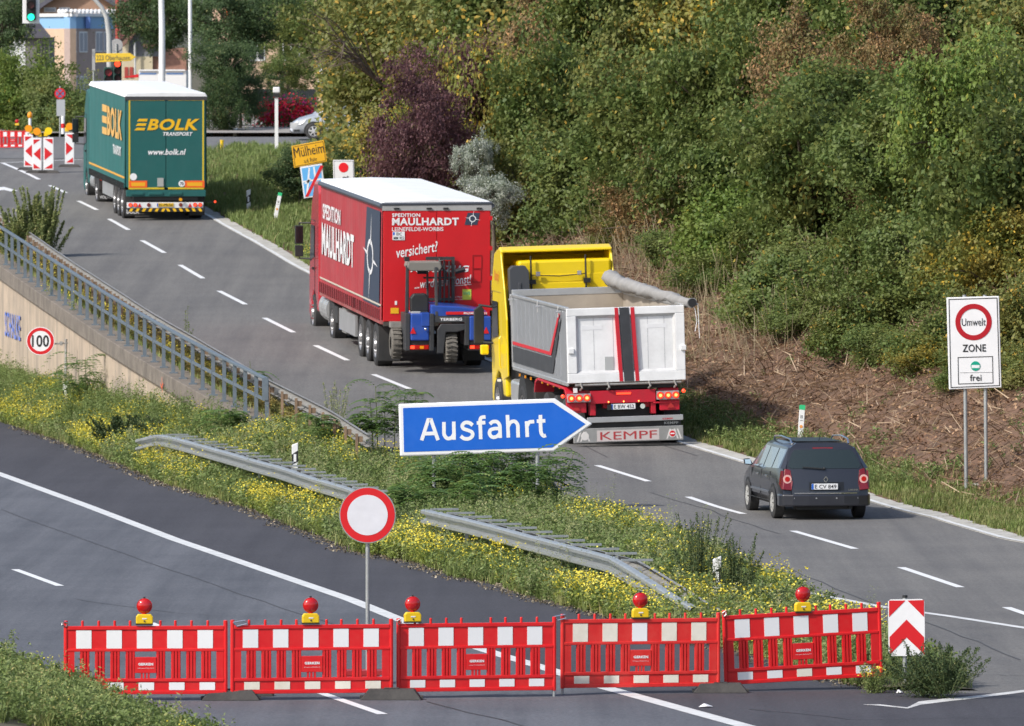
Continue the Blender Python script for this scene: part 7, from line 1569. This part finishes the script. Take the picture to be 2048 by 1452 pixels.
# right verge
rv = reg(150, 262, lambda Y: x_re(Y) + .03, lambda Y: x_re(Y) + 1.9, 1.2)
gsm = leafmat('verge_grass', (.10, .15, .035), (.21, .27, .07), (.38, .34, .15), .18, trans=.3, big=(.26, .25, .10))
spread_on([proto_grass(22, .13, .007) for _ in range(5)], 9500, rv, z_bank, 'grass', gsm, .6, 1.4, lambda p: np.clip(1.4 - (p[:, 0] - x_re(p[:, 1])) / 1.9, .15, 1), label='short grass on the right verge')
spread_on(WP, 500, reg(183, 215, lambda Y: x_re(Y) + .2, lambda Y: x_re(Y) + 1.8), z_bank, 'weeds', weedm, .5, 1.0, label='low weeds on the right verge')
fv = reg(225, 262, lambda Y: x_re(Y) + .1, lambda Y: x_re(Y) + 1.3); spread_on(FP, 140, fv, z_bank, 'yellow_flowers', yelm, .7, 1.0, label='yellow flowers on the verge right of the red lorry'); spread_on(WP, 400, fv, z_bank, 'weeds', weedm, .5, 1.0, label='weeds among the yellow flowers of the verge')
gf = reg(250, 321, lambda Y: x_re(Y) + .05, lambda Y: x_re(Y) + 9); spread_on([proto_grass(20, .2, .012) for _ in range(4)], 8500, gf, z_bank, 'grass', leafmat('bank_grass', (.12, .18, .05), (.26, .34, .11), (.42, .36, .18), .12, big=(.24, .29, .10)), .7, 1.5, label='grass bank at the junction')
# crumbs of soil and dead leaves along the ragged asphalt edge
n = 7000; Ye = 118.8 + 120 * rng.random(n); Xe = x_med_l(Ye) - .02 - .38 * rng.random(n) ** 2.2 + .15 * np.sin(Ye * 1.7) * rng.random(n); V, Q = leaves(np.column_stack([Xe, Ye, zL(Ye) + .02 + .02 * rng.random(n)]), unit(rng.normal(size=(n, 3)) * .4 + np.array([0, 0, 1])), rng.uniform(.02, .07, n), .035)
put('edge_debris', fastmesh('edge_debris', V, Q, np.repeat(rng.random(n), 4)), leafmat('crumbs', (.07, .06, .04), (.20, .15, .09), (.42, .36, .26), .2, trans=0, big=(.12, .10, .06)), kind='stuff', label='soil crumbs and dead leaves along the asphalt edge')
# brush covered slope
n = 60000; Ys_ = 165 + 85 * rng.random(n); Xs_ = x_re(Ys_) + 1.2 + 8 * rng.random(n); zz = z_bank(Xs_, Ys_)
C_ = np.column_stack([Xs_, Ys_, zz + .03 + .05 * rng.random(n)]); N = unit(rng.normal(size=(n, 3)) * .5 + np.array([-.4, -.2, .9])); L_ = rng.uniform(.04, .11, n); V, Q = leaves(C_, N, L_, L_ * .6)
put('fallen_leaves', fastmesh('fallen_leaves', V, Q, np.repeat(rng.random(n), 4)), leafmat('dead_leaf', (.10, .055, .032), (.25, .135, .075), (.42, .26, .15), .2, trans=.1, big=(.15, .10, .05)), kind='stuff', label='brown fallen leaves covering the slope')
n = 20000; Ys_ = 165 + 85 * rng.random(n); Xs_ = x_re(Ys_) + 1.3 + 8 * rng.random(n); zz = z_bank(Xs_, Ys_); a = rng.uniform(0, 2 * pi, n); l = rng.uniform(.1, .55, n) ; up = rng.normal(size=n) * .25 + np.where(rng.random(n) < .12, 1.2, .1)
d = unit(np.stack([np.cos(a), np.sin(a) * .8, up], 1)); c0 = np.column_stack([Xs_, Ys_, zz + .05]); c1 = c0 + d * l[:, None]; c1[:, 2] = np.maximum(c1[:, 2], z_bank(c1[:, 0], c1[:, 1]) + .02); wv_ = np.cross(d, np.array([0, 1, .2])) ; wv_ = unit(wv_) * (.006 + .008 * rng.random(n))[:, None]
V = np.stack([c0 - wv_, c0 + wv_, c1 + wv_ * .5, c1 - wv_ * .5], 1).reshape(-1, 3); put('brush', fastmesh('brush', V, np.arange(4 * n).reshape(n, 4), np.repeat(rng.random(n), 4)), leafmat('dry_stick', (.09, .055, .035), (.28, .18, .11), (.52, .40, .28), .25, trans=0, big=(.17, .11, .07)), kind='stuff', label='cut brush and dry sticks on the slope')
p = on_bank(1385, 596); q = P(1412, 566, p.y + 1.0); m = MB(); m.tube([p, p.lerp(q, .5) + Vector((0, 0, .04)), q], [.07, .06, .04], 8); t = thing('fallen_branch', 'thick dark fallen branch on the slope above the tipper tarpaulin', 'branch', p); m.build('limb', bark, t, True); m = MB(); m.tube([p.lerp(q, .6), p.lerp(q, .7) + Vector((-.1, 0, .25))], [.03, .012], 6); m.build('side_twig', bark, t, True)
# bunches of pale dry stems at the wood edge
n = 900; Xq = rng.uniform(1225, 1420, n); c0 = []; 
n = 1100; Yq = rng.uniform(205, 236, n); Xq = x_re(Yq) + rng.uniform(2.5, 6.5, n); c0 = np.column_stack([Xq, Yq, z_bank(Xq, Yq)]); d = unit(np.column_stack([rng.normal(size=n) * .35, rng.normal(size=n) * .2, np.ones(n)])); c1 = c0 + d * rng.uniform(.5, 1.3, n)[:, None]; wv_ = np.array([.007, 0, 0])
V = np.stack([c0 - wv_, c0 + wv_, c1 + wv_ * .5, c1 - wv_ * .5], 1).reshape(-1, 3); put('dry_stems', fastmesh('dry_stems', V, np.arange(4 * n).reshape(n, 4), np.repeat(rng.random(n), 4)), leafmat('stem_pale', (.15, .12, .07), (.32, .27, .17), (.45, .38, .25), .2, trans=0, big=(.25, .2, .12)), kind='stuff', label='dry upright stems at the edge of the wood')

# ferny saplings with feathered leaves, each a plant
def feather(mb_list, base, d, up, L_, k=11, ll=.13):
    """one pinnate leaf: leaflet centres, normals along an arching rachis"""
    out = []
    side = d.cross(Vector((0, 0, 1))).normalized()
    for j in range(k):
        f_ = (j + 1) / k; p = base + d * (L_ * f_) + Vector((0, 0, up * L_ * (f_ - 1.15 * f_ * f_))); l = ll * (1 - .45 * abs(f_ - .45) * 2)
        for s_ in (-1, 1):
            a = p; b = p + side * s_ * l + d * l * .35 + Vector((0, 0, -.03)); e = d * l * .25; mb_list.append((a - e * .6, (a + b) / 2 - e + Vector((0, 0, .012)), b, (a + b) / 2 + e + Vector((0, 0, .012))))
    return out
def sapling(base, label, h, nf, fl, group=None, ll=.17, name='sapling', spreadx=.3, m_=None):
    random.seed(int(abs(base.x) * 100)); t = thing(name, label, 'plant', base, group=group); quads = []; st = MB(); ns = max(2, nf // 7)
    stems = [(Vector((random.uniform(-spreadx, spreadx), random.uniform(-.3, .3), 0)), h * random.uniform(.6, 1.05)) for _ in range(ns)]
    for o, hh in stems:
        top = o * 1.3 + Vector((0, 0, hh)); st.tube([o, o * 1.1 + Vector((0, 0, hh * .5)), top], [.014, .01, .006], 5)
        for j in range(nf // ns + 1):
            f_ = random.uniform(.3, 1); b = o.lerp(top, f_); a = random.uniform(0, 2 * pi); d = Vector((math.cos(a), math.sin(a), 0)); feather(quads, b, d, random.uniform(.5, 1.1), fl * random.uniform(.7, 1.15), ll=ll)
    V = np.array([[tuple(v) for v in q] for q in quads]).reshape(-1, 3); r = np.repeat(np.random.default_rng(1).random(len(quads)), 4)
    put('foliage', fastmesh('foliage', V, np.arange(len(V)).reshape(-1, 4), r), m_ or fernm, t); st.build('stem', mat('green_stem', (.12, .15, .05), .7), t); return t
for px, py, h, nf, fl, sx, lab in [(995, 1025, 1.15, 130, .85, 1.2, 'large dark feathery sapling in front of the blue arrow sign'), (965, 1005, 1.35, 60, .8, .5, 'tall feathery sapling tip rising over the lower edge of the arrow sign'), (930, 985, 1.3, 90, .8, .6, 'bushy feathery sapling under the left part of the arrow sign'), (1055, 1010, 1.1, 80, .75, .5, 'feathery sapling at the right pole of the arrow sign'), (880, 1040, .8, 60, .7, .8, 'feathery plant right of the round sign, under the arrow sign'),
                           (170, 830, 1.5, 44, 1.0, .45, 'feathery sapling in front of the beige wall right of the 100 sign'), (670, 905, .85, 50, .65, .7, 'feathery sapling beside the end of the roadside crash barrier'), (770, 905, 1.4, 44, .7, .35, 'feathery sapling just left of the arrow sign'),
                           (455, 885, .8, 40, .6, .5, 'dark feathery plant below the near end of the handrail'), (835, 890, 1.3, 16, .5, .3, 'feathery sapling peeking over the arrow sign'), (515, 800, 1.0, 14, .6, .2, 'thin sapling leaning over the handrail end')]:
    sapling(on_med(px, py), lab, h, nf, fl, 'feathery saplings of the reserve', spreadx=sx)
# airy grey green weeds
def airy(base, label, h, ns, nl, ls, m_=bushm, sp=.35, name='bush', group=None, w_=.5):
    t = thing(name, label, 'plant', base, group=group); r_ = np.random.default_rng(int(abs(base.x * 37 + base.y * 11))); Cc = []; st = MB()
    for k in range(ns):
        a = r_.uniform(0, 2 * pi); l = r_.uniform(0, sp); hh = h * r_.uniform(.45, 1.05); e = Vector((math.cos(a) * l * 1.7, math.sin(a) * l, hh)); o = Vector((math.cos(a) * l * .4, math.sin(a) * l * .4, 0)); st.tube([o, o.lerp(e, .5), e], [.006, .005, .003], 4, cap=False)
        f_ = r_.random(nl) ** .8; jit = r_.normal(size=(nl, 3)) * (.06 * (1.15 - f_))[:, None]; Cc.append(np.array(o)[None] + (np.array(e) - np.array(o))[None] * f_[:, None] + jit)
    Cc = np.vstack(Cc); n = len(Cc); N = unit(r_.normal(size=(n, 3)) * .7 + np.array([0, 0, .6])); V, Q = leaves(Cc, N, ls * r_.uniform(.6, 1.3, n), ls * w_)
    put('foliage', fastmesh('foliage', V, Q, np.repeat(r_.random(n), 4)), m_, t); st.build('stem', mat('green_stem', (.12, .15, .05), .7), t); return t
for px, py, h, ns, nl, ls, sp, m_, lab in [
    (1395, 1195, 1.3, 40, 150, .035, .35, bushm, 'tall airy weed bush left of the overgrown marker post'), (1465, 1225, 1.2, 40, 150, .035, .3, bushm, 'tall airy weed bush right of the overgrown marker post'), (1550, 1248, .6, 40, 130, .035, .7, bushm, 'low weed bush behind the right hand barrier'),
    (1270, 1165, .5, 30, 120, .035, .6, bushm, 'small leaved weeds climbing over the near crash barrier'), (1180, 1190, .4, 26, 110, .035, .6, weedm, 'weed cushion below the near crash barrier'), (1070, 1150, .45, 24, 110, .035, .5, bushm, 'weed tuft in front of the near crash barrier'),
    (1850, 1388, .62, 56, 170, .032, .5, bushm, 'dense weed bush at the foot of the chevron sign'), (1890, 1386, .65, 40, 140, .032, .45, bushm, 'spreading weed bush right of the chevron sign'), (1745, 1388, .4, 18, 100, .03, .3, weedm, 'low weeds left of the chevron sign under the barrier end'),
    (240, 895, .75, 80, 260, .055, .55, bushm, 'dark round bush at the edge of the lower road'), (330, 880, .6, 50, 200, .05, .6, bushm, 'green bush behind the start of the left crash barrier'), (560, 925, .6, 26, 120, .045, .6, weedm, 'green bush left of the marker post in the reserve'),
    (670, 880, 1.3, 14, 90, .04, .3, palem, 'tall thin weed beside the roadside crash barrier end'), (820, 1075, .6, 26, 130, .035, .4, bushm, 'dark bush right beside the round sign'), (370, 700, 1.1, 5, 30, .06, .2, weedm, 'thin young shoots rising over the handrail in its middle'),
    (1230, 1065, .35, 20, 80, .03, .5, weedm, 'low weeds at the road edge right of the arrow sign'), (1100, 1010, .7, 12, 80, .035, .25, bushm, 'slim weeds right of the arrow sign pole')]:
    airy(on_med(px, py), lab, h, ns, nl, ls, m_, sp, group='weed bushes of the reserve')
spread_on([proto_leafy(4, .25, 12, .06) for _ in range(4)], 1000, reg(168, 245, lambda Y: x_re(Y) + 1.8, lambda Y: x_re(Y) + 7), z_bank, 'slope_weeds', weedm, .5, 1.4, patch(1.2, .4, 2., .5), label='scattered green weeds on the brush slope')
spread_on([proto_leafy(7, 1.0, 26, .04, .14, .35) for _ in range(4)], 520, mr, z_med, 'tall_weeds', palem, .5, 1.0, lambda p: area_k(p) * patch(.7, .3, 2.0, .3)(p), label='tall wispy seeding weeds of the reserve')
spread_on([proto_leafy(7, .85, 28, .06, .22, .45) for _ in range(4)], 420, lambda n: reg(204, 262, lambda Y: x_hand(Y) - 1.3, lambda Y: x_hand(Y) - .25)(n), z_med, 'tall_weeds', weedm, .5, 1.1, label='tall weeds growing against the retaining wall')
for px, py, h, lab in ((82, 488, 2.2, 'upright airy shrub beside the road at the far end of the handrail'), (45, 470, 1.7, 'smaller airy shrub left of the upright one at the handrail')):
    b = P(px, py, 262); b.z = 2.35; airy(b, lab, h, 70, 330, .085, leafmat('shrub_grey_green_%d' % px, (.14, .19, .07), (.31, .37, .15), (.45, .43, .2), .15, big=(.28, .32, .12)), .55, 'shrub', 'airy shrubs at the handrail')
for px, py in ((1745, 1385), (1705, 1375), (1530, 1262)):
    b = on_med(px, py); rr = np.random.default_rng(px); V, Q, R = proto_flower(70, .3, .2, .035); t = thing('yellow_flower_clump', {1745: 'yellow flowers spilling over the lower right barrier corner', 1705: 'few yellow flowers below the right hand barrier', 1530: 'yellow flowers behind the right hand barrier lamp'}[px], 'flowers', b); put('blossom', fastmesh('blossom', V, Q, R), yelm, t); V, Q, R = proto_leafy(7, .3, 16, .04); put('foliage', fastmesh('foliage', V, Q, R), weedm, t)
p = on_bank(1951, 975); m = MB(); m.ball((0, 0, .03), .12, 10, .5); t = m.build('stone', mat('stone', (.35, .32, .28), .9, var=.2, bump=.5), label='small pale stone between the poles of the zone sign', cat='stone'); t.location = p
for i_, o in enumerate(bpy.data.objects):
    pass
print('objects', len(bpy.data.objects), 'unique tris', sum(len(me.polygons) * 2 for me in bpy.data.meshes))
